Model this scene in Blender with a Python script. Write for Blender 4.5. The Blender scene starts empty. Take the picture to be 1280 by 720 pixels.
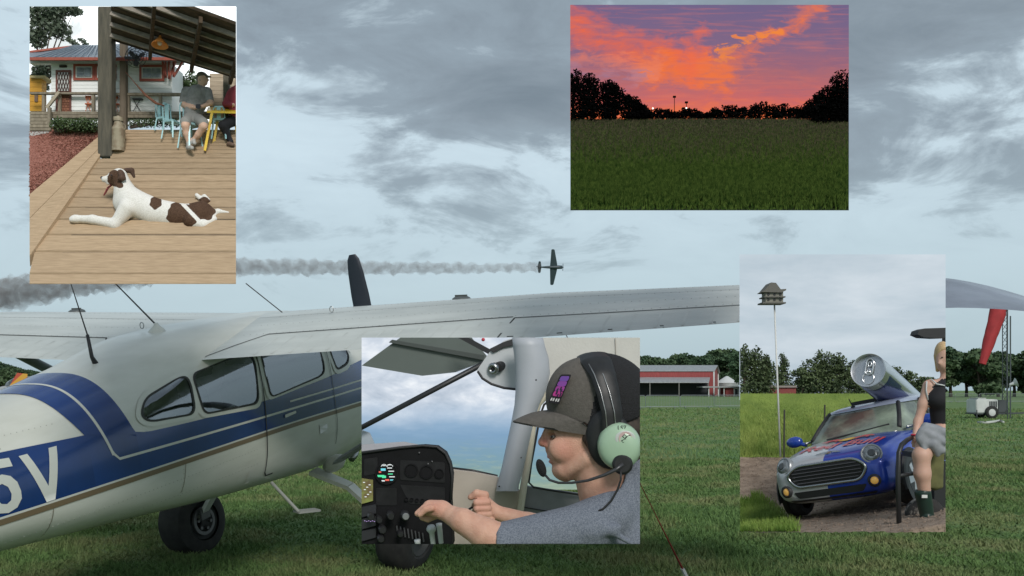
import bpy, bmesh, math, random
import numpy as np
from mathutils import Vector, Matrix
R = math.radians
# ------------------------------------------------------------------ camera, sky, sun, exposure
F, H, HOR = 1150.0, 1.5, 488.0          # focal length in photo pixels, eye height, horizon row (1280x720 photo)
scene = bpy.context.scene
col = scene.collection
cam_d = bpy.data.cameras.new('camera'); cam = bpy.data.objects.new('camera', cam_d); col.objects.link(cam)
cam.location = (0, 0, H); cam.rotation_euler = (R(90), 0, 0)
cam_d.sensor_width = 36; cam_d.lens = F / 1280 * 36; cam_d.shift_y = (HOR - 360) / 1280
cam_d.clip_start = .05; cam_d.clip_end = 6000
scene.camera = cam
scene.view_settings.view_transform = 'Standard'; scene.view_settings.look = 'None'
scene.view_settings.exposure = .6; scene.view_settings.gamma = 1
SUN_EL, SUN_AZ = R(35), R(163)           # soft sun behind thin cloud, behind the camera
world = bpy.data.worlds.new('World'); scene.world = world; world.use_nodes = True

def build_world():
    nt = world.node_tree; N = nt.nodes; L = nt.links; N.clear()
    out = N.new('ShaderNodeOutputWorld'); bg = N.new('ShaderNodeBackground'); bg.inputs[1].default_value = .1
    sky = N.new('ShaderNodeTexSky'); sky.sky_type = 'NISHITA'; sky.sun_disc = False
    sky.sun_elevation = SUN_EL; sky.sun_rotation = SUN_AZ; sky.air_density = 1.2; sky.dust_density = 2.5
    tc = N.new('ShaderNodeTexCoord'); sep = N.new('ShaderNodeSeparateXYZ'); L.new(tc.outputs['Generated'], sep.inputs[0])
    def math_(op, a, b=None, c=None):
        n = N.new('ShaderNodeMath'); n.operation = op
        for i, v in enumerate((a, b, c)):
            if v is None: continue
            if hasattr(v, 'links'): L.new(v, n.inputs[i])
            else: n.inputs[i].default_value = v
        return n.outputs[0]
    def ramp(v, stops):
        r = N.new('ShaderNodeValToRGB'); L.new(v, r.inputs[0]); e = r.color_ramp.elements
        while len(e) < len(stops): e.new(.5)
        for i, (p, c) in enumerate(stops): e[i].position = p; e[i].color = (*c, 1) if len(c) == 3 else c
        return r.outputs[0]
    z = math_('MAXIMUM', sep.outputs[2], 0.0)
    def noise(scale, detail, rough, off, dist=0., sz=2.4):
        mp = N.new('ShaderNodeMapping'); mp.inputs['Location'].default_value = off; mp.inputs['Scale'].default_value = (1, 1, sz)
        L.new(tc.outputs['Generated'], mp.inputs[0])
        n = N.new('ShaderNodeTexNoise'); n.inputs['Scale'].default_value = scale; n.inputs['Detail'].default_value = detail
        n.inputs['Roughness'].default_value = rough; n.inputs['Distortion'].default_value = dist
        L.new(mp.outputs[0], n.inputs['Vector']); return n.outputs[0]
    big = noise(2.3, 6, .55, (.35, .1, .62), .3)
    fine = noise(6.5, 11, .64, (4.2, 1.0, 2), .5, 2.8)
    d = math_('ADD', math_('MULTIPLY', big, .54), math_('MULTIPLY', fine, .46))
    # a heavy deck overhead, broken cloud below it, thin veil towards the horizon
    sm1 = N.new('ShaderNodeMapRange'); sm1.interpolation_type = 'SMOOTHSTEP'; L.new(math_('MULTIPLY_ADD', math_('SUBTRACT', big, .5), .35, z), sm1.inputs[0])
    for q, v in ((1, .25), (2, .36), (3, 0.), (4, .085)): sm1.inputs[q].default_value = v
    sm2 = N.new('ShaderNodeMapRange'); sm2.interpolation_type = 'SMOOTHSTEP'; L.new(z, sm2.inputs[0])
    for q, v in ((1, .08), (2, .22), (3, -.10), (4, -.022)): sm2.inputs[q].default_value = v
    dd = math_('ADD', d, math_('ADD', sm1.outputs[0], sm2.outputs[0]))
    cl = ramp(dd, [(.40, (4.15, 5.05, 5.55)), (.475, (3.9, 4.75, 5.25)), (.51, (2.8, 3.4, 3.8)), (.545, (2.0, 2.45, 2.8)), (.62, (1.72, 2.08, 2.38)), (.75, (1.25, 1.55, 1.8))])
    hz = ramp(z, [(0.0, (.9, .9, .9)), (.09, (.55, .55, .55)), (.24, (0, 0, 0))])
    mix = N.new('ShaderNodeMixRGB'); L.new(hz, mix.inputs[0]); L.new(cl, mix.inputs[1]); mix.inputs[2].default_value = (2.6, 3.45, 3.85, 1)
    mix2 = N.new('ShaderNodeMixRGB'); mix2.inputs[0].default_value = .93; L.new(sky.outputs[0], mix2.inputs[1]); L.new(mix.outputs[0], mix2.inputs[2])
    L.new(mix2.outputs[0], bg.inputs[0]); L.new(bg.outputs[0], out.inputs[0])
build_world()
sun_d = bpy.data.lights.new('sun', 'SUN'); sun_d.energy = 1.5; sun_d.angle = R(18); sun_d.color = (1, .965, .91)
sun = bpy.data.objects.new('sun', sun_d); col.objects.link(sun)
sv = Vector((math.sin(SUN_AZ) * math.cos(SUN_EL), math.cos(SUN_AZ) * math.cos(SUN_EL), math.sin(SUN_EL)))
sun.rotation_euler = sv.to_track_quat('Z', 'Y').to_euler(); sun.location = (0, -20, 30)

# ------------------------------------------------------------------ helpers
rng = random.Random(7)
def W(px, py, Y):                        # photo pixel at depth Y (metres ahead of the eye) -> world point
    return Vector(((px - 640) / F * Y, Y, H + (HOR - py) / F * Y))
def G(px, py):                           # photo pixel on the level ground -> world point
    Y = H * F / (py - HOR); return Vector(((px - 640) / F * Y, Y, 0))

MATS = {}
def M(name, c=(.5, .5, .5), rough=.6, metal=0., c2=None, var=0., vs=6., bump=0., bs=60., spec=.5, coat=0., emit=None, es=0.,
      stretch=(1, 1, 1), rand=0., detail=6., lo=.35, hi=.65, sub=0., trans=0., alpha=1.):
    if name in MATS: return MATS[name]
    m = bpy.data.materials.new(name); m.use_nodes = True; MATS[name] = m
    nt = m.node_tree; N = nt.nodes; L = nt.links; b = N['Principled BSDF']
    b.inputs['Base Color'].default_value = (*c, 1); b.inputs['Roughness'].default_value = rough; b.inputs['Metallic'].default_value = metal
    b.inputs['Specular IOR Level'].default_value = spec; b.inputs['Coat Weight'].default_value = coat; b.inputs['Coat Roughness'].default_value = .08
    b.inputs['Transmission Weight'].default_value = trans; b.inputs['Alpha'].default_value = alpha
    if sub: b.inputs['Subsurface Weight'].default_value = sub; b.inputs['Subsurface Radius'].default_value = (.01, .004, .002)
    if emit: b.inputs['Emission Color'].default_value = (*emit, 1); b.inputs['Emission Strength'].default_value = es
    if c2 or var or bump or rand:
        tc = N.new('ShaderNodeTexCoord'); mp = N.new('ShaderNodeMapping'); mp.inputs['Scale'].default_value = stretch
        L.new(tc.outputs['Object'], mp.inputs[0])
        oi = N.new('ShaderNodeObjectInfo')
        av = N.new('ShaderNodeVectorMath'); av.operation = 'MULTIPLY_ADD'
        cm = N.new('ShaderNodeCombineXYZ'); [L.new(oi.outputs['Random'], cm.inputs[i]) for i in range(3)]
        L.new(cm.outputs[0], av.inputs[0]); av.inputs[1].default_value = (37, 53, 71); L.new(mp.outputs[0], av.inputs[2])
        n = N.new('ShaderNodeTexNoise'); n.inputs['Scale'].default_value = vs; n.inputs['Detail'].default_value = detail; n.inputs['Roughness'].default_value = .6
        L.new(av.outputs[0], n.inputs['Vector'])
        rp = N.new('ShaderNodeValToRGB'); L.new(n.outputs[0], rp.inputs[0])
        e = rp.color_ramp.elements; e[0].position = lo; e[1].position = hi
        ca, cb = (c, c2) if c2 else (tuple(x * (1 - var) for x in c), tuple(min(1, x * (1 + var)) for x in c))
        e[0].color = (*ca, 1); e[1].color = (*cb, 1)
        last = rp.outputs[0]
        if rand:
            hs = N.new('ShaderNodeHueSaturation'); mr = N.new('ShaderNodeMapRange'); L.new(oi.outputs['Random'], mr.inputs[0])
            mr.inputs[3].default_value = 1 - rand; mr.inputs[4].default_value = 1 + rand
            L.new(mr.outputs[0], hs.inputs['Value']); L.new(last, hs.inputs['Color']); last = hs.outputs[0]
        L.new(last, b.inputs['Base Color'])
        if bump:
            n2 = N.new('ShaderNodeTexNoise'); n2.inputs['Scale'].default_value = bs; n2.inputs['Detail'].default_value = 5
            L.new(mp.outputs[0], n2.inputs['Vector'])
            bp = N.new('ShaderNodeBump'); bp.inputs['Strength'].default_value = bump; bp.inputs['Distance'].default_value = .01
            L.new(n2.outputs[0], bp.inputs['Height']); L.new(bp.outputs[0], b.inputs['Normal'])
    return m

def tag(o, label=None, cat=None, group=None, kind=None):
    if label: o['label'] = label
    if cat: o['category'] = cat
    if group: o['group'] = group
    if kind: o['kind'] = kind
    return o
def thing(name, loc, label, cat, group=None, mat=None):
    o = bpy.data.objects.new(name, None); col.objects.link(o); o.empty_display_size = .05
    if mat is not None: o.matrix_world = mat
    else: o.location = loc
    return tag(o, label, cat, group)
def base(o):
    v = Vector((0, 0, 0))
    while o is not None: v += o.location; o = o.parent
    return v
def mk(name, V, Fc, mat, parent=None, smooth=False, local=False):
    """one mesh object; V in world space unless local; parents are unrotated empties or meshes at the origin of their thing"""
    if parent is not None and not local:
        b = base(parent); V = [(v[0] - b.x, v[1] - b.y, v[2] - b.z) for v in V]
        loc = None
    me = bpy.data.meshes.new(name); me.from_pydata([tuple(v) for v in V], [], [tuple(f) for f in Fc])
    mats = mat if isinstance(mat, (list, tuple)) else [mat]
    for m in mats: me.materials.append(m)
    if smooth: me.polygons.foreach_set('use_smooth', [True] * len(me.polygons))
    me.update(); o = bpy.data.objects.new(name, me); col.objects.link(o)
    if parent is not None: o.parent = parent
    return o
class MB:
    """collects shapes; build() links them as ONE mesh"""
    def __init__(s): s.V = []; s.F = []; s.mi = []
    def add(s, V, Fc, mi=0):
        n = len(s.V); s.V += [Vector(v) for v in V]; s.F += [tuple(i + n for i in f) for f in Fc]; s.mi += [mi] * len(Fc); return s
    def box(s, lo, hi, mi=0, M4=None):
        x0, y0, z0 = lo; x1, y1, z1 = hi
        V = [Vector(p) for p in ((x0, y0, z0), (x1, y0, z0), (x1, y1, z0), (x0, y1, z0), (x0, y0, z1), (x1, y0, z1), (x1, y1, z1), (x0, y1, z1))]
        if M4 is not None: V = [M4 @ v for v in V]
        return s.add(V, [(0, 3, 2, 1), (4, 5, 6, 7), (0, 1, 5, 4), (1, 2, 6, 5), (2, 3, 7, 6), (3, 0, 4, 7)], mi)
    def bar(s, a, b, w, t, up=(0, 0, 1), mi=0, w2=None, t2=None):     # rectangular bar a->b, width w across, thickness t along 'up'
        a, b = Vector(a), Vector(b); d = (b - a).normalized(); u = Vector(up); u = (u - d * u.dot(d))
        if u.length < 1e-6: u = d.orthogonal()
        u.normalize(); r = d.cross(u); w2 = w if w2 is None else w2; t2 = t if t2 is None else t2
        V = [p + r * (sx * ww / 2) + u * (sy * tt / 2) for p, ww, tt in ((a, w, t), (b, w2, t2)) for sx, sy in ((-1, -1), (1, -1), (1, 1), (-1, 1))]
        return s.add(V, [(0, 1, 2, 3)[::-1], (4, 5, 6, 7), (0, 1, 5, 4), (1, 2, 6, 5), (2, 3, 7, 6), (3, 0, 4, 7)], mi)
    def tube(s, P, r, n=8, mi=0, cap=True, flat=None):
        P = [Vector(p) for p in P]; r = r if isinstance(r, (list, tuple)) else [r] * len(P); V = []; Fc = []
        ref = None
        for i, p in enumerate(P):
            d = (P[min(i + 1, len(P) - 1)] - P[max(i - 1, 0)]).normalized()
            if ref is None: ref = d.orthogonal().normalized()
            ref = (ref - d * ref.dot(d)); ref = ref.normalized() if ref.length > 1e-6 else d.orthogonal().normalized()
            q = d.cross(ref)
            for k in range(n):
                t = 2 * math.pi * k / n; V.append(p + (ref * math.cos(t) + q * math.sin(t)) * r[i])
        for i in range(len(P) - 1):
            for k in range(n): Fc.append((i * n + k, i * n + (k + 1) % n, (i + 1) * n + (k + 1) % n, (i + 1) * n + k))
        if cap: Fc.append(tuple(range(n))[::-1]); Fc.append(tuple((len(P) - 1) * n + k for k in range(n)))
        return s.add(V, Fc, mi)
    def lathe(s, c, axis, prof, n=24, mi=0, cap=True):                # prof: (distance along axis, radius)
        c = Vector(c); ax = Vector(axis).normalized(); u = ax.orthogonal().normalized(); v = ax.cross(u); V = []; Fc = []
        for z, r in prof:
            for k in range(n):
                t = 2 * math.pi * k / n; V.append(c + ax * z + (u * math.cos(t) + v * math.sin(t)) * r)
        for i in range(len(prof) - 1):
            for k in range(n): Fc.append((i * n + k, i * n + (k + 1) % n, (i + 1) * n + (k + 1) % n, (i + 1) * n + k))
        if cap: Fc.append(tuple(range(n))[::-1]); Fc.append(tuple((len(prof) - 1) * n + k for k in range(n)))
        return s.add(V, Fc, mi)
    def prism(s, poly, off, mi=0):                                    # closed outline (3D points) pushed along off
        n = len(poly); o = Vector(off); V = [Vector(p) for p in poly]; V += [v + o for v in V]
        return s.add(V, [tuple(range(n)), tuple(range(2 * n - 1, n - 1, -1))] + [(i, i + n, (i + 1) % n + n, (i + 1) % n) for i in range(n)], mi)
    def loft(s, rings, mi=0, cap=True, closed=True):
        n = len(rings[0]); V = [p for r in rings for p in r]; Fc = []
        for i in range(len(rings) - 1):
            for k in range(n if closed else n - 1): Fc.append((i * n + k, i * n + (k + 1) % n, (i + 1) * n + (k + 1) % n, (i + 1) * n + k))
        if cap and closed: Fc.append(tuple(range(n))[::-1]); Fc.append(tuple((len(rings) - 1) * n + k for k in range(n)))
        return s.add(V, Fc, mi)
    def ell(s, c, r, n=12, mi=0, M3=None):
        c = Vector(c); V = []; Fc = []; m = n // 2
        for i in range(m + 1):
            ph = math.pi * i / m
            for k in range(n):
                t = 2 * math.pi * k / n; p = Vector((r[0] * math.sin(ph) * math.cos(t), r[1] * math.sin(ph) * math.sin(t), r[2] * math.cos(ph)))
                V.append(c + (M3 @ p if M3 else p))
        for i in range(m):
            for k in range(n): Fc.append((i * n + k, (i + 1) * n + k, (i + 1) * n + (k + 1) % n, i * n + (k + 1) % n))
        return s.add(V, Fc, mi)
    def build(s, name, mat, parent=None, smooth=False, local=False, bevel=0., fix=True, auto=None, trim=None):
        o = mk(name, s.V, s.F, mat, parent, smooth, local); me = o.data
        if len(me.materials) > 1: me.polygons.foreach_set('material_index', s.mi)
        bm = bmesh.new(); bm.from_mesh(me); bmesh.ops.remove_doubles(bm, verts=bm.verts, dist=1e-6)
        if bevel: bmesh.ops.bevel(bm, geom=[e for e in bm.edges if len(e.link_faces) == 2 and e.calc_face_angle(0) > .6], offset=bevel, segments=2, affect='EDGES', clamp_overlap=True)
        if fix: bmesh.ops.recalc_face_normals(bm, faces=bm.faces)
        if auto:
            for f in bm.faces: f.smooth = True
            for e in bm.edges:
                if len(e.link_faces) == 2 and e.calc_face_angle(0) > auto: e.smooth = False
        bm.to_mesh(me); bm.free(); me.update()
        return o
def trim(o, px0, px1, py0, py1):
    """saw a piece of a set off flush with the edges of its stage (edges given as photo pixels)"""
    me = o.data; bm = bmesh.new(); bm.from_mesh(me); C = Vector((0, 0, H)) - base(o)
    for a, b in (((px0, 0), (px0, 700)), ((px1, 700), (px1, 0)), ((700, py0), (0, py0)), ((0, py1), (700, py1))):
        n = (W(*a, 1) - Vector((0, 0, H))).cross(W(*b, 1) - Vector((0, 0, H)))
        r = bmesh.ops.bisect_plane(bm, geom=bm.verts[:] + bm.edges[:] + bm.faces[:], plane_co=C, plane_no=n, clear_inner=False, clear_outer=True)
        ed = [e for e in r['geom_cut'] if isinstance(e, bmesh.types.BMEdge)]
        if ed:
            try: bmesh.ops.holes_fill(bm, edges=ed)
            except Exception: pass
    bm.to_mesh(me); bm.free(); me.update(); return o
def copy_tree(o, parent=None):
    c = o.copy(); col.objects.link(c); c.parent = parent
    for ch in list(o.children): copy_tree(ch, c)
    return c
def spline(xs, ys, x):                   # monotone-ish cubic through stations
    xs = list(xs)
    if x <= xs[0]: return ys[0]
    if x >= xs[-1]: return ys[-1]
    i = max(k for k in range(len(xs)) if xs[k] <= x); i = min(i, len(xs) - 2)
    d = [(ys[k + 1] - ys[k]) / (xs[k + 1] - xs[k]) for k in range(len(xs) - 1)]
    def m(k):
        if k == 0: return d[0]
        if k == len(xs) - 1: return d[-1]
        return 0 if d[k - 1] * d[k] <= 0 else 2 * d[k - 1] * d[k] / (d[k - 1] + d[k])
    h = xs[i + 1] - xs[i]; t = (x - xs[i]) / h
    return (ys[i] * (1 + 2 * t) * (1 - t) ** 2 + m(i) * h * t * (1 - t) ** 2 + ys[i + 1] * t * t * (3 - 2 * t) + m(i + 1) * h * t * t * (t - 1))

# ---- soft bodies: smooth union of round cones and ellipsoids, meshed with surface nets
def soft_body(prims, h, k=.01):
    """prims: ('c',a,b,ra,rb,tag[,k]) round cone | ('e',centre,radii,tag[,Matrix3]) | ('-',prim) carved away"""
    def bb(p):
        if p[0] == 'c': A, B = np.array(p[1]), np.array(p[2]); return np.minimum(A - p[3], B - p[4]), np.maximum(A + p[3], B + p[4])
        c = np.array(p[1]); r = max(p[2]); return c - r, c + r
    pos = [p for p in prims if p[0] != '-']
    lo = np.min([bb(p)[0] for p in pos], 0) - 3 * h - k; hi = np.max([bb(p)[1] for p in pos], 0) + 3 * h + k
    n = np.ceil((hi - lo) / h).astype(int) + 1
    D = np.full(n, 1e3, np.float32); T = np.zeros(n, np.int8); DT = np.full(n, 1e3, np.float32)
    ax = [lo[i] + h * np.arange(n[i]) for i in range(3)]
    for p in prims:
        neg = p[0] == '-'; q = p[1] if neg else p
        a, b = bb(q); m = 2.5 * k + 3 * h
        sl = tuple(slice(max(0, int((a[i] - m - lo[i]) / h)), min(n[i], int((b[i] + m - lo[i]) / h) + 2)) for i in range(3))
        x, y, z = np.meshgrid(ax[0][sl[0]], ax[1][sl[1]], ax[2][sl[2]], indexing='ij')
        if q[0] == 'c':
            A, B = np.array(q[1], float), np.array(q[2], float); d = B - A; dd = max(d @ d, 1e-12)
            t = np.clip(((x - A[0]) * d[0] + (y - A[1]) * d[1] + (z - A[2]) * d[2]) / dd, 0, 1)
            r = np.sqrt((x - A[0] - t * d[0]) ** 2 + (y - A[1] - t * d[1]) ** 2 + (z - A[2] - t * d[2]) ** 2) - (q[3] + t * (q[4] - q[3])); tg = q[5]
        else:
            X = np.stack([x - q[1][0], y - q[1][1], z - q[1][2]], -1)
            if len(q) > 4 and q[4] is not None: X = X @ np.array(q[4])          # columns = axes
            rr = np.array(q[2]); k0 = np.sqrt(((X / rr) ** 2).sum(-1)); k1 = np.sqrt(((X / rr ** 2) ** 2).sum(-1)) + 1e-9
            r = k0 * (k0 - 1) / k1; tg = q[3]
        d0 = D[sl]; K_ = k
        if q[0] == 'c' and len(q) > 6: k_ = q[6]
        else: k_ = K_
        if neg: hh = np.clip(.5 - .5 * (d0 + r) / k, 0, 1); D[sl] = d0 + (-r - d0) * hh + k * hh * (1 - hh) * .6
        else:
            hh = np.clip(.5 + .5 * (d0 - r) / k_, 0, 1); D[sl] = np.where(d0 > 900, r, d0 * (1 - hh) + r * hh - k_ * hh * (1 - hh))
            w = r < DT[sl]; T[sl] = np.where(w, tg, T[sl]); DT[sl] = np.where(w, r, DT[sl])
    S = D < 0; c = [D[i:n[0] - 1 + i, j:n[1] - 1 + j, l:n[2] - 1 + l] for i in (0, 1) for j in (0, 1) for l in (0, 1)]
    cs = [q < 0 for q in c]; cnt = sum(q.astype(np.int8) for q in cs); act = (cnt > 0) & (cnt < 8); idx = np.argwhere(act)
    vals = np.stack([q[act] for q in c], 1); off = np.array([(i, j, l) for i in (0, 1) for j in (0, 1) for l in (0, 1)], float)
    acc = np.zeros((len(idx), 3)); num = np.zeros(len(idx))
    for i in range(8):
        for j in range(i + 1, 8):
            if np.abs(off[i] - off[j]).sum() != 1: continue
            v0, v1 = vals[:, i], vals[:, j]; x = (v0 < 0) != (v1 < 0); t = np.where(x, v0 / np.where(x, v0 - v1, 1), 0)
            acc += np.where(x[:, None], off[i] + t[:, None] * (off[j] - off[i]), 0); num += x
    V = lo + h * (idx + acc / num[:, None]); vid = -np.ones(act.shape, int); vid[act] = np.arange(len(idx))
    faces = []
    for a in range(3):
        b_, c_ = (a + 1) % 3, (a + 2) % 3
        s0 = [slice(0, n[i]) for i in range(3)]; s1 = list(s0); s0[a] = slice(0, n[a] - 1); s1[a] = slice(1, n[a])
        ch = S[tuple(s0)] != S[tuple(s1)]; e = np.argwhere(ch)
        e = e[(e[:, b_] > 0) & (e[:, c_] > 0) & (e[:, b_] < n[b_] - 1) & (e[:, c_] < n[c_] - 1)]
        ins = S[tuple(s0)][tuple(e.T)]
        def g(db, dc): q = e.copy(); q[:, b_] -= db; q[:, c_] -= dc; return vid[tuple(q.T)]
        Q = np.stack([g(1, 1), g(0, 1), g(0, 0), g(1, 0)], 1); Q[~ins] = Q[~ins][:, ::-1]; faces.append(Q)
    Fc = np.concatenate(faces); tv = T[:-1, :-1, :-1][act]
    for _ in range(1):                                                 # light relax
        s = np.zeros_like(V); w = np.zeros(len(V))
        for i in range(4): np.add.at(s, Fc[:, i], V[Fc[:, (i + 1) % 4]]); np.add.at(w, Fc[:, i], 1); np.add.at(s, Fc[:, (i + 1) % 4], V[Fc[:, i]]); np.add.at(w, Fc[:, (i + 1) % 4], 1)
        V = .6 * V + .4 * s / w[:, None]
    return V, Fc, tv[Fc[:, 0]]
def soft(name, prims, h, k, mats, parent=None, smooth=True):
    V, Fc, t = soft_body(prims, h, k); b = base(parent) if parent is not None else Vector((0, 0, 0))
    V = V - np.array(b); me = bpy.data.meshes.new(name)
    me.vertices.add(len(V)); me.vertices.foreach_set('co', V.astype(np.float32).ravel())
    me.loops.add(len(Fc) * 4); me.loops.foreach_set('vertex_index', Fc.astype(np.int32).ravel())
    me.polygons.add(len(Fc)); me.polygons.foreach_set('loop_start', np.arange(0, len(Fc) * 4, 4, dtype=np.int32))
    mats = mats if isinstance(mats, (list, tuple)) else [mats]
    for m in mats: me.materials.append(m)
    me.polygons.foreach_set('material_index', np.minimum(t, len(mats) - 1).astype(np.int32))
    me.polygons.foreach_set('use_smooth', [True] * len(Fc)); me.update(calc_edges=True); me.validate()
    o = bpy.data.objects.new(name, me); col.objects.link(o)
    if parent is not None: o.parent = parent
    return o
def tri_soup(name, V, mat, parent=None, per=3):
    """V: (n*per,3) float array, each run of per verts is one face"""
    b = base(parent) if parent is not None else Vector((0, 0, 0)); V = np.asarray(V, np.float32) - np.array(b, np.float32); n = len(V) // per
    me = bpy.data.meshes.new(name); me.vertices.add(len(V)); me.vertices.foreach_set('co', V.ravel())
    me.loops.add(len(V)); me.loops.foreach_set('vertex_index', np.arange(len(V), dtype=np.int32))
    me.polygons.add(n); me.polygons.foreach_set('loop_start', np.arange(0, len(V), per, dtype=np.int32))
    me.materials.append(mat); me.update(calc_edges=True)
    o = bpy.data.objects.new(name, me); col.objects.link(o)
    if parent is not None: o.parent = parent
    return o
npr = np.random.default_rng(11)
def leaves(centres, radii, n, size, flat=.6):
    """leaf quads (n,4,3) scattered through a set of clumps"""
    c = np.asarray(centres, float); r = np.asarray(radii, float); r = r if r.ndim > 1 else np.repeat(r[:, None], 3, 1)
    w = r.prod(1) ** (2 / 3); k = npr.choice(len(c), n, p=w / w.sum())
    d = npr.normal(size=(n, 3)); d /= np.linalg.norm(d, axis=1)[:, None]
    p = c[k] + d * r[k] * (npr.random(n) ** .4)[:, None]
    u = npr.normal(size=(n, 3)); u /= np.linalg.norm(u, axis=1)[:, None]; v = np.cross(u, npr.normal(size=(n, 3))); v /= np.linalg.norm(v, axis=1)[:, None]
    s = size * (.6 + .8 * npr.random(n))[:, None]
    return np.stack([p - u * s, p - v * s * flat, p + u * s, p + v * s * flat], 1).reshape(-1, 3)
# ------------------------------------------------------------------ the airfield: ground
def grass_mat(name, a, b, c, vs=.35):
    m = bpy.data.materials.new(name); m.use_nodes = True; N = m.node_tree.nodes; L = m.node_tree.links; p = N['Principled BSDF']
    p.inputs['Roughness'].default_value = .85; p.inputs['Specular IOR Level'].default_value = .15
    g = N.new('ShaderNodeNewGeometry')
    def nz(s, d):
        n = N.new('ShaderNodeTexNoise'); n.inputs['Scale'].default_value = s; n.inputs['Detail'].default_value = d; n.inputs['Roughness'].default_value = .65
        L.new(g.outputs['Position'], n.inputs['Vector']); return n.outputs[0]
    def rp(v, x, y, p0, p1):
        r = N.new('ShaderNodeValToRGB'); L.new(v, r.inputs[0]); e = r.color_ramp.elements; e[0].position = p0; e[1].position = p1; e[0].color = (*x, 1); e[1].color = (*y, 1); return r.outputs[0]
    base_ = rp(nz(14, 9), a, b, .34, .66)
    mx = N.new('ShaderNodeMixRGB'); L.new(rp(nz(vs, 6), (0, 0, 0), (1, 1, 1), .46, .64), mx.inputs[0]); L.new(base_, mx.inputs[1]); mx.inputs[2].default_value = (*c, 1)
    L.new(mx.outputs[0], p.inputs['Base Color'])
    bp = N.new('ShaderNodeBump'); bp.inputs['Strength'].default_value = .9; bp.inputs['Distance'].default_value = .05; L.new(nz(22, 6), bp.inputs['Height']); L.new(bp.outputs[0], p.inputs['Normal'])
    return m
turf = grass_mat('turf', (.070, .138, .046), (.15, .25, .092), (.20, .235, .10))
S = 3000
ground = mk('ground', [(-S, -60, 0), (S, -60, 0), (S, 2 * S, 0), (-S, 2 * S, 0)], [(0, 1, 2, 3)], turf); tag(ground, kind='structure')
def blades(n, y0, y1, half, hgt, pw=1.6):
    y = y0 + (y1 - y0) * npr.random(n) ** pw; x = (npr.random(n) * 2 - 1) * half * y
    a = npr.random(n) * 6.283; h = hgt * (.5 + npr.random(n)) * (1 + .02 * y); w = .0035 * (1 + .16 * y) * (.7 + .6 * npr.random(n)); ln = npr.normal(size=(n, 2)) * h[:, None] * .55
    dx, dy = np.cos(a) * w, np.sin(a) * w
    cl = np.sin(x * 5.1 + 2 * np.sin(y * 2.3)) * np.sin(y * 4.3 + 2 * np.sin(x * 1.7)); h = h * (1 + .55 * np.clip(cl, -.6, 1)) * (1 + .35 * np.sin(x * .9) * np.sin(y * .7 + 1))
    V = np.stack([np.stack([x - dx, y - dy, 0 * x], 1), np.stack([x + dx, y + dy, 0 * x], 1), np.stack([x + ln[:, 0], y + ln[:, 1], h], 1)], 1)
    return V.reshape(-1, 3)
tag(tri_soup('grass', np.concatenate([blades(230000, 5.6, 20, .62, .036), blades(110000, 12, 75, .6, .034, 1.4)]), grass_mat('grass_blades', (.075, .145, .046), (.18, .29, .10), (.25, .27, .125), .7)), 'short mown green airfield grass', 'grass', kind='stuff')

# ------------------------------------------------------------------ the white and blue high wing airplane
aF = Vector((.31331539, .93146079, .184971)); aR = Vector((.94781632, -.3188169, 0)); aU = aR.cross(aF).normalized()
aO = Vector((-1.429, 9.826, 1.795))
m4 = Matrix((aR, aF, aU)).transposed().to_4x4(); m4.translation = aO
cream = M('airplane_cream', (.50, .51, .455), .34, c2=(.60, .61, .56), vs=3.2, stretch=(.6, .5, 2.2), spec=.5, coat=.25, lo=.3, hi=.6, detail=9, bump=.05, bs=4)
blue = M('airplane_blue', (.005, .033, .155), .22, var=.15, vs=2, coat=.4)
tan_ = M('airplane_tan', (.16, .12, .07), .4)
white_line = M('airplane_white_line', (.55, .56, .52), .35)
glass_dark = M('airplane_glass', (.018, .024, .028), .04, spec=.9, c2=(.05, .06, .065), vs=3.5, stretch=(1, 1.2, .6))
seam = M('seam_dark', (.035, .037, .035), .7)
rubber = M('rubber', (.014, .014, .015), .85, c2=(.03, .03, .028), vs=8, bump=.2, bs=40)
steel = M('steel', (.35, .36, .36), .35, .9)
black_metal = M('black_metal', (.015, .016, .018), .45)
grey_metal = M('grey_strut', (.30, .32, .33), .4, .2, var=.1)
air = thing('parked_airplane', None, 'white high wing light airplane with dark blue fuselage band marked 5V, parked on grass', 'airplane', mat=m4)
ST = [(.22, .22, .20, -.24, 2.2), (.32, .34, .28, -.36, 2.5), (.5, .44, .33, -.48, 2.8), (.95, .50, .37, -.60, 3), (1.40, .53, .42, -.67, 3.2), (1.65, .54, .60, -.66, 3.4), (1.95, .55, .76, -.64, 3.6),
      (3.0, .54, .78, -.525, 3.6), (3.55, .52, .765, -.465, 3.2), (4.2, .48, .645, -.375, 2.8), (5.2, .395, .495, -.25, 2.4), (6.3, .26, .425, -.08, 2.2), (7.2, .11, .38, .08, 2), (7.65, .045, .36, .15, 2)]
SA = [x[0] for x in ST]
def sect(a): return [spline(SA, [x[i] for x in ST], a) for i in (1, 2, 3, 4)]
def side(a, u):
    w, T, B, n = sect(a); q = u / T if u > 0 else u / B
    return w * max(0., 1 - min(1, abs(q)) ** n) ** (1 / n)
def fpt(a, th, off=0.):
    w, T, B, n = sect(a); c, s = math.cos(th), math.sin(th)
    y = math.copysign(abs(s) ** (2 / n), s); x = math.copysign(abs(c) ** (2 / n), c)
    p = Vector((w * x, -a, (T if y > 0 else -B) * y)); nn = Vector((x / w * abs(x) ** (n - 2) if x else 0, 0, y * abs(y) ** (n - 2) / (T if y > 0 else -B) if y else 0))
    return p + (nn.normalized() * off if nn.length > 0 else Vector((0, 0, 0)))
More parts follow.
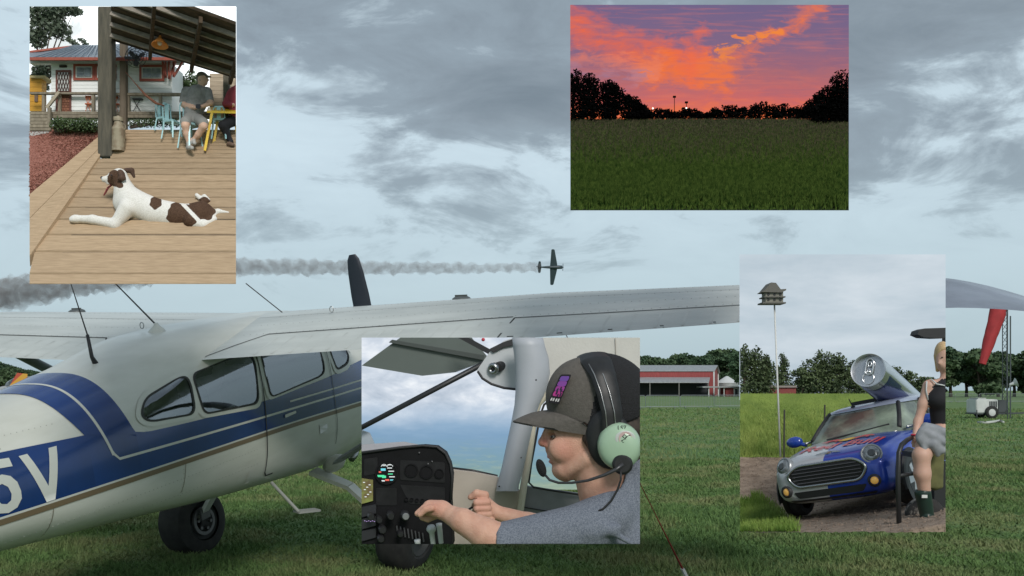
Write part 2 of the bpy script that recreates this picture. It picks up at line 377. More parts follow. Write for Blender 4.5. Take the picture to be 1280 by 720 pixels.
WIN = [[(4.17, .33), (4.09, .42), (3.75, .50), (3.69, .48), (3.715, .24), (4.12, .275)], [(3.635, .22), (3.655, .50), (3.03, .56), (2.985, .50), (3.03, .175)],
       [(2.89, .56), (2.875, .185), (2.12, .222), (2.055, .26), (2.08, .56)], [(1.95, .56), (1.86, .225), (1.62, .25), (1.53, .34), (1.60, .52)]]
def rounded(P, r=.03, k=5):
    out = []; n = len(P)
    for i in range(n):
        p0, p, p1 = (Vector(P[j % n]) for j in (i - 1, i, i + 1)); a = (p0 - p); b = (p1 - p); ra = min(r, a.length * .45); rb = min(r, b.length * .45)
        A = p + a.normalized() * ra; B = p + b.normalized() * rb
        for j in range(k + 1):
            t = j / k; out.append(tuple(A * (1 - t) ** 2 + p * 2 * t * (1 - t) + B * t * t))
    return out
def grow(P, d):
    c = Vector((sum(p[0] for p in P) / len(P), sum(p[1] for p in P) / len(P)))
    return [tuple(c + (Vector(p) - c) * (1 + d / max(.05, (Vector(p) - c).length))) for p in P]
def in_poly(P, x, y):
    c = False; n = len(P)
    for i in range(n):
        (x0, y0), (x1, y1) = P[i], P[i - 1]
        if (y0 > y) != (y1 > y) and x < (x1 - x0) * (y - y0) / (y1 - y0) + x0: c = not c
    return c
mb = MB(); NS = 160; AS = np.concatenate([np.linspace(.22, .5, 8), np.linspace(.55, 1.4, 14), np.linspace(1.43, 4.3, 104), np.linspace(4.36, 7.65, 46)])
mb.loft([[fpt(a, 2 * math.pi * k / NS) for k in range(NS)] for a in AS])
HOLE = [grow(rounded(P, .07), .030) for P in WIN]
keep = []
for f in mb.F:
    vs_ = [mb.V[i] for i in f]
    if len(f) == 4 and all(abs(v.x) > .2 for v in vs_) and any(all(in_poly(h, -v.y, v.z) for v in vs_) for h in HOLE): continue
    keep.append(f)
mb.F = keep; mb.mi = [0] * len(keep)
fus = mb.build('fuselage', cream, air, local=True, auto=R(40))
def drape(name, poly, mat, parent, off=.003, sgn=1, thick=0.):
    """paint or panel following the fuselage side; outline in (aft, up)"""
    bm = bmesh.new(); f = bm.faces.new([bm.verts.new((a, u, 0)) for a, u in poly])
    us = [u for a, u in poly]; as_ = [a for a, u in poly]
    for u in np.arange(math.floor(min(us) / .04) * .04, max(us), .04): bmesh.ops.bisect_plane(bm, geom=bm.verts[:] + bm.edges[:] + bm.faces[:], plane_co=(0, u, 0), plane_no=(0, 1, 0))
    for a in np.arange(math.floor(min(as_) / .16) * .16, max(as_), .16): bmesh.ops.bisect_plane(bm, geom=bm.verts[:] + bm.edges[:] + bm.faces[:], plane_co=(a, 0, 0), plane_no=(1, 0, 0))
    bmesh.ops.triangulate(bm, faces=bm.faces[:])
    for v in bm.verts: a, u = v.co.x, v.co.y; v.co = (sgn * (side(a, u) + off), -a, u)
    bmesh.ops.recalc_face_normals(bm, faces=bm.faces)
    if sum(fc.normal.x * fc.calc_area() for fc in bm.faces) * sgn < 0: bmesh.ops.reverse_faces(bm, faces=bm.faces)
    if thick:
        r = bmesh.ops.extrude_face_region(bm, geom=bm.faces[:])
    me = bpy.data.meshes.new(name); bm.to_mesh(me); bm.free(); me.materials.append(mat)
    me.polygons.foreach_set('use_smooth', [True] * len(me.polygons))
    o = bpy.data.objects.new(name, me); col.objects.link(o); o.parent = parent; return o
def band(top, bot, a0, a1, n=60): # outline between two (aft->up) polylines
    A = np.linspace(a0, a1, n)
    return [(a, spline(*zip(*bot), a)) for a in A] + [(a, spline(*zip(*top), a)) for a in A[::-1]]
LOW = [(.5, -.215), (1.4, -.128), (3.0, -.045), (4.46, -.012), (5.3, .005), (7.0, .06)]
UP = [(.5, .24), (1.49, .225), (2.06, .19), (3.0, .175), (4.13, .215), (4.25, .24)]
UP2 = [(4.55, .30), (4.66, .305), (5.26, .33), (6.4, .345), (7.0, .33)]
sh = lambda L, d: [(a, u + d) for a, u in L]
for sg in (1, -1):
    drape('blue_paint', band(UP, LOW, .5, 4.24), blue, fus, .003, sg)
    drape('blue_paint', band([(4.24, .24), (4.30, .34), (4.55, .36), (4.6, .31)], LOW, 4.24, 4.6, 24), blue, fus, .003, sg)
    drape('blue_paint', band([(4.6, .30), (5.26, .33), (6.4, .345), (7.0, .30)], LOW, 4.6, 7.0), blue, fus, .003, sg)
    drape('tan_stripe', band(sh(LOW, -.012), sh(LOW, -.045), .5, 7.0), tan_, fus, .0035, sg)
    drape('white_stripe', band(LOW, sh(LOW, -.012), .5, 7.0), white_line, fus, .0035, sg)
    WL = [(.5, -.07), (1.38, -.01), (3.02, .06), (4.40, .108)]
    drape('white_stripe', band(sh(WL, .008), sh(WL, -.008), .5, 4.40), white_line, fus, .005, sg)
    WL2 = [(.5, .0), (1.4, .06), (2.62, .105)]
    drape('white_stripe', band(sh(WL2, .007), sh(WL2, -.007), .5, 2.62), white_line, fus, .005, sg)
# the blue arch that wraps over the back of the cabin, and the white line in it
def arch(name, aft0, aft1, mat, off, us0, us1, curve):
    mb = MB(); n = 56
    def th_of(a, u):
        w, T, B, nn = sect(a); return math.asin(max(0, min(1, (u / T))) ** (nn / 2))
    rings = []
    for a0, e in ((aft0, us0), (aft1, us1)):
        r = []
        for i in range(n + 1):
            t = i / n; th0 = th_of(a0, e); th = th0 + (math.pi - 2 * th0) * t
            r.append(fpt(a0 + curve(t) , th, off))
        rings.append(r)
    mid = []
    K = 8
    for j in range(K + 1):
        w = j / K; r = []
        for i in range(n + 1):
            t = i / n; a = aft0 + (aft1 - aft0) * w; e = us0 + (us1 - us0) * w; th0 = th_of(a, e); th = th0 + (math.pi - 2 * th0) * t
            r.append(fpt(a + curve(t), th, off))
        mid.append(r)
    mb.loft(mid, cap=False, closed=False); return mb.build(name, mat, fus, local=True, smooth=True, fix=False)
cv = lambda t: .12 * (abs(2 * t - 1) ** 3 - 1) * -.8
arch('blue_paint', 4.24, 4.60, blue, .004, .22, .30, cv)
arch('white_stripe', 4.43, 4.449, white_line, .0055, .14, .14, cv)
drape('white_stripe', [(4.40, .10), (4.449, .15), (4.435, .165), (4.428, .15), (4.40, .118)], white_line, fus, .0052)
# windows on both sides: cream rim, dark gasket, clear pane, cabin behind
def ring_drape(name, P0, P1, mat, parent, off, sg):
    n = len(P0); V = []; Fc = []; pt3 = lambda p: Vector((sg * (side(p[0], p[1]) + off), -p[0], p[1]))
    K = 3
    for j in range(K + 1):
        V += [pt3(tuple(Vector(p).lerp(Vector(q), j / K))) for p, q in zip(P0, P1)]
    for j in range(K):
        for i in range(n): Fc.append((j * n + i, j * n + (i + 1) % n, (j + 1) * n + (i + 1) % n, (j + 1) * n + i))
    o = MB().add(V, Fc).build(name, mat, parent, local=True, smooth=True, fix=False); return o
clear = bpy.data.materials.new('plexiglass'); clear.use_nodes = True; N_ = clear.node_tree.nodes; L_ = clear.node_tree.links; N_.remove(N_['Principled BSDF'])
tr_ = N_.new('ShaderNodeBsdfTransparent'); tr_.inputs[0].default_value = (.86, .90, .91, 1); gl_ = N_.new('ShaderNodeBsdfGlossy'); gl_.inputs['Roughness'].default_value = .03; gl_.inputs[0].default_value = (.9, .95, 1, 1)
fr_ = N_.new('ShaderNodeFresnel'); fr_.inputs[0].default_value = 2.9; mx_ = N_.new('ShaderNodeMixShader'); L_.new(fr_.outputs[0], mx_.inputs[0]); L_.new(tr_.outputs[0], mx_.inputs[1]); L_.new(gl_.outputs[0], mx_.inputs[2]); L_.new(mx_.outputs[0], N_['Material Output'].inputs[0])
for sg in (1, -1):
    for P in WIN:
        pr = rounded(P, .07); w = ring_drape('window', grow(pr, .050), grow(pr, .004), cream, air, .006, sg)
        ring_drape('gasket', grow(pr, .010), grow(pr, -.010), seam, w, .0085, sg); drape('pane', grow(pr, .002), clear, w, .0035, sg)
# cabin inside: seats, dark floor, rear bulkhead
seat_m = M('cabin_seat', (.26, .26, .25), .8, var=.15, vs=10); cab_d = M('cabin_lining', (.45, .45, .42), .8)
for ss_, aa in ((.25, 2.75), (-.25, 2.75), (.22, 3.55), (-.22, 3.55)):
    mb = MB(); q_ = lambda y, z, w_: [Vector((ss_ + w_ * x, -(aa + y), z)) for x in (-1, 1)]
    mb.loft([[Vector((ss_ + .2 * w_ * math.cos(t) * 1.0, -(aa + y + .05 * math.sin(t)), z)) for t in np.linspace(0, 6.2832, 13)[:-1]] for y, z, w_ in ((-.02, -.30, 1), (.02, .0, 1), (.07, .24, .95), (.10, .32, .6), (.10, .40, .55), (.11, .43, .4))]); st_ = mb.build('seat', seat_m, air, local=True, smooth=True)
    mb = MB(); mb.box((ss_ - .2, -(aa + .02), -.36), (ss_ + .2, -(aa - .42), -.24)); mb.build('cushion', seat_m, st_, local=True, bevel=.03)
mb = MB(); mb.box((-.40, -3.3, -.38), (.40, -1.4, -.36)); mb.build('cabin_floor', cab_d, air, local=True)
mb = MB(); mb.box((-.30, -4.22, -.20), (.30, -4.20, .45)); mb.build('cabin_bulkhead', cab_d, air, local=True)
mb = MB(); mb.box((-.42, -1.46, -.1), (.42, -1.40, .28)); mb.build('cabin_dashboard', seam, air, local=True)
for sg in (1, -1): mb = MB(); mb.tube([(sg * .30, -3.62, .36), (sg * .42, -3.3, .05)], .012, 6); mb.build('seat_belt', seam, air, local=True)
# door outline, panel seams, handle, hinges
def linep(name, P, wd, mat, parent, off=.0075, sg=1):
    poly = []; 
    L_, R_ = [], []
    for i, p in enumerate(P):
        d = (Vector(P[min(i + 1, len(P) - 1)]) - Vector(P[max(0, i - 1)])).normalized(); n_ = Vector((-d.y, d.x)) * wd / 2
        L_.append(tuple(Vector(p) + n_)); R_.append(tuple(Vector(p) - n_))
    return drape(name, L_ + R_[::-1], mat, parent, off, sg)
for sg in (1, -1):
    dr = linep('door', [(2.95, .58), (2.955, .12), (2.99, -.30), (2.985, -.37), (2.95, -.405), (2.86, -.41)], .012, seam, air, .0075, sg)
    linep('door_seam', [(2.0, .56), (1.96, .2), (1.93, -.2), (1.95, -.40)], .007, seam, dr, .0075, sg)
    drape('door_handle', rounded([(2.72, .02), (2.72, -.005), (2.56, -.0), (2.56, .02)], .01), white_line, dr, .012, sg)
    drape('step_pad', rounded([(3.2, -.30), (3.2, -.40), (3.15, -.40), (3.15, -.30)], .01), white_line, dr, .009, sg)
    for a in (3.86, 4.9, 5.6): linep('skin_seam', [(a, -.05), (a + .02, -.20), (a + .03, -.26)], .004, tan_, fus, .0036, sg)
    linep('skin_seam', [(5.10, .34), (5.11, .42), (5.12, .46)], .003, tan_, fus, .0036, sg)
    drape('access_panel', rounded([(2.22, -.17), (2.22, -.25), (2.10, -.27), (2.10, -.19)], .01), white_line, fus, .005, sg)
rv = []
for sg in (1, -1):
    L0 = [(a, -.16) for a in np.arange(3.1, 6.5, .035)] + [(a, .40) for a in np.arange(4.75, 6.4, .035)] + [(a0, u) for a0 in (3.88, 4.92, 5.62) for u in np.arange(-.28, -.06, .03)] + [(a0 + .02, u) for a0 in (5.1,) for u in np.arange(.34, .48, .03)] + [(a, -.27) for a in np.arange(3.1, 4.6, .035)]
    for a, u in L0:
        sx_ = side(a, u)
        if sx_ < .05: continue
        c_ = Vector((sg * (sx_ + .0005), -a, u)); e_ = .004; n_ = Vector((sg * .003, 0, 0)); Q = [c_ + Vector((0, e_, 0)), c_ + Vector((0, 0, e_)), c_ + Vector((0, -e_, 0)), c_ + Vector((0, 0, -e_))]
        for i in range(4): rv += [Q[i], Q[(i + 1) % 4], c_ + n_]
o = tri_soup('rivets', rv, M('rivet_cream', (.36, .37, .34), .5)); o.parent = fus; tag(o, kind='stuff')
# the registration characters that show: 5V
def stroke(P, wd):
    L_, R_ = [], []
    for i, p in enumerate(P):
        d = (Vector(P[min(i + 1, len(P) - 1)]) - Vector(P[max(0, i - 1)])).normalized(); n_ = Vector((-d.y, d.x)) * wd / 2
        L_.append(tuple(Vector(p) + n_)); R_.append(tuple(Vector(p) - n_))
    return L_ + R_[::-1]
txt = M('registration_white', (.56, .58, .54), .4)
tx = lambda P: [(5.275 - .195 * x, .012 + .27 * y + .018 * (1 - x)) for x, y in P]        # 5 in its own box, 0..1
five = drape('registration', tx([(.98, 1.03), (.12, 1.03), (.0, .45), (.27, .45), (.36, .53), (.52, .56), (.66, .48), (.71, .33), (.66, .21), (.52, .15), (.36, .18), (.27, .28), (.0, .24), (.08, .10), (.26, .0), (.52, -.03), (.80, .04), (.98, .20), (1.0, .35), (.96, .54), (.82, .68), (.60, .74), (.42, .71), (.30, .66), (.34, .86), (.98, .86)]), txt, air, .0065)
vx = lambda P: [(5.03 - .235 * x, .0 + .285 * y) for x, y in P]
drape('registration', vx([(0, 1), (.22, 1), (.5, .30), (.78, 1), (1, 1), (.62, 0), (.38, 0)]), txt, air, .0065)
# windscreen over the nose
def patch(name, a0, a1, t0, t1, mat, parent, off):
    mb = MB(); mb.loft([[fpt(a, t0 + (t1 - t0) * i / 24, off) for i in range(25)] for a in np.linspace(a0, a1, 10)], cap=False, closed=False)
    return mb.build(name, mat, parent, local=True, smooth=True, fix=False)
patch('windscreen', 1.44, 1.84, R(35), R(145), glass_dark, air, .006)
# wing: constant chord inboard, tapering outboard, up-swept tips
def foil(n=22):
    P = []
    for i in range(n + 1):
        x = .5 * (1 - math.cos(math.pi * i / n)); t = .6 * (.2969 * math.sqrt(x) - .126 * x - .3516 * x * x + .2843 * x ** 3 - .1036 * x ** 4); c = .02 * (1 - (2 * x - .8) ** 2) if x > 0 else 0
        P.append((x, c + t, c - t * .9))
    return [(x, u) for x, u, l in P[::-1]] + [(x, l) for x, u, l in P[1:-1]]
FO = foil()
def wing_geo(s):
    q = abs(s); le = 1.84 + (0 if q < 2.6 else (q - 2.6) * .03); te = 3.5 - (0 if q < 2.6 else (q - 2.6) * .135)
    ul = .655 + .03 * q; ut = .566 + .0455 * q - (0 if q < 2.6 else (q - 2.6) * .012); th = 1 - (0 if q < 2.6 else (q - 2.6) * .12)
    if q > 5.1:
        e = (q - 5.1) / .75; le += .42 * e ** 2.2; te -= .12 * e ** 2; th *= max(.06, math.sqrt(max(0, 1 - e * e * .96))); ul -= .17 * e ** 1.6; ut -= .13 * e ** 1.6
    return le, te, ul, ut, th
def wpt(s, x, y, dz=0.):
    le, te, ul, ut, th = wing_geo(s); c = te - le
    return Vector((s, -(le + c * x), ul + (ut - ul) * x + y * c * th + dz))
def top_y(x): return np.interp(x, [p[0] for p in FO[:23]][::-1], [p[1] for p in FO[:23]][::-1])
wing_m = M('wing_skin', (.44, .465, .44), .38, c2=(.55, .575, .545), vs=2.6, detail=9, bump=.05, bs=4, coat=.15, spec=.5, stretch=(.6, 2, 1))
tip_m = M('wing_tip_paint', (.17, .19, .24), .35, var=.25, vs=2.5, coat=.3)
for sg in (1, -1):
    mb = MB(); Ss = [0, .3, .6, 1.2, 2, 2.6, 3.2, 4, 4.6, 5.1]
    mb.loft([[wpt(sg * s, x, y) for x, y in FO] for s in Ss], cap=True); wg = mb.build('wing', wing_m, air, local=True, auto=R(50))
    mb = MB(); mb.loft([[wpt(sg * s, x, y) for x, y in FO] for s in (5.104, 5.2, 5.3, 5.4, 5.5, 5.6, 5.68, 5.75, 5.8, 5.84)], cap=True); mb.build('wing_tip', tip_m, wg, local=True, auto=R(50))
    # control surface gaps: thin dark strips lying in the skin
    def gap(name, P, wd=.012, mat=seam, lift=.003):
        mb = MB(); r0, r1 = [], []
        for (s0, x0), (s1, x1) in zip(P[:-1], P[1:]):
            k = max(2, int(abs(s1 - s0) / .25) + 2)
            for i in range(k):
                t = i / (k - 1); s, x = s0 + (s1 - s0) * t, x0 + (x1 - x0) * t; v = Vector((s1 - s0, (x1 - x0) * 1.5)); nn = Vector((-v.y, v.x)).normalized() * wd / 2
                r0.append(wpt(sg * (s + nn.x), x + nn.y / 1.5, top_y(min(1, max(0, x + nn.y / 1.5))), lift)); r1.append(wpt(sg * (s - nn.x), x - nn.y / 1.5, top_y(min(1, max(0, x - nn.y / 1.5))), lift))
        mb.loft([r0, r1], cap=False, closed=False); o = mb.build(name, mat, wg, local=True, fix=False); return o
    gap('flap_gap', [(.42, .99), (.72, .745), (2.58, .745)])
    gap('aileron_gap', [(2.6, .995), (2.6, .76), (4.75, .76), (4.75, .995)])
    faint = M('skin_lap', (.33, .35, .33), .5)
    gap('skin_lap', [(.3, .42), (5.05, .42)], .006, faint, .002); 
    for s in (1.15, 2.0, 3.1, 3.9): gap('skin_lap', [(s, .08), (s, .7)], .004, faint, .002)
    for s in np.arange(2.75, 4.7, .16): gap('bead', [(s, .80), (s, .985)], .016, wing_m, .0025)
    for s in np.arange(.85, 2.55, .14): gap('bead', [(s, .80), (s, .985)], .016, wing_m, .0025)
    rv = []
    for x_ in (.10, .25, .42, .58, .72):
        for s_ in np.arange(.5, 5.0, .055):
            c_ = wpt(sg * s_, x_ + .012, top_y(x_ + .012), .0005); e_ = .0045; rv += [c_ + Vector((-e_, 0, 0)), c_ + Vector((0, -e_, 0)), c_ + Vector((0, 0, .004)), c_ + Vector((0, -e_, 0)), c_ + Vector((e_, 0, 0)), c_ + Vector((0, 0, .004)), c_ + Vector((e_, 0, 0)), c_ + Vector((0, e_, 0)), c_ + Vector((0, 0, .004))]
    rv_o = tri_soup('rivets', rv, faint if False else seam if False else M('rivet_grey', (.30, .31, .30), .5)); rv_o.parent = wg; tag(rv_o, kind='stuff')
    mb = MB()
    c0 = wpt(sg * (1.82 if sg > 0 else 1.95), .13, top_y(.13)); mb.lathe(c0 - Vector((0, 0, .006)), (0, 0, 1), [(0, .075), (.018, .07), (.03, .05), (.033, .0)], 18, cap=False); mb.bar(c0 + Vector((-.05, 0, .03)), c0 + Vector((.05, 0, .03)), .014, .014)
    mb.build('fuel_cap', M('fuel_cap_grey', (.10, .11, .11), .45, .3), wg, local=True, smooth=False)
    mb = MB(); 
    for x in np.arange(2.7, 4.7, .3): c0 = wpt(sg * x, .995, 0); mb.tube([c0 + Vector((0, .02, 0)), c0 + Vector((0, -.09, .012))], .003, 5)
    mb.build('static_wick', seam, wg, local=True)
    # lift strut
    a_, b_ = Vector((sg * .53, -2.03, -.56)), wpt(sg * 2.62, .36, -.05)
    mb = MB(); d = (b_ - a_).normalized(); fw_ = Vector((0, 1, 0)); fw_ = (fw_ - d * fw_.dot(d)).normalized(); up_ = d.cross(fw_)
    ring = lambda c, k: [c + fw_ * (.075 * k * math.cos(t)) + up_ * (.026 * k * math.sin(t)) for t in np.linspace(0, 2 * math.pi, 17)[:-1]]
    mb.loft([ring(a_, .8), ring(a_ + d * .12, 1), ring(b_ - d * .15, 1), ring(b_, .7)]); stt = mb.build('wing_strut', grey_metal, air, local=True, auto=R(40))
    mb = MB(); mb.lathe(a_ + d * .02, d, [(-.1, .05), (-.02, .07), (.05, .065), (.1, .04)], 14); mb.build('strut_fairing', cream, stt, local=True, smooth=True)
# landing gear: spring leg, tyre, hub and brake
for sg, wc in ((1, (2.038, 1.175, -1.443)), (-1, (1.931, -1.07, -1.463))):
    r_ = .315 if sg > 0 else .305; ax_c = Vector((wc[1], -wc[0], wc[2] + r_ - .02)); fo = Vector((sg * .34, -2.05, -.62))
    mb = MB(); P = [fo, fo + (ax_c - fo) * .35 + Vector((sg * .05, 0, .06)), ax_c - Vector((sg * .1, 0, -.04))]
    for i in range(2): mb.bar(P[i], P[i + 1], .14 - .03 * i, .035, up=(sg * .7, 0, .7), w2=.11 - .03 * i)
    gl = mb.build('gear_leg', cream, air, local=True)
    whl = tag(bpy.data.objects.new('wheel', None)); col.objects.link(whl); whl.parent = air
    ax = Vector((sg * .985, -.12, sg * 0 - .12)).normalized() if sg > 0 else Vector((-.985, .12, -.12)).normalized()
    mb = MB(); mb.lathe(ax_c, ax, [(-.155, .18), (-.15, .24), (-.125, .29), (-.06, r_), (.06, r_), (.125, .29), (.15, .24), (.155, .18), (.12, .15)], 36, cap=False)
    mb.build('tyre', rubber, whl, local=True, auto=R(50))
    mb = MB(); mb.lathe(ax_c, ax, [(-.14, .17), (-.12, .16), (-.06, .06), (.06, .06), (.09, .15), (.14, .17), (.145, .155), (.1, .14), (.09, .05), (.13, .045), (.13, .0)], 24, cap=False)
    mb.build('hub', M('wheel_hub', (.07, .075, .075), .5, .3), whl, local=True, auto=R(40))
    mb = MB(); mb.lathe(ax_c - ax * .14, -ax, [(-.02, .13), (0, .135), (.015, .13), (.015, .1)], 22, cap=False)
    q = ax.orthogonal().normalized()
    for k in range(6): e = Matrix.Rotation(k * math.pi / 3, 3, ax) @ q; mb.lathe(ax_c - ax * .13 + e * .075, -ax, [(0, .016), (.03, .016), (.03, 0)], 8, cap=False)
    mb.box(ax_c - ax * .19 - Vector((.03, .06, -.02)), ax_c - ax * .15 + Vector((.03, .06, .14))); mb.build('brake', M('brake_grey', (.12, .12, .12), .5, .5), whl, local=True)
# boarding step under the door, propeller, cowl face, exhaust, antennas, tail
mb = MB(); mb.tube([(.42, -2.80, -.50), (.60, -2.74, -.75)], .013, 8); mb.bar((.58, -2.74, -.755), (.66, -2.56, -.79), .09, .016); mb.build('boarding_step', M('step_grey', (.30, .31, .29), .5), air, local=True)
sp = tag(bpy.data.objects.new('propeller', None)); col.objects.link(sp); sp.parent = air
mb = MB(); mb.lathe((0, -.2, 0), (0, 1, 0), [(0, .17), (.06, .168), (.16, .13), (.25, .075), (.29, .03), (.30, 0)], 28, cap=False); mb.build('spinner', cream, sp, local=True, smooth=True)
for ang in (R(97), R(277)):
    e = Vector((math.cos(ang), 0, math.sin(ang))); t_ = Vector((0, 1, 0)).cross(e); rings = []
    for q, cd, tw in ((.1, .09, 60), (.25, .15, 48), (.45, .19, 38), (.7, .19, 30), (.92, .165, 25), (1.05, .13, 22), (1.10, .07, 22)):
        a1 = t_ * math.cos(R(tw * .5)) + Vector((0, 1, 0)) * math.sin(R(tw * .5)); n1 = e.cross(a1)
        rings.append([e * q * 1.06 + Vector((0, -.1, 0)) + a1 * (cd / 2 * math.cos(t)) + n1 * (.012 * math.sin(t)) for t in np.linspace(0, 2 * math.pi, 13)[:-1]])
    mb = MB(); mb.loft(rings); mb.build('blade', M('propeller_dark', (.016, .022, .034), .35), sp, local=True, auto=R(50))
mb = MB()
for sg in (1, -1): mb.lathe((sg * .21, -.24, .03), (0, 1, 0), [(0, .12), (.02, .12), (.02, 0)], 18, cap=False)
mb.build('cooling_inlet', seam, air, local=True)
mb = MB(); mb.tube([(.2, -.9, -.58), (.2, -1.05, -.74), (.2, -1.12, -.76)], .035, 10); mb.build('exhaust_pipe', steel, air, local=True, smooth=True)
mb = MB(); ab = Vector((.13, -4.12, .635)); mb.tube([ab, ab + Vector((-.01, -.02, .06)), ab + Vector((-.03, -.01, .20))], [.02, .012, .010], 8); mb.build('antenna_base', black_metal, air, local=True, smooth=True)
mb = MB(); mb.tube([ab + Vector((-.03, -.01, .20)), ab + Vector((-.11, -.02, .60))], [.0045, .0025], 6); mb.build('whip_antenna', black_metal, air, local=True)
mb = MB(); wb = Vector((.06, -3.44, .785)); mb.lathe(wb, (0, 0, 1), [(-.03, .07), (.0, .05), (.03, .018), (.045, .014), (.045, 0)], 14, cap=False); mb.build('antenna_mount', cream, air, local=True, smooth=True)
mb = MB(); mb.tube([wb + Vector((0, 0, .03)), wb + Vector((-.28, -.1, .40))], [.006, .004], 6); mb.tube([(.55, -2.6, .80), (.32, -2.7, 1.04)], .004, 6); mb.build('wire_antenna', black_metal, air, local=True)
for c0 in ((-.08, -3.42, .79), (.98, -2.6, .79)):
    mb = MB(); mb.tube([Vector(c0) + Vector((.016 * math.cos(t), 0, .022 + .022 * math.sin(t))) for t in np.linspace(-1.5, 4.6, 14)], .0035, 5)
    mb.build('antenna_eyelet', steel, air, local=True)
def fin(rt_, tp, th, name, mat, vert=True):
    mb = MB(); rings = []
    for (a0, a1, h_, k) in (rt_ + (1,), tp + (.6,)):
        ring = []
        for t in np.linspace(0, 2 * math.pi, 21)[:-1]:
            x = .5 - .5 * math.cos(t); y = th * k * math.sin(t) * (1 - .5 * x)
            ring.append(Vector((y, -(a0 + (a1 - a0) * x), h_)) if vert else Vector((h_, -(a0 + (a1 - a0) * x), .33 + y)))
        rings.append(ring)
    mb.loft(rings); return mb.build(name, mat, air, local=True, auto=R(50))
fin((6.2, 7.75, .32), (7.15, 7.9, 1.42), .05, 'tail_fin', blue)
for sg in (1, -1): fin((6.55, 7.6, sg * .04), (6.85, 7.6, sg * 1.65), .045, 'tailplane', cream, False)
tw_ = tag(bpy.data.objects.new('tail_wheel', None)); col.objects.link(tw_); tw_.parent = air
mb = MB(); gz = (-(aO.z - 7.45 * aF.z)) / aU.z + .13
mb.lathe((0, -7.45, gz), (1, 0, 0), [(-.05, .06), (-.045, .11), (0, .13), (.045, .11), (.05, .06)], 24); mb.build('tyre', rubber, tw_, local=True, auto=R(50))
mb = MB(); mb.bar((0, -7.1, .08), (0, -7.42, gz + .16), .05, .03); mb.tube([(.065, -7.42, gz + .16), (.065, -7.45, gz)], .012, 6); mb.tube([(-.065, -7.42, gz + .16), (-.065, -7.45, gz)], .012, 6); mb.box((-.075, -7.45, gz + .15), (.075, -7.39, gz + .18)); mb.build('fork', steel, tw_, local=True)

# ------------------------------------------------------------------ tie down strap from the wing to the ground
lw = lambda s, x, y, dz=0: m4 @ wpt(s, x, y, dz)
p_top = lw(2.75, .40, -.06); p_bot = G(868, 741)
td = thing('tie_down_strap', p_bot, 'red strap tied from wing down to a stake in the grass', 'strap')
red_strap = M('strap_red', (.26, .018, .018), .7, var=.2, vs=30)
d = (p_bot - p_top); q0 = p_top + d * .70; q1 = p_top + d * .905
mb = MB(); mb.bar(p_top, q0, .006, .004); mb.bar(q0, p_top + d * .80, .008, .005, w2=.018); mb.bar(p_top + d * .80, q1, .018, .005, w2=.03); mb.build('webbing', red_strap, td)
mb = MB(); mb.bar(q1, q1 + d * .03, .035, .02); mb.tube([q1 + d * .03, q1 + d * .06], [.012, .012], 8); mb.tube([q1 + d * .06 + Vector((.02 * math.cos(t), 0, .02 * math.sin(t))) for t in np.linspace(0, 5.5, 12)], .006, 6); mb.build('hook', M('hook_white', (.62, .63, .62), .4), td)
mb = MB(); mb.tube([q1 + d * .06, p_bot], .004, 6); mb.tube([p_bot + Vector((0, 0, .1)), p_bot - Vector((0, 0, .05))], .014, 8); mb.build('stake', steel, td)
# ------------------------------------------------------------------ far side of the field: trees
leaf_d = M('leaf_dark', (.036, .075, .042), .7, c2=(.09, .145, .075), vs=.45, lo=.3, hi=.7, spec=.2)
leaf_m = M('leaf_mid', (.046, .085, .042), .7, c2=(.11, .16, .08), vs=.5, lo=.3, hi=.7, spec=.2)
bark = M('bark', (.06, .045, .035), .9, c2=(.10, .08, .06), vs=12, stretch=(3, 3, .5))
def tree_meshes(seed, h, w, nl=4200, ls=.30, mat=None):
    r = random.Random(seed); t = thing('tree', (0, 0, 0), '', 'tree')
    mb = MB(); th = h * .45; mb.tube([(0, 0, -.1), (.05, 0, th * .4), (r.uniform(-.2, .2), r.uniform(-.2, .2), th), (r.uniform(-.3, .3), 0, h * .75)], [h * .035, h * .028, h * .02, h * .006], 8)
    C, Q = [], []
    for i in range(13):
        a = i * 2.4 + r.random(); z = h * r.uniform(.12, .92); rr = w * .5 * math.sqrt(max(.05, 1 - ((z / h - .52) / .5) ** 2)) * r.uniform(.55, .9)
        c = Vector((math.cos(a) * rr * .75, math.sin(a) * rr * .75, z)); C.append(c); Q.append((w * r.uniform(.15, .24), w * r.uniform(.15, .24), h * r.uniform(.08, .14)))
        b = Vector((0, 0, max(h * .22, z * .6))); mb.tube([b, (b + c) / 2 + Vector((0, 0, .1)), c], [h * .012, h * .007, h * .002], 5)
    C.append(Vector((0, 0, h * .88))); Q.append((w * .16, w * .16, h * .12))
    mb.build('trunk', bark, t, smooth=True)
    tri_soup('crown', leaves(C, Q, nl, ls, .7), mat, t, 4)
    return t
kinds = [tree_meshes(1, 9, 7.5, mat=leaf_d), tree_meshes(2, 8, 8, mat=leaf_m), tree_meshes(3, 10, 7, mat=leaf_d), tree_meshes(4, 7, 8.5, mat=leaf_m)]
KW = ['dark rounded tree', 'broad mid green tree', 'tall dark tree', 'low spreading green tree']
used = [False] * 4
def put_tree(px, Y, top, label, group, k=None):
    k = rng.randrange(4) if k is None else k; hh = [9, 8, 10, 7][k]
    t = kinds[k] if not used[k] else copy_tree(kinds[k]); used[k] = True
    z = H + (HOR - top) / F * Y; s = z / (hh * .98); t.location = ((px - 640) / F * Y, Y, 0); t.scale = (s * rng.uniform(.95, 1.2), s * 1.1, s); t.rotation_euler = (0, 0, rng.uniform(0, 6.28))
    t['label'] = label; t['group'] = group
    return t
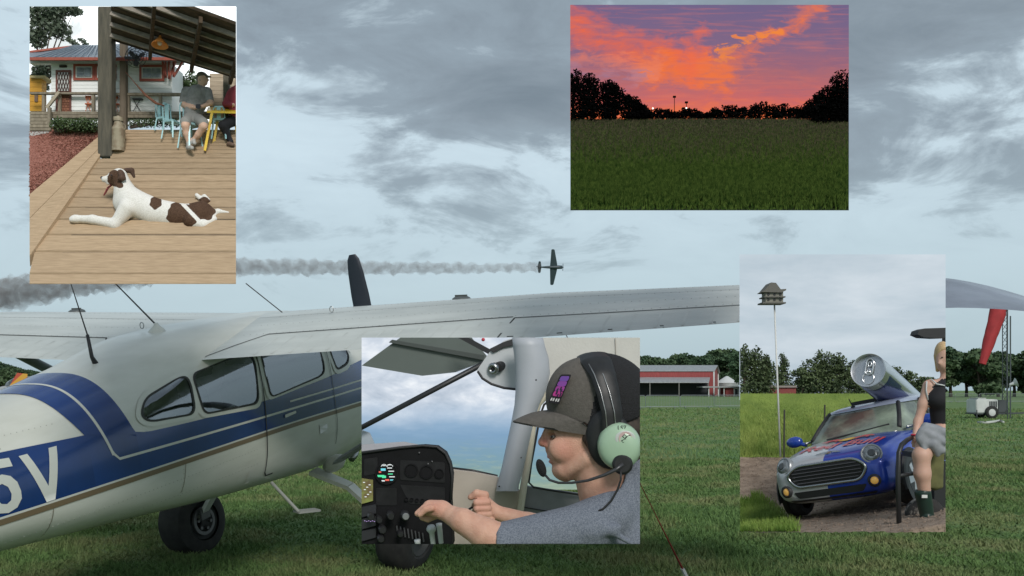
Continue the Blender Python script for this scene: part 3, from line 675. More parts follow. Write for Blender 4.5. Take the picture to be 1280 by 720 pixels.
for px, top in ((-30, 456), (-12, 459), (4, 455), (17, 459), (29, 462), (42, 464), (55, 465), (67, 460), (79, 457), (92, 453), (106, 452), (122, 451)): put_tree(px, 210 + rng.uniform(-8, 8), top, 'dark green tree in the treeline seen under the left wing', 'trees under the left wing')
x = 560
while x < 925:
    put_tree(x, 275 + rng.uniform(-12, 12), (447 if x < 840 else 443) + rng.uniform(-3, 4) - (4 if 885 < x < 905 else 0), 'dark green tree rising behind the long red barn roof', 'trees behind the red barn'); x += rng.uniform(13, 20)
while x < 1320:
    put_tree(x, 215 + rng.uniform(-10, 10), 441 + rng.uniform(-5, 4), 'dark green tree in the treeline behind the windsock mast', 'trees behind the windsock'); x += rng.uniform(15, 24)

# ------------------------------------------------------------------ red barn, annexe and silo
barn_red = M('barn_red', (.27, .05, .05), .7, var=.18, vs=1.2, stretch=(6, 6, .4))
barn_roof = M('barn_roof', (.33, .35, .36), .5, .3, var=.12, vs=.8, stretch=(3, 1, 1)); trim_w = M('trim_white', (.55, .57, .57), .6); dark_in = M('barn_shade_and_pane', (.03, .035, .04), .9)
YB = 240; bz = lambda py: H + (HOR - py) / F * YB; bx_ = lambda px: (px - 640) / F * YB
gx0, gx1 = bx_(892), bx_(914.5); wdt = 16
barn = thing('barn', (gx0, YB, 0), 'long red barn with pale metal roof and open lean-to shed', 'barn')
ze, zr = bz(464), bz(457); xl = bx_(560)
gpoly = [(gx0, YB, 0), (gx1, YB + wdt, 0), (gx1, YB + wdt, ze), ((gx0 + gx1) / 2, YB + wdt / 2, zr), (gx0, YB, ze)]
mb = MB(); mb.prism(gpoly, (xl - gx0, 0, 0)); mb.build('wall', barn_red, barn)
mb = MB(); e = .35
for a, b in (((gx0 - .3, YB - .3, ze - .05), ((gx0 + gx1) / 2, YB + wdt / 2, zr + .15)), (((gx0 + gx1) / 2, YB + wdt / 2, zr + .15), (gx1 + .3, YB + wdt + .6, ze - .25))):
    a, b = Vector(a), Vector(b); o_ = Vector((xl - gx0 - .5, 0, 0)); mb.add([a + Vector((.5, 0, 0)), b + Vector((.5, 0, 0)), b + o_, a + o_] + [v + Vector((0, 0, .18)) for v in (a + Vector((.5, 0, 0)), b + Vector((.5, 0, 0)), b + o_, a + o_)], [(0, 1, 2, 3), (7, 6, 5, 4), (0, 4, 5, 1), (1, 5, 6, 2), (2, 6, 7, 3), (3, 7, 4, 0)])
mb.build('roof', barn_roof, barn)
for x_, y_ in ((gx0, YB), (gx1, YB + wdt)): mb = MB(); mb.box((x_ - .12, y_ - .15, 0), (x_ + .25, y_ + .12, ze)); mb.build('corner_trim', trim_w, barn)
zl0, zl1 = bz(478.8), bz(472.5); xr = bx_(880)
mb = MB(); mb.prism([(xr, YB - 6, zl0), (xr + 1.5, YB - .4, zl1), (xr + 1.5, YB - .4, zl1 + .2), (xr, YB - 6, zl0 + .2)], (xl - xr, 0, 0)); mb.build('lean_to_roof', barn_roof, barn)
mb = MB(); mb.box((xl, YB - .35, 0), (xr + 1.2, YB - .2, zl0)); mb.build('lean_to_shade', dark_in, barn)  # flat dark board: the shade under the lean-to put in as colour
for i in range(9): mb = MB(); xx = xl + (xr - xl) * (i + .98) / 9; mb.box((xx - .12, YB - 5.9, 0), (xx + .12, YB - 5.6, zl0)); mb.build('post', M('post_grey', (.16, .16, .15), .8), barn)
an = thing('shed', (bx_(912), YB - 8, 0), 'small red shed with white door and flat pale roof beside the barn', 'shed')
Ya = YB - 9; ax0, ax1 = (907 - 640) / F * Ya, (932 - 640) / F * Ya
mb = MB(); mb.box((ax0, Ya, 0), (ax1, Ya + 6, H + (HOR - 484.5) / F * Ya)); mb.build('wall', barn_red, an)
mb = MB(); mb.box((ax0 - 6, Ya - 1, H + (HOR - 484.5) / F * Ya), (ax1 + 1, Ya + 6.5, H + (HOR - 483) / F * Ya)); mb.build('roof', barn_roof, an)
for px in (885, 897, 904): mb = MB(); xx = (px - 640) / F * Ya; mb.box((xx, Ya - .5, 0), (xx + .22, Ya - .3, H + (HOR - 484.5) / F * Ya)); mb.build('post', trim_w, an)
mb = MB(); xx = (917 - 640) / F * Ya; mb.box((xx, Ya - .12, 0), (xx + 1.3, Ya + .05, 2.1)); dw = mb.build('door', trim_w, an)
mb = MB(); mb.box((xx + .3, Ya - .16, .1), (xx + 1.0, Ya - .13, 1.9)); mb.build('pane', dark_in, dw)
so = thing('grain_silo', (bx_(931), YB + 20, 0), 'pale grey grain bin with conical roof behind the shed', 'silo')
mb = MB(); mb.lathe(so.location, (0, 0, 1), [(0, 3.2), (bz(478), 3.2)], 24, cap=False); mb.build('wall', barn_roof, so, smooth=True)
mb = MB(); mb.lathe(so.location, (0, 0, 1), [(bz(478), 3.3), (bz(469), .4), (bz(468.5), 0)], 24, cap=False); mb.build('roof', trim_w, so, smooth=True)

# ------------------------------------------------------------------ crowd barriers along the far edge
galv = M('galvanised', (.24, .27, .28), .5, .5)
def barrier():
    t = thing('crowd_barrier', (0, 0, 0), 'grey steel crowd barrier standing on the grass in front of the barn', 'barrier', 'crowd barriers in front of the barn'); w, h = 2.75, 1.1
    mb = MB(); P = [(-w / 2, 0, .18), (-w / 2, 0, h - .12), (-w / 2 + .12, 0, h), (w / 2 - .12, 0, h), (w / 2, 0, h - .12), (w / 2, 0, .18), (-w / 2, 0, .18)]; mb.tube(P, .028, 6); mb.build('frame', galv, t)
    mb = MB(); [mb.tube([(x, 0, .18), (x, 0, h)], .011, 4) for x in np.linspace(-w / 2 + .14, w / 2 - .14, 20)]; tag(mb.build('bars', galv, t), kind='stuff')
    for s in (-1, 1): mb = MB(); mb.tube([(s * w * .36, -.3, .02), (s * w * .36, 0, .19), (s * w * .36, .3, .02)], .022, 5); mb.build('foot', galv, t)
    return t
b0 = barrier(); first = True
for px in list(range(742, 930, 43)):
    t = b0 if first else copy_tree(b0); first = False; t.location = G(px, 511.5 - (px - 800) * .012); t.rotation_euler = (0, 0, rng.uniform(-.05, .05))
for px in range(1178, 1300, 30):
    t = copy_tree(b0); t.location = G(px, 503.5); t['label'] = 'grey steel crowd barrier behind the generator trailer and mast'; t['group'] = 'crowd barriers behind the mast'

# ------------------------------------------------------------------ windsock on a lattice mast
mp_ = G(1257, 519); ms = thing('windsock_mast', mp_, 'slim dark lattice mast standing on the grass near generator trailer', 'mast')
Ym = mp_.y; zt = H + (HOR - 372) / F * Ym; sock_red = M('windsock_red', (.36, .03, .035), .75, var=.12, vs=2); mast_m = M('mast_dark', (.07, .085, .09), .6, .4)
mb = MB(); r_ = .17; cs = [Vector((mp_.x + r_ * math.cos(a), mp_.y + r_ * math.sin(a), 0)) for a in (.4, 2.5, 4.6)]
for k in range(3): m_ = MB(); m_.tube([cs[k], cs[k] + Vector((0, 0, zt))], .028, 5); m_.build('upright', mast_m, ms)
nb = 18
for i in range(nb):
    z0, z1 = zt * i / nb, zt * (i + 1) / nb
    for k in range(3): m_ = MB(); m_.tube([cs[k] + Vector((0, 0, z0)), cs[(k + 1) % 3] + Vector((0, 0, z1))], .014, 4); m_.build('brace', mast_m, ms)
p0 = Vector((mp_.x + .1, mp_.y, zt)); ws = thing('windsock', p0, 'red windsock hanging limp from the top of the lattice mast', 'windsock')
mb = MB(); P = [W(1249, 374, Ym), W(1247, 392, Ym), W(1240, 415, Ym), W(1233, 438, Ym), W(1228, 455, Ym)]; rr = [.48, .47, .37, .27, .20]; rings = []
for i, (c, r_) in enumerate(zip(P, rr)):
    d_ = (P[min(i + 1, 4)] - P[max(0, i - 1)]).normalized(); u = Vector((0, 1, 0)); v = d_.cross(u).normalized()
    rings.append([c + u * (r_ * .8 * math.sin(t)) + v * (r_ * (math.cos(t) + .10 * math.sin(3 * t + i))) for t in np.linspace(0, 2 * math.pi, 17)[:-1]])
fine_r = []
for i in range(4):
    for k in range(4): fine_r.append([rings[i][j].lerp(rings[i + 1][j], k / 4) + Vector((math.sin(j * 1.9 + k + i * 4) * .03, 0, 0)) for j in range(16)])
fine_r.append(rings[4]); mb.loft(fine_r, cap=False); mb.build('sleeve', sock_red, ws, smooth=True)
mb = MB(); mb.tube([P[0] + Vector((.48 * math.cos(t), .38 * math.sin(t), .02)) for t in np.linspace(0, 6.283, 18)], .02, 5); mb.tube([P[0] + Vector((.48, 0, .02)), Vector((mp_.x, mp_.y, zt - .05))], .025, 5); mb.build('hoop', steel, ws)
pl = G(1263, 524); lp = thing('sign_pole', pl, 'thin pole with small white loudspeaker beside the lattice mast', 'pole')
mb = MB(); mb.tube([pl, pl + Vector((0, 0, H + (HOR - 395) / F * pl.y))], .035, 6); mb.build('pole', mast_m, lp)
mb = MB(); c_ = W(1268, 481, pl.y); mb.lathe(c_ + Vector((-.25, 0, 0)), (1, -.3, .4), [(0, .06), (.2, .1), (.35, .25)], 14); mb.bar(c_ + Vector((-.25, 0, 0)), W(1263, 484, pl.y), .05, .05); mb.build('loudspeaker', M('speaker_white', (.5, .53, .53), .6), lp)
# ------------------------------------------------------------------ white generator trailer
gp = G(1231, 523); gt = thing('generator_trailer', gp, 'white generator trailer on two wheels standing near windsock mast', 'trailer'); Yg = gp.y
gw = M('generator_white', (.55, .57, .56), .5, var=.08, vs=3); Gx = lambda px: (px - 640) / F * Yg; Gz = lambda py: H + (HOR - py) / F * Yg
mb = MB(); mb.box((Gx(1214), Yg - .55, Gz(516)), (Gx(1241), Yg + .55, Gz(499))); mb.box((Gx(1216), Yg - .5, Gz(499)), (Gx(1228), Yg + .5, Gz(497.3))); mb.build('housing', gw, gt, bevel=.05)
mb = MB(); mb.box((Gx(1241.3), Yg - .5, Gz(516)), (Gx(1252), Yg + .5, Gz(500))); mb.build('control_box', M('generator_dark', (.05, .06, .065), .6), gt, bevel=.03)
for i in range(5): mb = MB(); x_ = Gx(1230 + i * 2); mb.box((x_, Yg - .575, Gz(509)), (x_ + .05, Yg - .552, Gz(501.5))); mb.build('louvre', M('generator_dark'), gt)
mb = MB(); mb.box((Gx(1212), Yg - .5, Gz(517.5)), (Gx(1254), Yg + .5, Gz(516.1))); mb.bar((Gx(1253), Yg, Gz(517)), (Gx(1279), Yg - .2, Gz(516)), .08, .08); mb.build('chassis', M('generator_dark'), gt)
for s in (-.62, .62):
    wh = tag(bpy.data.objects.new('wheel', None)); col.objects.link(wh); wh.parent = gt
    c_ = Vector((Gx(1232), Yg + s, .34)); mb = MB(); mb.lathe(c_, (0, -1, 0), [(-.1, .2), (-.09, .3), (-.05, .34), (.05, .34), (.09, .3), (.1, .2)], 22, cap=False); mb.build('tyre', rubber, wh, auto=R(50))
    mb = MB(); mb.lathe(c_, (0, -1, 0), [(-.08, .2), (.06, .2), (.08, .12), (.09, 0)], 18, cap=False); mb.build('rim', trim_w, wh)
for px in (1214, 1252): mb = MB(); mb.tube([(Gx(px), Yg - .6, 0), (Gx(px), Yg - .6, Gz(512))], .03, 6); mb.build('jack_leg', M('generator_dark'), gt)
hp = G(1240, 531); ho = MB(); ho.tube([G(1222, 529.5) + Vector((0, 0, .05)), G(1232, 530) + Vector((0, 0, .06)), G(1243, 529) + Vector((0, 0, .07)), G(1250, 527) + Vector((0, 0, .05)), G(1254, 529) + Vector((0, 0, .05))], .06, 6)
tag(ho.build('hose', M('hose_pale', (.45, .47, .44), .7), None, smooth=True), 'pale hose lying on the grass in front of the generator trailer', 'hose')

# ------------------------------------------------------------------ aircraft parked beyond the left wing
def small_plane(loc, yaw, scale, body, finm, label, name='parked_airplane'):
    t = thing(name, loc, label, 'airplane', mat=Matrix.Translation(loc) @ Matrix.Rotation(yaw, 4, 'Z') @ Matrix.Scale(scale, 4))
    mb = MB(); rings = []
    for y, w, z0, z1 in ((3.2, .15, .75, 1.05), (3.0, .42, .55, 1.3), (1.8, .52, .5, 1.55), (.6, .55, .5, 1.75), (-.6, .5, .55, 1.6), (-2, .3, .75, 1.4), (-3.6, .1, .95, 1.25)):
        rings.append([Vector((w * math.cos(a), y, (z0 + z1) / 2 + (z1 - z0) / 2 * math.sin(a))) for a in np.linspace(0, 6.283, 17)[:-1]])
    mb.loft(rings); mb.build('fuselage', body, t, smooth=True, local=True)
    mb = MB(); rings = [[Vector((.5 * math.cos(a) * k, y, 1.55 + .42 * k * math.sin(a))) for a in np.linspace(0, 3.1416, 10)] for y, k in ((1.5, .5), (1.0, .95), (.2, 1), (-.7, .5))]; mb.loft(rings, cap=False, closed=False); mb.build('canopy', glass_dark, t, smooth=True, local=True, fix=False)
    for s in (-1, 1):
        mb = MB(); mb.loft([[Vector((s * x, .9 + c * (.5 - q), .72 + d_ + th * math.sin(q * 3.14) * sg)) for q, sg in [(k / 6, 1) for k in range(7)] + [(k / 6, -.6) for k in range(5, 0, -1)]] for x, c, d_, th in ((.3, 1.6, 0, .1), (4.3, 1.1, .25, .06))]); mb.build('wing', body, t, local=True)
        mb = MB(); mb.lathe((s * 1.1, 1.3, .25), (1, 0, 0), [(-.08, .12), (-.07, .22), (0, .25), (.07, .22), (.08, .12)], 14); mb.tube([(s * 1.1, 1.3, .25), (s * 1.1, 1.2, .75)], .05, 6); mb.build('landing_gear', rubber, t, local=True)
        mb = MB(); mb.box((min(s * .05, s * 1.4), -3.5, 1.12), (max(s * .05, s * 1.4), -2.8, 1.18)); mb.build('tailplane', body, t, local=True)
    mb = MB(); mb.prism([(.04, -2.7, 1.2), (.04, -3.65, 1.15), (.04, -3.75, 2.35), (.04, -3.3, 2.4)], (-.08, 0, 0)); mb.build('tail_fin', finm, t, local=True)
    mb = MB(); mb.bar((0, 3.3, .05), (0, 3.3, 1.75), .14, .03); mb.build('propeller', black_metal, t, local=True)
    return t
stripe = bpy.data.materials.new('striped_fin'); stripe.use_nodes = True
N_ = stripe.node_tree.nodes; L_ = stripe.node_tree.links; tc_ = N_.new('ShaderNodeTexCoord'); wv = N_.new('ShaderNodeTexWave'); wv.inputs['Scale'].default_value = .9; wv.bands_direction = 'DIAGONAL'; L_.new(tc_.outputs['Object'], wv.inputs[0])
rp_ = N_.new('ShaderNodeValToRGB'); e_ = rp_.color_ramp.elements; e_[0].color = (.55, .30, .03, 1); e_[0].position = .45; e_[1].color = (.42, .06, .03, 1); e_[1].position = .55; L_.new(wv.outputs[0], rp_.inputs[0]); L_.new(rp_.outputs[0], N_['Principled BSDF'].inputs['Base Color'])
g0 = Vector(((-78 - 640) / F * 42, 42, 0)); small_plane(g0, R(115), .97, stripe, stripe, 'yellow and red painted airplane parked beyond the left wing')
g1 = Vector(((44 - 640) / F * 46, 46, 0)); small_plane(g1, R(70), 1.12, M('airplane_grey', (.36, .38, .38), .4, var=.1, vs=3), M('airplane_grey'), 'pale grey low wing airplane parked beyond the left wing')
def person_far(loc, shirt, label):
    t = thing('person', loc, label, 'person'); V = lambda x, y, z: (loc.x + x, loc.y + y, z)
    P = [('c', V(-.09, 0, .06), V(-.08, 0, .85), .06, .09, 2), ('c', V(.09, 0, .06), V(.08, 0, .85), .06, .09, 2), ('c', V(0, 0, .9), V(0, 0, 1.35), .15, .17, 1), ('c', V(-.2, 0, 1.38), V(-.27, -.05, .85), .055, .04, 1), ('c', V(.2, 0, 1.38), V(.27, -.05, .85), .055, .04, 1), ('c', V(0, 0, 1.4), V(0, 0, 1.55), .06, .06, 0), ('e', V(0, 0, 1.65), (.085, .1, .12), 0)]
    soft('body', P, .03, .05, [M('skin_far', (.42, .25, .18), .6), shirt, M('trousers_far', (.04, .045, .06), .8)], t)
person_far(Vector(((14 - 640) / F * 44, 44, 0)), M('shirt_far', (.03, .03, .035), .8), 'person in dark clothes standing beyond the left wing')
# ------------------------------------------------------------------ display airplane, banked, trailing smoke
YA = 330; pc = W(689, 334, YA)
f_ = Vector((1, .10, .01)).normalized(); w_ = Vector((.10, -.30, 1)); w_ = (w_ - f_ * w_.dot(f_)).normalized(); t_ = f_.cross(w_)
am = Matrix((w_, f_, -t_)).transposed().to_4x4(); am.translation = pc
fl = thing('flying_airplane', None, 'dark single engine airplane flying in a steep bank ahead of its smoke', 'airplane', mat=am)
fd = M('display_airplane_dark', (.035, .055, .065), .45)
mb = MB(); mb.loft([[Vector((w * math.cos(a), y, w * 1.15 * math.sin(a))) for a in np.linspace(0, 6.283, 15)[:-1]] for y, w in ((4.0, .3), (3.9, .62), (2.6, .68), (1, .62), (-1.5, .45), (-4.6, .12))]); mb.build('fuselage', fd, fl, smooth=True, local=True)
for s in (-1, 1):
    mb = MB(); mb.loft([[Vector((s * x, yc + c * (.5 - q), sg * th * math.sin(q * 3.14))) for q, sg in [(k / 6, 1) for k in range(7)] + [(k / 6, -1) for k in range(5, 0, -1)]] for x, yc, c, th in ((.3, .9, 2.7, .2), (2, .8, 2.3, .16), (6.2, .45, 1.2, .08), (6.45, .4, .7, .04))]); mb.build('wing', fd, fl, local=True)
    mb = MB(); mb.loft([[Vector((s * x, -4.2 + c * (.5 - q), .1 + sg * .05 * math.sin(q * 3.14))) for q, sg in [(k / 5, 1) for k in range(6)] + [(k / 5, -1) for k in range(4, 0, -1)]] for x, c in ((.1, 1.4), (1.9, .8), (2.1, .4))]); mb.build('tailplane', fd, fl, local=True)
mb = MB(); mb.prism([(.05, -3.4, .1), (.05, -5.1, .1), (.05, -5.2, 1.6), (.05, -4.5, 1.7)], (-.1, 0, 0)); mb.build('tail_fin', fd, fl, local=True)
mb = MB(); mb.loft([[Vector((.42 * k * math.cos(a), y, .5 + .5 * k * math.sin(a))) for a in np.linspace(0, 3.1416, 9)] for y, k in ((2, .4), (1.4, 1), (-.6, 1), (-1.4, .3))], cap=False, closed=False); mb.build('canopy', glass_dark, fl, local=True, smooth=True, fix=False)
mb = MB(); mb.lathe((0, 4, 0), (0, 1, 0), [(0, .25), (.3, .2), (.6, 0)], 12, cap=False); mb.bar((-1.3, 4.25, 0), (1.3, 4.25, 0), .2, .05); mb.build('propeller', fd, fl, local=True)
# smoke: a lumpy tapering tube of real volume
sm = bpy.data.materials.new('smoke'); sm.use_nodes = True; N_ = sm.node_tree.nodes; L_ = sm.node_tree.links; N_.remove(N_['Principled BSDF'])
pv = N_.new('ShaderNodeVolumePrincipled'); pv.inputs['Color'].default_value = (.80, .735, .70, 1); pv.inputs['Anisotropy'].default_value = .2
g_ = N_.new('ShaderNodeNewGeometry'); n_ = N_.new('ShaderNodeTexNoise'); n_.inputs['Scale'].default_value = .45; n_.inputs['Detail'].default_value = 4; L_.new(g_.outputs['Position'], n_.inputs[0])
mr_ = N_.new('ShaderNodeMapRange'); mr_.inputs[1].default_value = .40; mr_.inputs[2].default_value = .62; mr_.inputs[3].default_value = .10; mr_.inputs[4].default_value = .30; L_.new(n_.outputs[0], mr_.inputs[0]); L_.new(mr_.outputs[0], pv.inputs['Density']); L_.new(pv.outputs[0], N_['Material Output'].inputs['Volume'])
mb = MB(); rs = random.Random(3); rings = []; K = 150; n = 14
for i in range(K + 1):
    t = i / K; px = 676 - t * 728; py = 334.5 + .8 * math.sin(t * 9) + (0 if t < .5 else ((t - .5) / .5) ** 1.5 * 42); Yc = YA - 40 * t
    rr = (3.6 + 9.0 * t ** 1.15 + (14 * max(0, t - .55) ** 1.3)) * .31 + .5
    c = W(px, py + 1.5 * math.sin(i * 1.7), Yc)
    rings.append([c + Vector((rs.uniform(-.3, .3), rr * math.cos(a) * 1.1 * rs.uniform(.75, 1.2), rr * math.sin(a) * rs.uniform(.7, 1.3))) for a in np.linspace(0, 2 * math.pi, n + 1)[:-1]])
mb.loft(rings); so_ = mb.build('smoke_trail', sm, None, smooth=True); tag(so_, 'brown grey smoke trail drifting behind the flying airplane', 'smoke', kind='stuff')
# ------------------------------------------------------------------ the covered deck with the dog: a raked open stage, 1.5 to 2.7 m above the grass
E1 = (37, 295, 8, 355)
def Yd(py): return 4.0 + (355 - py) / 195 * .75
def D(px, py, up=0.): v = W(px, py, Yd(py)); v.z += up; return v
def slab(mb, P, th=.02, mi=0):           # quad/polygon on the raked floor, pushed down
    mb.prism([Vector(p) for p in P], (0, .004, -th), mi)
wood = M('deck_wood', (.35, .245, .15), .75, c2=(.52, .38, .245), vs=9, stretch=(1.5, 22, 22), rand=.14, bump=.25, bs=22, lo=.3, hi=.7)
wood_g = M('grey_wood', (.20, .165, .12), .8, c2=(.33, .28, .21), vs=8, stretch=(8, 8, 1.2), rand=.12, bump=.2, bs=25)
wood_d = M('post_wood', (.075, .07, .055), .85, c2=(.135, .12, .09), vs=9, stretch=(8, 8, 1.), bump=.3, bs=30)
roof_w = M('awning_wood', (.035, .024, .015), .85, c2=(.085, .055, .032), vs=9, stretch=(1, 6, 6), rand=.25)
deck = mk('floor', [D(60, 345, -.02), D(294, 345, -.02), D(294, 162, -.05), D(150, 162, -.05)], [(0, 1, 2, 3)], M('deck_underside', (.05, .04, .03), .9)); trim(deck, *E1); tag(deck, 'weathered brown plank deck under the dog', kind='structure')
rows = [355, 342, 314, 293, 274, 259, 246.5, 236, 226.5, 218, 210.5, 203.5, 197.5, 192, 187, 182.3, 178, 174, 170.3, 167, 164, 161.5]
inner = lambda py: 40 + (125 - 40) * (320 - py) / (320 - 197) if py < 355 else 37
def lx(py): return max(37, inner(min(py, 354)))
for a, b in zip(rows[:-1], rows[1:]):
    g = .55 + .028 * (a - b); m_ = MB(); x0, x1 = lx(a - g), lx(b + g)
    if a <= 200: x0 = x1 = 138
    if a - g > 324: x0 = 37
    if b + g > 324: x1 = 37
    slab(m_, [D(x0, a - g), D(295, a - g), D(295, b + g), D(x1, b + g)], .022); trim(m_.build('plank', wood, deck), *E1)
for P in ([(37, 246), (37, 275.3), (125, 186.5), (125, 172)], [(37, 276.5), (37, 323), (125, 197), (125, 187.5)]):
    m_ = MB(); slab(m_, [D(x, y, .012) for x, y in P], .05); trim(m_.build('edge_board', wood, deck), *E1)
# red mulch bed
mu = mk('ground', [D(37, 246, -.006), D(126, 171, -.006), D(150, 158, 0), D(37, 158, 0)], [(0, 1, 2, 3)], M('mulch', (.24, .09, .065), .95, c2=(.42, .19, .15), vs=120, bump=.5, bs=160)); tag(mu, 'red mulch bed beside the plank deck', kind='structure')
pts = []
while len(pts) < 5200:
    x, y = rng.uniform(37, 124), rng.uniform(164, 246)
    if y < 246 - (x - 37) * 75 / 88 - 1: pts.append((x, y))
chips = []
for x, y in pts:
    c = D(x, y, -.003); s = .006 * rng.uniform(.5, 1.3); a = rng.uniform(0, 6.28); u = Vector((math.cos(a), math.sin(a), rng.uniform(-.5, .5))) * s; v = Vector((-math.sin(a), math.cos(a), rng.uniform(-.5, .8))) * s * .55; n_ = Vector((0, 0, s * .7))
    chips += [c - u, c + v + n_, c + u, c - u, c + u, c - v + n_]
tag(tri_soup('mulch_chips', chips, M('mulch_chip', (.28, .11, .08), .9, c2=(.58, .30, .24), vs=90, lo=.4, hi=.6)), 'loose red bark chips in the mulch bed', 'mulch', kind='stuff')
m_ = MB(); slab(m_, [D(37, 171, .002), D(60, 166.5, .002), D(64, 163, .002), D(37, 163, .002)], .01); tag(m_.build('path', M('path_pale', (.42, .42, .40), .9, var=.1, vs=30), None), kind='structure')
YH = 4.80
def wb(mb, x0, y0, x1, y1, Y, dep, mi=0):   # upright block: photo rectangle at depth Y, going back dep
    a, b = W(x0, y1, Y), W(x1, y0, Y); mb.box((a.x, Y, a.z), (b.x, Y + dep, b.z), mi)
def wbb(name, rect, Y, dep, mat, parent, bevel=0.):
    m_ = MB(); wb(m_, *rect, Y, dep); return m_.build(name, mat, parent, bevel=bevel)
# sky behind the house
sky1 = MB(); wb(sky1, 37, 8, 295, 156, 5.16, .01); tag(sky1.build('sky', M('deck_sky', (.8, .82, .83), 1, emit=(.80, .84, .86), es=.60), None), kind='structure')
# the white house with red trim
hw = M('house_white', (.90, .91, .90), .7, var=.03, vs=20); red_t = M('house_red', (.36, .085, .055), .6, var=.1, vs=40); tin = M('tin_roof', (.25, .30, .36), .4, .3, c2=(.33, .385, .44), vs=9, stretch=(30, 1, 1))
gl_h = M('house_glass', (.10, .12, .13), .1, c2=(.30, .34, .36), vs=30)
hs = thing('house', W(140, 140, YH), 'white clapboard house with red trimmed windows and grey tin roof', 'house')
wbb('wall', (64, 79, 215, 139.5), YH, .16, hw, hs)
for y in np.arange(84, 138, 4.5): wbb('clapboard', (64.3, y, 214.7, y + 4.1), YH - .004, .006, hw, hs)
def win(x0, y0, x1, y1, panes=2):
    w = wbb('window', (x0, y0, x1, y1), YH - .012, .02, red_t, hs); wbb('frame', (x0 + 3, y0 + 3, x1 - 3, y1 - 3), YH - .015, .006, M('sash_white', (.62, .62, .58), .6), w)
    k = (x1 - x0 - 8) / panes
    for i in range(panes):
        for j in range(2): hh = (y1 - y0 - 8) / 2; wbb('pane', (x0 + 4 + i * k + .3, y0 + 4 + j * hh + .3, x0 + 4 + (i + 1) * k - .3, y0 + 4 + (j + 1) * hh - .3), YH - .018, .004, gl_h, w)
win(91.5, 80, 118, 100); win(118.3, 80, 144.5, 100); win(174, 81, 205, 101)
dr = wbb('door', (69.5, 87.5, 88.5, 139.3), YH - .012, .02, M('door_brown', (.17, .06, .045), .6), hs)
wbb('pane', (72, 90.5, 86, 113.5), YH - .016, .005, M('door_pane', (.55, .56, .54), .3), dr)
for k in range(-2, 4):
    for s in (1, -1):
        xa, xb = 72 + 14 * (k / 4), 72 + 14 * ((k + 2) / 4); ya, yb = (90.5, 113.5) if s > 0 else (113.5, 90.5)
        t0 = max(0, (72 - xa) / (xb - xa)); t1 = min(1, (86 - xa) / (xb - xa))
        if t1 <= t0: continue
        m_ = MB(); m_.bar(W(xa + (xb - xa) * t0, ya + (yb - ya) * t0, YH - .018), W(xa + (xb - xa) * t1, ya + (yb - ya) * t1, YH - .018), .0035, .003, up=(0, 1, 0)); m_.build('lattice_bar', M('lattice_dark', (.06, .03, .025), .7), dr)
for i, y in enumerate(np.arange(115.5, 138, 3.2)):
    for j in range(4): x = 72 + j * 3.6 + (1.8 if i % 2 else 0); wbb('brick', (x, y, min(86.5, x + 3.2), y + 2.7), YH - .016, .005, M('door_brick', (.24, .10, .06), .85, rand=.25), dr)
wbb('name_plaque', (74, 81.3, 83, 84), YH - .01, .008, M('plaque', (.05, .03, .025), .5), hs)
m_ = MB(); m_.add([W(32, 72.5, YH - .09), W(230, 73.5, YH - .09), W(232, 58, YH + .12), W(160, 54, YH + .17), W(94, 57.5, YH + .17), W(28, 66, YH + .12)], [(0, 1, 2, 3, 4, 5)]); r = bmesh.new(); o = m_.build('roof', tin, hs); r.from_mesh(o.data); bmesh.ops.solidify(r, geom=r.faces[:], thickness=.012); r.to_mesh(o.data); r.free(); trim(o, *E1)
rf = o
for i in range(22):
    x = 40 + i * 8.6; m_ = MB(); m_.bar(W(x, 72.2, YH - .092), W(94 + (160 - 94) * (i / 21), 56.5, YH + .155), .004, .006, up=(0, -1, .5)); m_.build('roof_seam', tin, rf)
wbb('fascia', (37, 71.5, 230, 75), YH - .095, .012, red_t, hs); wbb('soffit', (37, 75, 228, 79), YH - .02, .03, M('soffit_white', (.6, .6, .58), .7), hs)
m_ = MB(); m_.bar(W(37, 65, YH + .10), W(92, 58, YH + .155), .01, .01); trim(m_.build('hip_ridge', red_t, rf), *E1)
for x0, x1, yb in ((211.5, 219.5, 99), (217, 229, 96), (207, 203, 97)):
    for P in (((x0, 76), (x0, yb)), ((x0, yb), (x1, 76))): m_ = MB(); m_.bar(W(*P[0], YH - .03), W(*P[1], YH - .03), .008, .012, up=(0, 1, 0)); m_.build('bracket', red_t, hs)
# porch edge, railing, steps
pc_ = thing('porch_railing', W(140, 147, 4.76), 'grey timber railing along the porch of white house', 'railing')
for y0, y1 in ((139.2, 142.8), (143.2, 147)): wbb('beam', (64, y0, 262, y1), 4.765, .03, wood_g, pc_)
wbb('top_rail', (37, 115, 122, 117.3), 4.76, .02, wood_g, pc_); wbb('top_rail', (139, 116, 262, 119), 4.76, .02, wood_g, pc_)
for x in (54, 74, 116, 160, 200, 236): wbb('post', (x - 1.7, 117.3, x + 1.7, 139), 4.765, .014, wood_g, pc_)
st = thing('porch_steps', W(50, 163, 4.74), 'grey timber steps with sloping handrail up to porch', 'steps')
for i in range(6): wbb('board', (37, 139.5 + i * 4, 63, 143 + i * 4), 4.74 - i * .003, .02, wood_g, st)
m_ = MB(); m_.bar(W(58.5, 135, 4.735), W(74, 115, 4.745), .014, .014); m_.build('handrail', M('wood_pale', (.42, .36, .27), .8), st); wbb('post', (59, 134, 63, 163.5), 4.73, .014, wood_g, st)
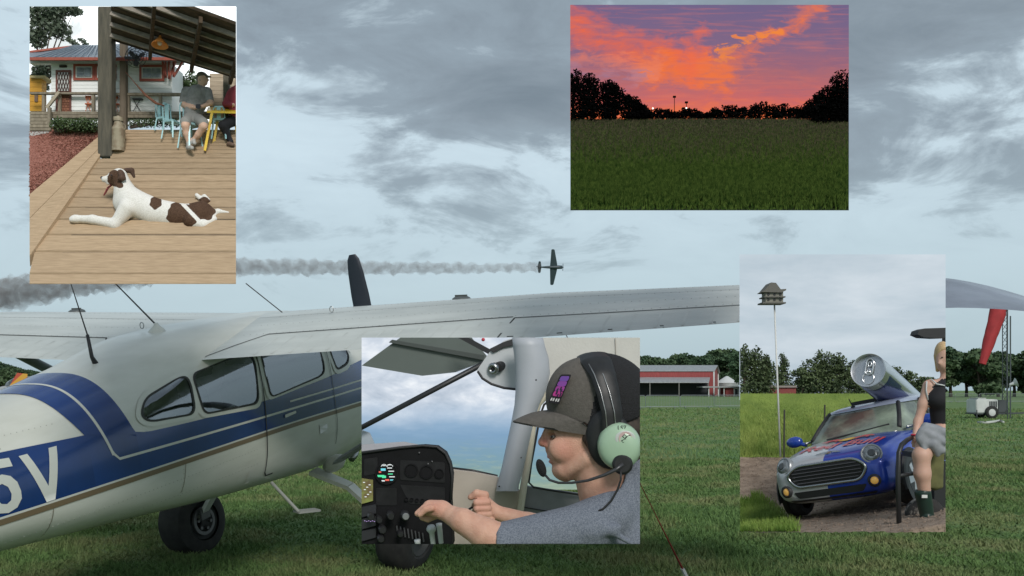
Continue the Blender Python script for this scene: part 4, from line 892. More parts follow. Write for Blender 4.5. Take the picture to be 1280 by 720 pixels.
# hedge, trees, yellow kiosk
leaf1 = M('deck_leaf', (.045, .085, .03), .6, c2=(.12, .17, .07), vs=30, lo=.35, hi=.65); leaf2 = M('deck_leaf_grey', (.05, .075, .045), .6, c2=(.13, .16, .11), vs=20)
def bush(name, rects, Y, n, ls, mat, label, cat, dep=.05, stems=True):
    a = W(rects[0][0], rects[0][3], Y); t = thing(name, a, label, cat); C, Q = [], []
    for x0, y0, x1, y1 in rects:
        p, q = W(x0, y1, Y), W(x1, y0, Y)
        C.append(((p.x + q.x) / 2, Y, (p.z + q.z) / 2)); Q.append(((q.x - p.x) / 2, dep, (q.z - p.z) / 2))
    if stems:
        m_ = MB()
        b = Vector(C[0]); b.z = min(c[2] - q[2] for c, q in zip(C, Q)) 
        for c in C: m_.tube([b, b.lerp(Vector(c), .5) + Vector((.004, 0, .006)), c], [.006, .004, .001], 5)
        m_.build('trunk', bark, t)
    trim(tri_soup('crown', leaves(C, Q, n, ls, .6), mat, t, 4), *E1); return t
bush('hedge', [(x, 148 + rng.uniform(-2, 2), x + 11, 165) for x in range(64, 118, 6)], 4.70, 2600, .006, leaf1, 'low clipped green hedge growing under the porch', 'hedge')
bush('hedge', [(x, 147.5, x + 12, 160) for x in range(157, 215, 7)], 4.775, 1200, .005, leaf1, 'low green hedge behind the far end of the deck', 'hedge', .015)
big = [(30, 0, 62, 30), (52, 4, 84, 28), (38, 18, 70, 50), (70, 0, 98, 20), (60, 24, 90, 50), (34, 36, 58, 60), (84, 8, 101, 18), (40, 78, 62, 110), (46, 70, 66, 95), (36, 90, 60, 120), (88, 50, 97, 57), (102, 50, 108, 57)]
bush('tree', big, 5.06, 4200, .0105, leaf2, 'tall leafy shade tree rising behind the house roof', 'tree', .06)
bush('tree', [(212, 92, 236, 125), (228, 88, 250, 125), (222, 98, 244, 120), (240, 96, 256, 120)], 5.02, 1500, .008, leaf1, 'green bushy tree seen between the house and the seated man', 'tree', .05)
yk = thing('kiosk', W(45, 139, 4.84), 'small yellow painted kiosk left of the white house', 'kiosk'); yel = M('kiosk_yellow', (.60, .30, .03), .6, var=.08, vs=15)
for y in np.arange(97, 138, 6): wbb('board', (37, y, 52, y + 5.7), 4.84, .05, yel, yk)
wbb('roof', (37, 94.3, 56, 97), 4.82, .09, M('kiosk_roof', (.5, .40, .2), .7), yk); wbb('window', (43, 115, 47, 127), 4.834, .01, M('kiosk_window', (.16, .10, .07), .5), yk)
# awning on posts
aw = thing('awning', W(130, 195, Yd(195)), 'dark timber awning roof carried over the deck on square posts', 'awning')
wbb('post', (122, 8, 139.3, 195.5), Yd(195.5), .055, wood_d, aw, .003); wbb('post', (149.5, 30, 157, 161), Yd(163), .03, M('post_wood_pale', (.13, .10, .07), .85, c2=(.2, .16, .12), vs=9, stretch=(8, 8, 1)), aw)
wbb('post', (279, 85, 285.5, 165), 4.70, .03, wood_d, aw)
near = [(139, -26), (320, 40)]; far_ = [(139, 51), (300, 100)]
def rp2(u, v): # u along the eave 0..1, v near->far 0..1
    Y = 4.16 + .5 * v; a = Vector(near[0]).lerp(Vector(near[1]), u); b = Vector(far_[0]).lerp(Vector(far_[1]), u); p = a.lerp(b, v); return W(p.x, p.y, Y)
for i in range(9):
    v0, v1 = i / 9 + .004, (i + 1) / 9 - .004; m_ = MB(); m_.prism([rp2(0, v0), rp2(1, v0), rp2(1, v1), rp2(0, v1)], (0, -.004, .014)); trim(m_.build('roof_board', roof_w, aw), *E1)
for i, v in enumerate((.16, .34, .52, .70, .88)):
    m_ = MB(); dn = Vector((0, -.006, -.012)); m_.bar(rp2(0, v) + dn, rp2(1, v) + dn, .010, .022, up=(0, .3, 1)); trim(m_.build('purlin', M('purlin_grey', (.30, .26, .22), .8, var=.2, vs=30), aw), *E1)
for u in (.30, .62, .92):
    m_ = MB(); m_.bar(rp2(u, .02) + Vector((0, 0, -.03)), rp2(u, .98) + Vector((0, 0, -.03)), .016, .03); trim(m_.build('rafter', roof_w, aw), *E1)
wl = thing('plank_wall', W(270, 130, 4.79), 'pale horizontal plank wall behind the seated people', 'wall')
for y in np.arange(92, 150, 5.2): m_ = MB(); wb(m_, 262, y, 297, y + 4.9, 4.79, .02); trim(m_.build('plank', M('wall_plank', (.42, .33, .24), .8, c2=(.58, .48, .36), vs=8, stretch=(1, 8, 8), rand=.12), wl), *E1)
lm = thing('pendant_lamp', W(200, 50, 4.4), 'orange enamel dome lamp hanging below the awning', 'lamp'); oc = W(200, 51, 4.42)
m_ = MB(); k = 4.42 / F; m_.lathe(oc, (.02, -.16, -1), [(-7 * k, 1.3 * k), (-3 * k, 2.2 * k), (-2 * k, 4 * k), (2 * k, 7 * k), (5.5 * k, 10 * k), (6.5 * k, 10.2 * k), (5.5 * k, 9.4 * k), (2 * k, 6.6 * k), (-1 * k, 2 * k)], 28, cap=False); m_.build('shade', M('lamp_orange', (.75, .28, .06), .35, coat=.3), lm, smooth=True)
m_ = MB(); m_.tube([oc + Vector((0, 0, 7 * k)), oc + Vector((0, .02, 20 * k))], .003, 6); m_.build('cord', black_metal, lm)
m_ = MB(); m_.ell(oc + Vector((0, -.004, -3 * k)), (3 * k, 3 * k, 3.4 * k), 12); m_.build('bulb', M('bulb_white', (.75, .74, .7), .3), lm, smooth=True)
fn = thing('wall_fan', W(157, 72, 4.69), 'black wire cage fan mounted on slim awning post', 'fan'); fc = W(170, 71, 4.66); k = 4.66 / F; wire = M('fan_black', (.03, .03, .032), .5)
for r_ in (13.5, 10, 6.5, 3): m_ = MB(); m_.tube([fc + Vector((r_ * k * math.cos(t), -.012 * (1 - r_ / 14), r_ * k * math.sin(t))) for t in np.linspace(0, 6.2832, 29)], .0016, 4); m_.build('cage_ring', wire, fn)
for j in range(12): a = j * math.pi / 6; m_ = MB(); m_.tube([fc + Vector((0, -.014, 0)), fc + Vector((13.5 * k * math.cos(a), 0, 13.5 * k * math.sin(a)))], .0011, 4); m_.build('cage_wire', wire, fn)
for j in range(3):
    a = j * 2.094 + .5; e = Vector((math.cos(a), 0, math.sin(a))); n_ = Vector((-math.sin(a), .5, math.cos(a))); m_ = MB(); m_.prism([fc + Vector((0, .008, 0)) + e * (x * k) + n_ * (y * k) for x, y in ((2, -1), (6, -3.5), (11, -3), (11.5, 1), (6, 2.5), (2, 1))], (0, .002, 0)); m_.build('blade', wire, fn)
m_ = MB(); m_.lathe(fc, (0, 1, 0), [(0, 3 * k), (.03, 3 * k), (.03, 0)], 12, cap=False); m_.bar(fc + Vector((0, .025, 0)), W(156, 72, 4.69), .012, .01); m_.build('motor', wire, fn)
m_ = MB(); P = [W(157, 90, 4.70), W(168, 103, 4.69), W(182, 119, 4.68), (W(195, 129, 4.67)), W(205, 132, 4.67)]; m_.tube(P, [.002, .0025, .006, .007, .003], 8); tag(m_.build('hammock_strap', M('strap_brown', (.25, .10, .06), .8), None, smooth=True), 'rolled brown hammock strung from the slim awning post', 'hammock')
# milk can
mc = W(148, 189, Yd(189)); k = mc.y / F; can_t = thing('milk_can', mc, 'rusty cream metal milk can standing behind the thick post', 'can'); rust = M('can_rust', (.36, .31, .22), .6, c2=(.17, .10, .06), vs=18, lo=.45, hi=.7)
m_ = MB(); m_.lathe(mc, (0, 0, 1), [(0, 8 * k), (26 * k, 8 * k), (27 * k, 8.3 * k), (28 * k, 8 * k), (33 * k, 5.5 * k), (37 * k, 5 * k)], 26); m_.build('body', rust, can_t, auto=R(40))
m_ = MB(); m_.lathe(mc, (0, 0, 1), [(37 * k, 6 * k), (40 * k, 6.4 * k), (42 * k, 6 * k), (43 * k, 2 * k), (44 * k, 1.8 * k), (44 * k, 0)], 24, cap=False); m_.build('lid', rust, can_t, auto=R(40))
for s in (-1, 1): m_ = MB(); m_.tube([mc + Vector((s * x * k, -.004, z * k)) for x, z in ((7.6, 26), (9.6, 29), (9, 33), (6, 34))], .0018, 6); m_.build('handle', rust, can_t)
# aqua metal chairs, yellow table
aqua = M('chair_aqua', (.40, .66, .70), .4, .1, var=.08, vs=20)
def chair(cx, base_y, seat_y, w, back_y, label, turn=0., group='aqua metal chairs at the table'):
    Yc = Yd(base_y); k = Yc / F; b = W(cx, base_y, Yc); t = thing('chair', b, label, 'chair', group); sh_ = (base_y - seat_y) * k; bh = (base_y - back_y) * k; ww = w * k / 2; dp = ww * .95
    R3 = Matrix.Rotation(turn, 3, 'Z'); q = lambda x, y, z: b + R3 @ Vector((x, y, z))
    m_ = MB(); m_.loft([[q(x * ww * s_, y * dp * s_, z) for x, y in ((-.9, -1), (.9, -1), (1, -.9), (1, .9), (.9, 1), (-.9, 1), (-1, .9), (-1, -.9))] for z, s_ in ((sh_ - .008, .96), (sh_, 1), (sh_ + .002, .97))]); m_.build('seat', aqua, t)
    for sx in (-1, 1):
        for sy in (-1, 1): m_ = MB(); m_.bar(q(sx * ww * .85, sy * dp * .85, sh_ - .006), q(sx * ww * 1.12, sy * dp * 1.15, 0), .010, .006, w2=.006); m_.build('leg', aqua, t)
        m_ = MB(); m_.tube([q(sx * ww * .9, dp * .95, sh_), q(sx * ww * .85, dp * 1.1, bh * .9), q(sx * ww * .6, dp * 1.12, bh)], .0035, 6); m_.build('back_post', aqua, t)
    m_ = MB(); m_.bar(q(-ww * .6, dp * 1.12, bh), q(ww * .6, dp * 1.12, bh), .005, .007); m_.build('top_rail', aqua, t)
    m_ = MB(); m_.bar(q(0, dp * 1.0, sh_), q(0, dp * 1.12, bh), ww * .62, .003, up=(0, 1, 0)); m_.build('back_splat', aqua, t)
    return t
chair(204, 164, 148, 13, 130, 'aqua metal chair standing empty farthest from the yellow table', R(70)); chair(215, 175, 152, 16, 129, 'aqua metal chair standing empty behind the man in shorts', R(70)); ch3 = chair(238, 186, 156, 19, 128, 'aqua metal chair with the man in shorts sitting on it', R(60)); chair(276, 176, 150, 16, 136, 'aqua metal chair partly hidden behind the yellow table', R(180))
yt = thing('table', W(275, 188, Yd(188)), 'yellow metal table with splayed legs beside the seated man', 'table'); yelm = M('table_yellow', (.85, .56, .03), .4, coat=.2)
Yt = Yd(186); m_ = MB(); a = W(258.5, 137, Yt - .02); m_.prism([W(258.5, 138.5, Yt - .03), W(297, 139.5, Yt - .03), W(300, 134.3, Yt + .09), W(260, 133.8, Yt + .07)], (0, 0, -.010)); trim(m_.build('tabletop', yelm, yt), *E1)
for P in (((265.5, 139, Yt - .02), (256, 188.5, Yt - .03)), ((274, 139, Yt + .05), (266.5, 183, Yt + .04)), ((293, 139, Yt + .05), (300, 186, Yt + .03))): m_ = MB(); m_.bar(W(*P[0]), W(*P[1]), .018, .012, w2=.012); trim(m_.build('leg', yelm, yt), *E1)
for i, x in enumerate((110, 144)): # little orange cafe chairs on the porch
    t = thing('cafe_chair', W(x, 139, 4.785), 'small orange folding cafe chair on the house porch', 'chair', 'orange cafe chairs on the porch'); om = M('cafe_orange', (.52, .13, .05), .5)
    wbb('backrest', (x - 3.5, 119.5, x + 3.5, 123), 4.785, .003, om, t); wbb('seat', (x - 4, 129, x + 4, 130.3), 4.775, .02, om, t)
    for s in (-1, 1): m_ = MB(); m_.tube([W(x + 3.4 * s, 119.5, 4.785), W(x - 3 * s, 139, 4.778)], .0018, 5); m_.build('leg', om, t)
t = thing('cafe_table', W(171, 139, 4.785), 'small dark folding cafe table standing on the house porch', 'table'); wbb('tabletop', (165, 122.5, 177, 124), 4.775, .025, black_metal, t)
for s in (-1, 1): m_ = MB(); m_.tube([W(171 + 4.5 * s, 124, 4.785), W(171 - 4.5 * s, 139, 4.785)], .0018, 5); m_.build('leg', black_metal, t)

# ---- the dog
Yg_ = Yd(283); fur = M('dog_white', (.86, .84, .80), .8, var=.08, vs=60, bump=.15, bs=200); brown = M('dog_brown', (.085, .045, .028), .75, var=.25, vs=60, bump=.15, bs=200); pink = M('dog_tongue', (.50, .13, .14), .4); nose_m = M('dog_nose', (.03, .02, .02), .4)
def z3(zx, zy, dy=0.): return tuple(W(zx / 5.818 + 75, zy / 5.818 + 195, Yg_ + .07 + dy))
k = (Yg_ + .07) / F / 5.818     # one zoomed pixel in metres
dg = thing('dog', W(200, 290, Yg_ + .05), 'white dog with brown patches lying on the deck, tongue out', 'dog')
P = [('c', z3(430, 135), z3(400, 150), 44 * k, 46 * k, 0), ('c', z3(390, 165, -.004), z3(325, 170, -.008), 33 * k, 23 * k, 0), ('c', z3(400, 195), z3(350, 200, -.006), 24 * k, 11 * k, 0),
     ('c', z3(440, 150), z3(470, 260), 50 * k, 72 * k, 0), ('c', z3(475, 260), z3(535, 350), 74 * k, 104 * k, 0), ('c', z3(535, 345), z3(690, 410), 106 * k, 100 * k, 0), ('c', z3(690, 412), z3(880, 445), 102 * k, 98 * k, 0), ('c', z3(880, 450), z3(1030, 425), 90 * k, 92 * k, 0), ('c', z3(1030, 425), z3(1085, 440), 88 * k, 62 * k, 0),
     ('e', z3(480, 330), (92 * k, 75 * k, 100 * k), 0),
     # near foreleg, far foreleg
     ('c', z3(490, 380, -.05), z3(400, 500, -.06), 62 * k, 36 * k, 0), ('c', z3(400, 495, -.06), z3(240, 462, -.06), 40 * k, 31 * k, 0), ('c', z3(240, 462, -.06), z3(120, 457, -.06), 31 * k, 26 * k, 0), ('e', z3(108, 458, -.06), (38 * k, 30 * k, 27 * k), 0), ('c', z3(95, 462, -.07), z3(84, 466, -.07), 13 * k, 11 * k, 0), ('c', z3(95, 462, -.05), z3(84, 464, -.05), 13 * k, 11 * k, 0),
     ('c', z3(470, 350, .06), z3(400, 352, .07), 34 * k, 22 * k, 0), ('c', z3(400, 352, .07), z3(310, 352, .07), 20 * k, 20 * k, 0), ('e', z3(295, 354, .07), (26 * k, 22 * k, 20 * k), 0),
     # hind legs: thighs folded, shins reaching back, paws turned up behind
     ('c', z3(960, 470, -.05), z3(1040, 500, -.05), 60 * k, 34 * k, 0), ('c', z3(1040, 500, -.05), z3(1120, 460, -.03), 32 * k, 24 * k, 0), ('c', z3(930, 380, .07), z3(905, 345, .08), 34 * k, 20 * k, 0), ('c', z3(905, 345, .08), z3(1000, 320, .09), 18 * k, 16 * k, 0),
     ('c', z3(1045, 330, .05), z3(995, 285, .05), 18 * k, 15 * k, 0), ('c', z3(1075, 325, .05), z3(1050, 292, .05), 18 * k, 16 * k, 0), ('c', z3(1030, 370, .04), z3(1065, 322, .05), 30 * k, 18 * k, 0),
     ('c', z3(1110, 425), z3(1150, 403), 24 * k, 17 * k, 0), ('c', z3(1150, 403), z3(1225, 411), 17 * k, 8 * k, 0)]
dob = soft('body', P, .0032, .012, [fur, brown], dg)
me = dob.data; bs_ = base(dob); vals = []
for vt in me.vertices:
    w = vt.co + bs_; zx = ((w.x / w.y * F + 640) - 75) * 5.818; zy = ((HOR - (w.z - H) / w.y * F) - 195) * 5.818; nz_ = 7 * math.sin(zx * .07 + zy * .05) + 5 * math.sin(zy * .11 - zx * .03)
    def el(cx, cy, rx, ry): return (1 - math.hypot((zx - cx + nz_) / rx, (zy - cy + nz_) / ry)) * min(rx, ry)      # signed, in zoomed pixels
    v = max(el(400, 165, 58, 62), el(415, 200, 40, 30), el(695, 338, 44, 48), el(885, 440, 105, 96), el(840, 395, 55, 60), el(1030, 385, 95, 85))
    v = min(v, zx - 345) if zx < 500 else v
    if 425 < zx < 500 and zy < 180: v = min(v, abs(zx - 440) - 14 if zy < 115 else v)
    if 880 < zx < 1020: v = min(v, abs((zy - 350) - (zx - 895) * 1.05) * .7 - 14)
    vals.append(.5 + max(-1, min(1, v / 9)) * .5)
at = me.attributes.new('patch', 'FLOAT', 'POINT'); at.data.foreach_set('value', vals)
dm = bpy.data.materials.new('dog_coat'); dm.use_nodes = True; N = dm.node_tree.nodes; L = dm.node_tree.links; pb_ = N['Principled BSDF']; pb_.inputs['Roughness'].default_value = .85; pb_.inputs['Specular IOR Level'].default_value = .2
an_ = N.new('ShaderNodeAttribute'); an_.attribute_name = 'patch'; tc = N.new('ShaderNodeTexCoord'); n1 = N.new('ShaderNodeTexNoise'); n1.inputs['Scale'].default_value = 320; n1.inputs['Detail'].default_value = 5; mp_d = N.new('ShaderNodeMapping'); mp_d.inputs['Scale'].default_value = (.45, 1, 1.2); L.new(tc.outputs['Object'], mp_d.inputs[0]); L.new(mp_d.outputs[0], n1.inputs[0])
ma = N.new('ShaderNodeMath'); ma.operation = 'MULTIPLY_ADD'; L.new(n1.outputs[0], ma.inputs[0]); ma.inputs[1].default_value = .7; ma.inputs[2].default_value = -.35; mb_ = N.new('ShaderNodeMath'); mb_.operation = 'ADD'; L.new(ma.outputs[0], mb_.inputs[0]); L.new(an_.outputs['Fac'], mb_.inputs[1])
r1 = N.new('ShaderNodeValToRGB'); r1.color_ramp.elements[0].position = .42; r1.color_ramp.elements[1].position = .58; L.new(mb_.outputs[0], r1.inputs[0])
def two(c0, c1):
    r = N.new('ShaderNodeValToRGB'); r.color_ramp.elements[0].position = .35; r.color_ramp.elements[1].position = .65; r.color_ramp.elements[0].color = (*c0, 1); r.color_ramp.elements[1].color = (*c1, 1); L.new(n1.outputs[0], r.inputs[0]); return r.outputs[0]
mxd = N.new('ShaderNodeMixRGB'); L.new(r1.outputs[0], mxd.inputs[0]); L.new(two((.72, .69, .64), (.90, .88, .84)), mxd.inputs[1]); L.new(two((.06, .032, .02), (.13, .075, .048)), mxd.inputs[2]); L.new(mxd.outputs[0], pb_.inputs['Base Color'])
bpn = N.new('ShaderNodeBump'); bpn.inputs['Strength'].default_value = .15; bpn.inputs['Distance'].default_value = .004; L.new(n1.outputs[0], bpn.inputs['Height']); L.new(bpn.outputs[0], pb_.inputs['Normal'])
me.materials.clear(); me.materials.append(dm); me.polygons.foreach_set('material_index', [0] * len(me.polygons)); me.update()
def ear(name, pts, th): return soft(name, [('c', z3(*a[:2], a[2]), z3(*b[:2], b[2]), ra * k, rb * k, 0) for a, b, ra, rb in pts], .0026, .006, [brown], dg)
ear('ear', [((440, 120, -.045), (450, 160, -.05), 22, 20), ((450, 160, -.05), (425, 165, -.052), 18, 10), ((455, 130, -.045), (470, 165, -.046), 16, 10)], 0)
ear('ear', [((480, 105, .03), (520, 105, .032), 18, 20), ((520, 105, .032), (538, 150, .032), 18, 10)], 0)
m_ = MB(); m_.ell(z3(304, 158, -.008), (10 * k, 12 * k, 11 * k), 10); m_.build('nose', nose_m, dg, smooth=True)
m_ = MB(); m_.ell(z3(375, 140, -.043), (7 * k, 5 * k, 7 * k), 10); m_.build('eye', nose_m, dg, smooth=True)
m_ = MB(); m_.loft([[Vector(z3(x, y, dy)) + Vector((0, w * k * math.cos(t), 0)) + Vector((.6, 0, .35)) * (5 * k * math.sin(t)) for t in np.linspace(0, 6.283, 11)[:-1]] for x, y, w, dy in ((375, 212, 16, -.004), (350, 230, 18, -.006), (335, 258, 17, -.008), (324, 278, 14, -.008), (318, 288, 6, -.008))]); m_.build('tongue', pink, dg, smooth=True)

# ---- the man on the chair and his neighbour in red
skin1 = M('skin_warm', (.74, .48, .36), .6, sub=.05); grey_s = M('shirt_grey', (.30, .295, .29), .85, var=.2, vs=40); shorts = M('shorts_grey', (.30, .30, .285), .85); shoe = M('shoe_pale', (.45, .44, .42), .7); hair_g = M('hair_grey', (.22, .20, .18), .8)
Ym_ = Yd(186) + .03; km = Ym_ / F
def q(px, py, dy=0.): return tuple(W(px, py, Ym_ + dy))
mn = thing('person', W(240, 186, Ym_), 'seated man in grey shirt, shorts and cap holding a phone', 'person')
P = [('c', q(246, 118), q(241, 145), 11.5 * km, 11 * km, 1), ('c', q(234, 115), q(258, 115), 6 * km, 6 * km, 1), ('e', q(245, 128), (13.5 * km, 9.5 * km, 15 * km), 1), ('c', q(233, 115), q(229.5, 126, -.01), 6 * km, 5.2 * km, 1), ('c', q(259, 115), q(262, 125, -.01), 6 * km, 5.2 * km, 1),
     ('c', q(229.5, 126, -.01), q(229.5, 131, -.015), 3.6 * km, 3.2 * km, 0), ('c', q(229.5, 131, -.015), q(241, 134, -.05), 3.2 * km, 2.2 * km, 0), ('c', q(262, 125, -.01), q(263, 129, -.02), 3.6 * km, 3.2 * km, 0), ('c', q(263, 129, -.02), q(253, 133, -.05), 3.2 * km, 2.2 * km, 0),
     ('c', q(251, 110), q(252, 101), 4.2 * km, 4 * km, 0), ('e', q(253.5, 98), (5.8 * km, 6 * km, 7.4 * km), 0), ('c', q(259, 98.5), q(260, 100), 1.3 * km, 1.5 * km, 0), ('e', q(255, 103.5), (4.4 * km, 4.2 * km, 3.4 * km), 0),
     ('c', q(239, 148), q(232, 152.5, -.075), 8 * km, 6.6 * km, 2), ('c', q(245, 148), q(254, 153.5, -.07), 8 * km, 6.6 * km, 2),
     ('c', q(232, 153, -.075), q(231.8, 157, -.085), 5.2 * km, 4.6 * km, 0), ('c', q(231.8, 157, -.085), q(233.5, 167, -.07), 4.6 * km, 4.2 * km, 0), ('c', q(233.5, 167, -.07), q(236, 179, -.06), 4.2 * km, 2.4 * km, 0),
     ('c', q(254, 154, -.07), q(254.5, 158, -.08), 5.2 * km, 4.5 * km, 0), ('c', q(254.5, 158, -.08), q(248, 168, -.06), 4.5 * km, 4 * km, 0), ('c', q(248, 168, -.06), q(241.5, 175, -.05), 3.8 * km, 2.4 * km, 0),
     ('c', q(236, 180, -.06), q(237, 184.5, -.085), 2.8 * km, 2.6 * km, 3), ('c', q(235, 185, -.06), q(240, 185, -.10), 2.8 * km, 2.6 * km, 3), ('c', q(241, 176, -.05), q(243, 179, -.07), 2.7 * km, 2.6 * km, 3)]
soft('body', P, .0036, .008, [skin1, grey_s, shorts, shoe], mn)
def hand(c, dirv, side_, km_, mat, parent, curl=.8):
    """small curled hand: palm, four fingers, thumb"""
    c, d = Vector(c), Vector(dirv).normalized(); s = Vector(side_).normalized(); n = d.cross(s); u = 1.0 * km_
    P = [('c', c, c + d * 2.2 * u, 2.0 * u, 1.9 * u, 0)]
    for i, ln in enumerate((2.6, 3.0, 2.8, 2.2)):
        b = c + d * 2.4 * u + s * (i - 1.5) * 1.05 * u; e = b + d * ln * .55 * u + n * curl * .5 * u; P += [('c', b, e, .62 * u, .58 * u, 0), ('c', e, e + n * ln * .5 * u * curl + d * ln * .15 * u, .56 * u, .48 * u, 0)]
    P += [('c', c + s * -1.7 * u, c + s * -2.6 * u + d * 1.4 * u + n * .6 * u, .75 * u, .6 * u, 0)]
    return soft('hand', [(p[0], tuple(p[1]), tuple(p[2]), *p[3:]) for p in P], .0018, .002, [mat], parent)
hand(q(242, 134, -.05), (1, 0, -.1), (0, -.5, 1), km, skin1, mn); hand(q(252.5, 133, -.05), (-1, 0, .0), (0, -.5, 1), km, skin1, mn)
P = [('e', q(252.5, 94.5), (6.4 * km, 6.6 * km, 4.6 * km), 0), ('c', q(256, 95.5, -.006), q(263, 96, -.008), 2.2 * km, 1.1 * km, 0), ('c', q(257, 95.3, .006), q(263, 96, .004), 2 * km, 1.1 * km, 0), ('-', ('e', q(252.5, 100.5), (5.9 * km, 6 * km, 4.5 * km), 0))]
soft('cap', P, .0028, .004, [M('cap_khaki', (.16, .14, .11), .85, var=.15, vs=60)], mn)
soft('hair', [('c', q(247.5, 97), q(248, 102), 2.6 * km, 1.6 * km, 0), ('e', q(250.5, 99.5, -.018), (1.3 * km, .9 * km, 2 * km), 0)], .0026, .004, [hair_g], mn)
m_ = MB(); m_.box(Vector(q(244.5, 135.2, -.068)), Vector(q(251, 130.6, -.062))); tag(m_.build('phone', M('phone_black', (.012, .012, .014), .2), None, bevel=.0008), 'black phone held in the hands of the seated man', 'phone')
p2 = thing('person', W(290, 186, Ym_ - .02), 'seated person in red top and black trousers behind yellow table', 'person'); q_ = lambda x, y, dy=0.: q(x, y, dy + .02)
P = [('c', q_(295, 118), q_(298, 145), 10 * km, 11 * km, 1), ('c', q_(288, 118), q_(282, 130, -.02), 5 * km, 4 * km, 1), ('c', q_(282, 130, -.02), q_(289, 131, -.05), 3.6 * km, 2.8 * km, 1), ('c', q_(297, 148), q_(279, 157, -.05), 7.5 * km, 6 * km, 2), ('c', q_(279, 157, -.05), q_(286, 173, -.02), 5.6 * km, 3.6 * km, 2), ('c', q_(286, 173, -.02), q_(289, 177, -.02), 3.4 * km, 3 * km, 2), ('c', q_(286, 180, -.04), q_(291, 181, -.05), 3 * km, 2.6 * km, 3), ('c', q_(297, 110), q_(298, 104), 4 * km, 4 * km, 0), ('e', q_(300, 99), (6 * km, 6 * km, 7.5 * km), 0)]
trim(soft('body', P, .0036, .008, [skin1, M('shirt_red', (.30, .045, .06), .8), M('trousers_black', (.018, .018, .022), .85), M('shoe_brown', (.16, .10, .07), .7)], p2), *E1)
trim(hand(q_(289, 131, -.05), (1, 0, 0), (0, -.5, 1), km, skin1, p2), *E1)
# ------------------------------------------------------------------ the sunset meadow: raked field of grass, dark trees, glowing sky behind
E2 = (713, 1061, 6, 263)
Ys = lambda py: 4.2 + (263 - py) / 115 * .42
S2 = lambda px, py, up=0.: W(px, py, Ys(py)) + Vector((0, 0, up))
fld = MB(); fld.prism([S2(713, 263, -.001), S2(1061, 263, -.001), S2(1061, 148, -.004), S2(713, 148, -.004)], (0, .01, -.02)); tag(trim(fld.build('meadow_ground', M('dusk_soil', (.012, .020, .006), .95, spec=.1), None), *E2), kind='structure')  # dusk is painted into the near-black soil colour; daylight falls on it
n = 52000; py = 263 - 114 * npr.random(n) ** .8; px = 713 + 348 * npr.random(n); Y = 4.2 + (263 - py) / 115 * .42
hp = (2.2 + 20 * ((py - 148) / 115) ** 1.3) * (.5 + .8 * npr.random(n)); hp = np.minimum(hp, py - 146 + 1.5)
bx, bz_ = (px - 640) / F * Y, H + (HOR - py) / F * Y; hh = hp / F * Y; w = .0009 + .0016 * (py - 148) / 115; ln = npr.normal(size=n) * .45 * hh
tx_ = np.clip(bx + ln, (714 - 640) / F * Y, (1060 - 640) / F * Y)
V = np.stack([np.stack([bx - w, Y, bz_], 1), np.stack([bx + w, Y, bz_], 1), np.stack([tx_, Y + npr.normal(size=n) * .2 * hh, np.where(py > 262, bz_ + hh, bz_ + hh)], 1)], 1).reshape(-1, 3)
far_m = (py < 214) & (npr.random(n) < (214 - py) / 70); V = V.reshape(-1, 3, 3)
tag(trim(tri_soup('meadow_seed_heads', V[far_m].reshape(-1, 3), M('dusk_seed', (.035, .031, .017), .9, c2=(.10, .087, .052), vs=80, spec=.1)), *E2), 'brownish seed heads over the far part of the meadow', 'grass', kind='stuff')  # seed-head brown, with the dusk darkness mixed into the colour
tag(trim(tri_soup('meadow_grass', V[~far_m].reshape(-1, 3), M('dusk_grass', (.010, .030, .004), .9, c2=(.09, .135, .026), vs=55, lo=.35, hi=.7, spec=.1)), *E2), 'long dark green meadow grass under the sunset sky', 'grass', kind='stuff')  # grass green darkened in the colour itself to paint dusk under daylight
dusk = M('dusk_leaf', (.0015, .0018, .002), 1., c2=(.005, .005, .005), vs=30, spec=.02)  # near-black leaf colour paints the backlit silhouette
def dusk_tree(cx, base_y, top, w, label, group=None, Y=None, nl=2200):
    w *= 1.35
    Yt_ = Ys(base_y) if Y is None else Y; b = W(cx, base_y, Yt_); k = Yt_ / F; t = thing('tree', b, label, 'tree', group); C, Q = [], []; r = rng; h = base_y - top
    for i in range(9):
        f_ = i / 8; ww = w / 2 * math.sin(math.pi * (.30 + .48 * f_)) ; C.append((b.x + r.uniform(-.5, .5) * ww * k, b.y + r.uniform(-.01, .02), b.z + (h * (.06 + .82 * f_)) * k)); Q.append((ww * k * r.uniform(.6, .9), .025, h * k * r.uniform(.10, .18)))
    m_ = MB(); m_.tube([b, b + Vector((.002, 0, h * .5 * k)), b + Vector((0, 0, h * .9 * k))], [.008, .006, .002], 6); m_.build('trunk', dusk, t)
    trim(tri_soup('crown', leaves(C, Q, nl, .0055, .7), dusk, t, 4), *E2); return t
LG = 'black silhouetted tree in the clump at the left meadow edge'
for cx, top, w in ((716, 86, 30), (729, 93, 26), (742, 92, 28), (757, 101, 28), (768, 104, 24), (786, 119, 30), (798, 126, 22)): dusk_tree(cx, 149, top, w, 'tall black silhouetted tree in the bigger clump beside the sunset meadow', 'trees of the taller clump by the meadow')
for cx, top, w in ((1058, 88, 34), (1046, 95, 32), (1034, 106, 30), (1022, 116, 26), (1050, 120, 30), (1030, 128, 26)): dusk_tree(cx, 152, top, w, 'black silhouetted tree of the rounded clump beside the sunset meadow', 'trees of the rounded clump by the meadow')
x = 806
while x < 1014: dusk_tree(x, 148.2, 134 + rng.uniform(-4, 4) - (3 if 935 < x < 985 else 0) + (3 if x < 890 else 0), 20, 'small dark tree in the distant treeline under the sunset', 'distant trees under the sunset', 4.655, 420); x += 9.5
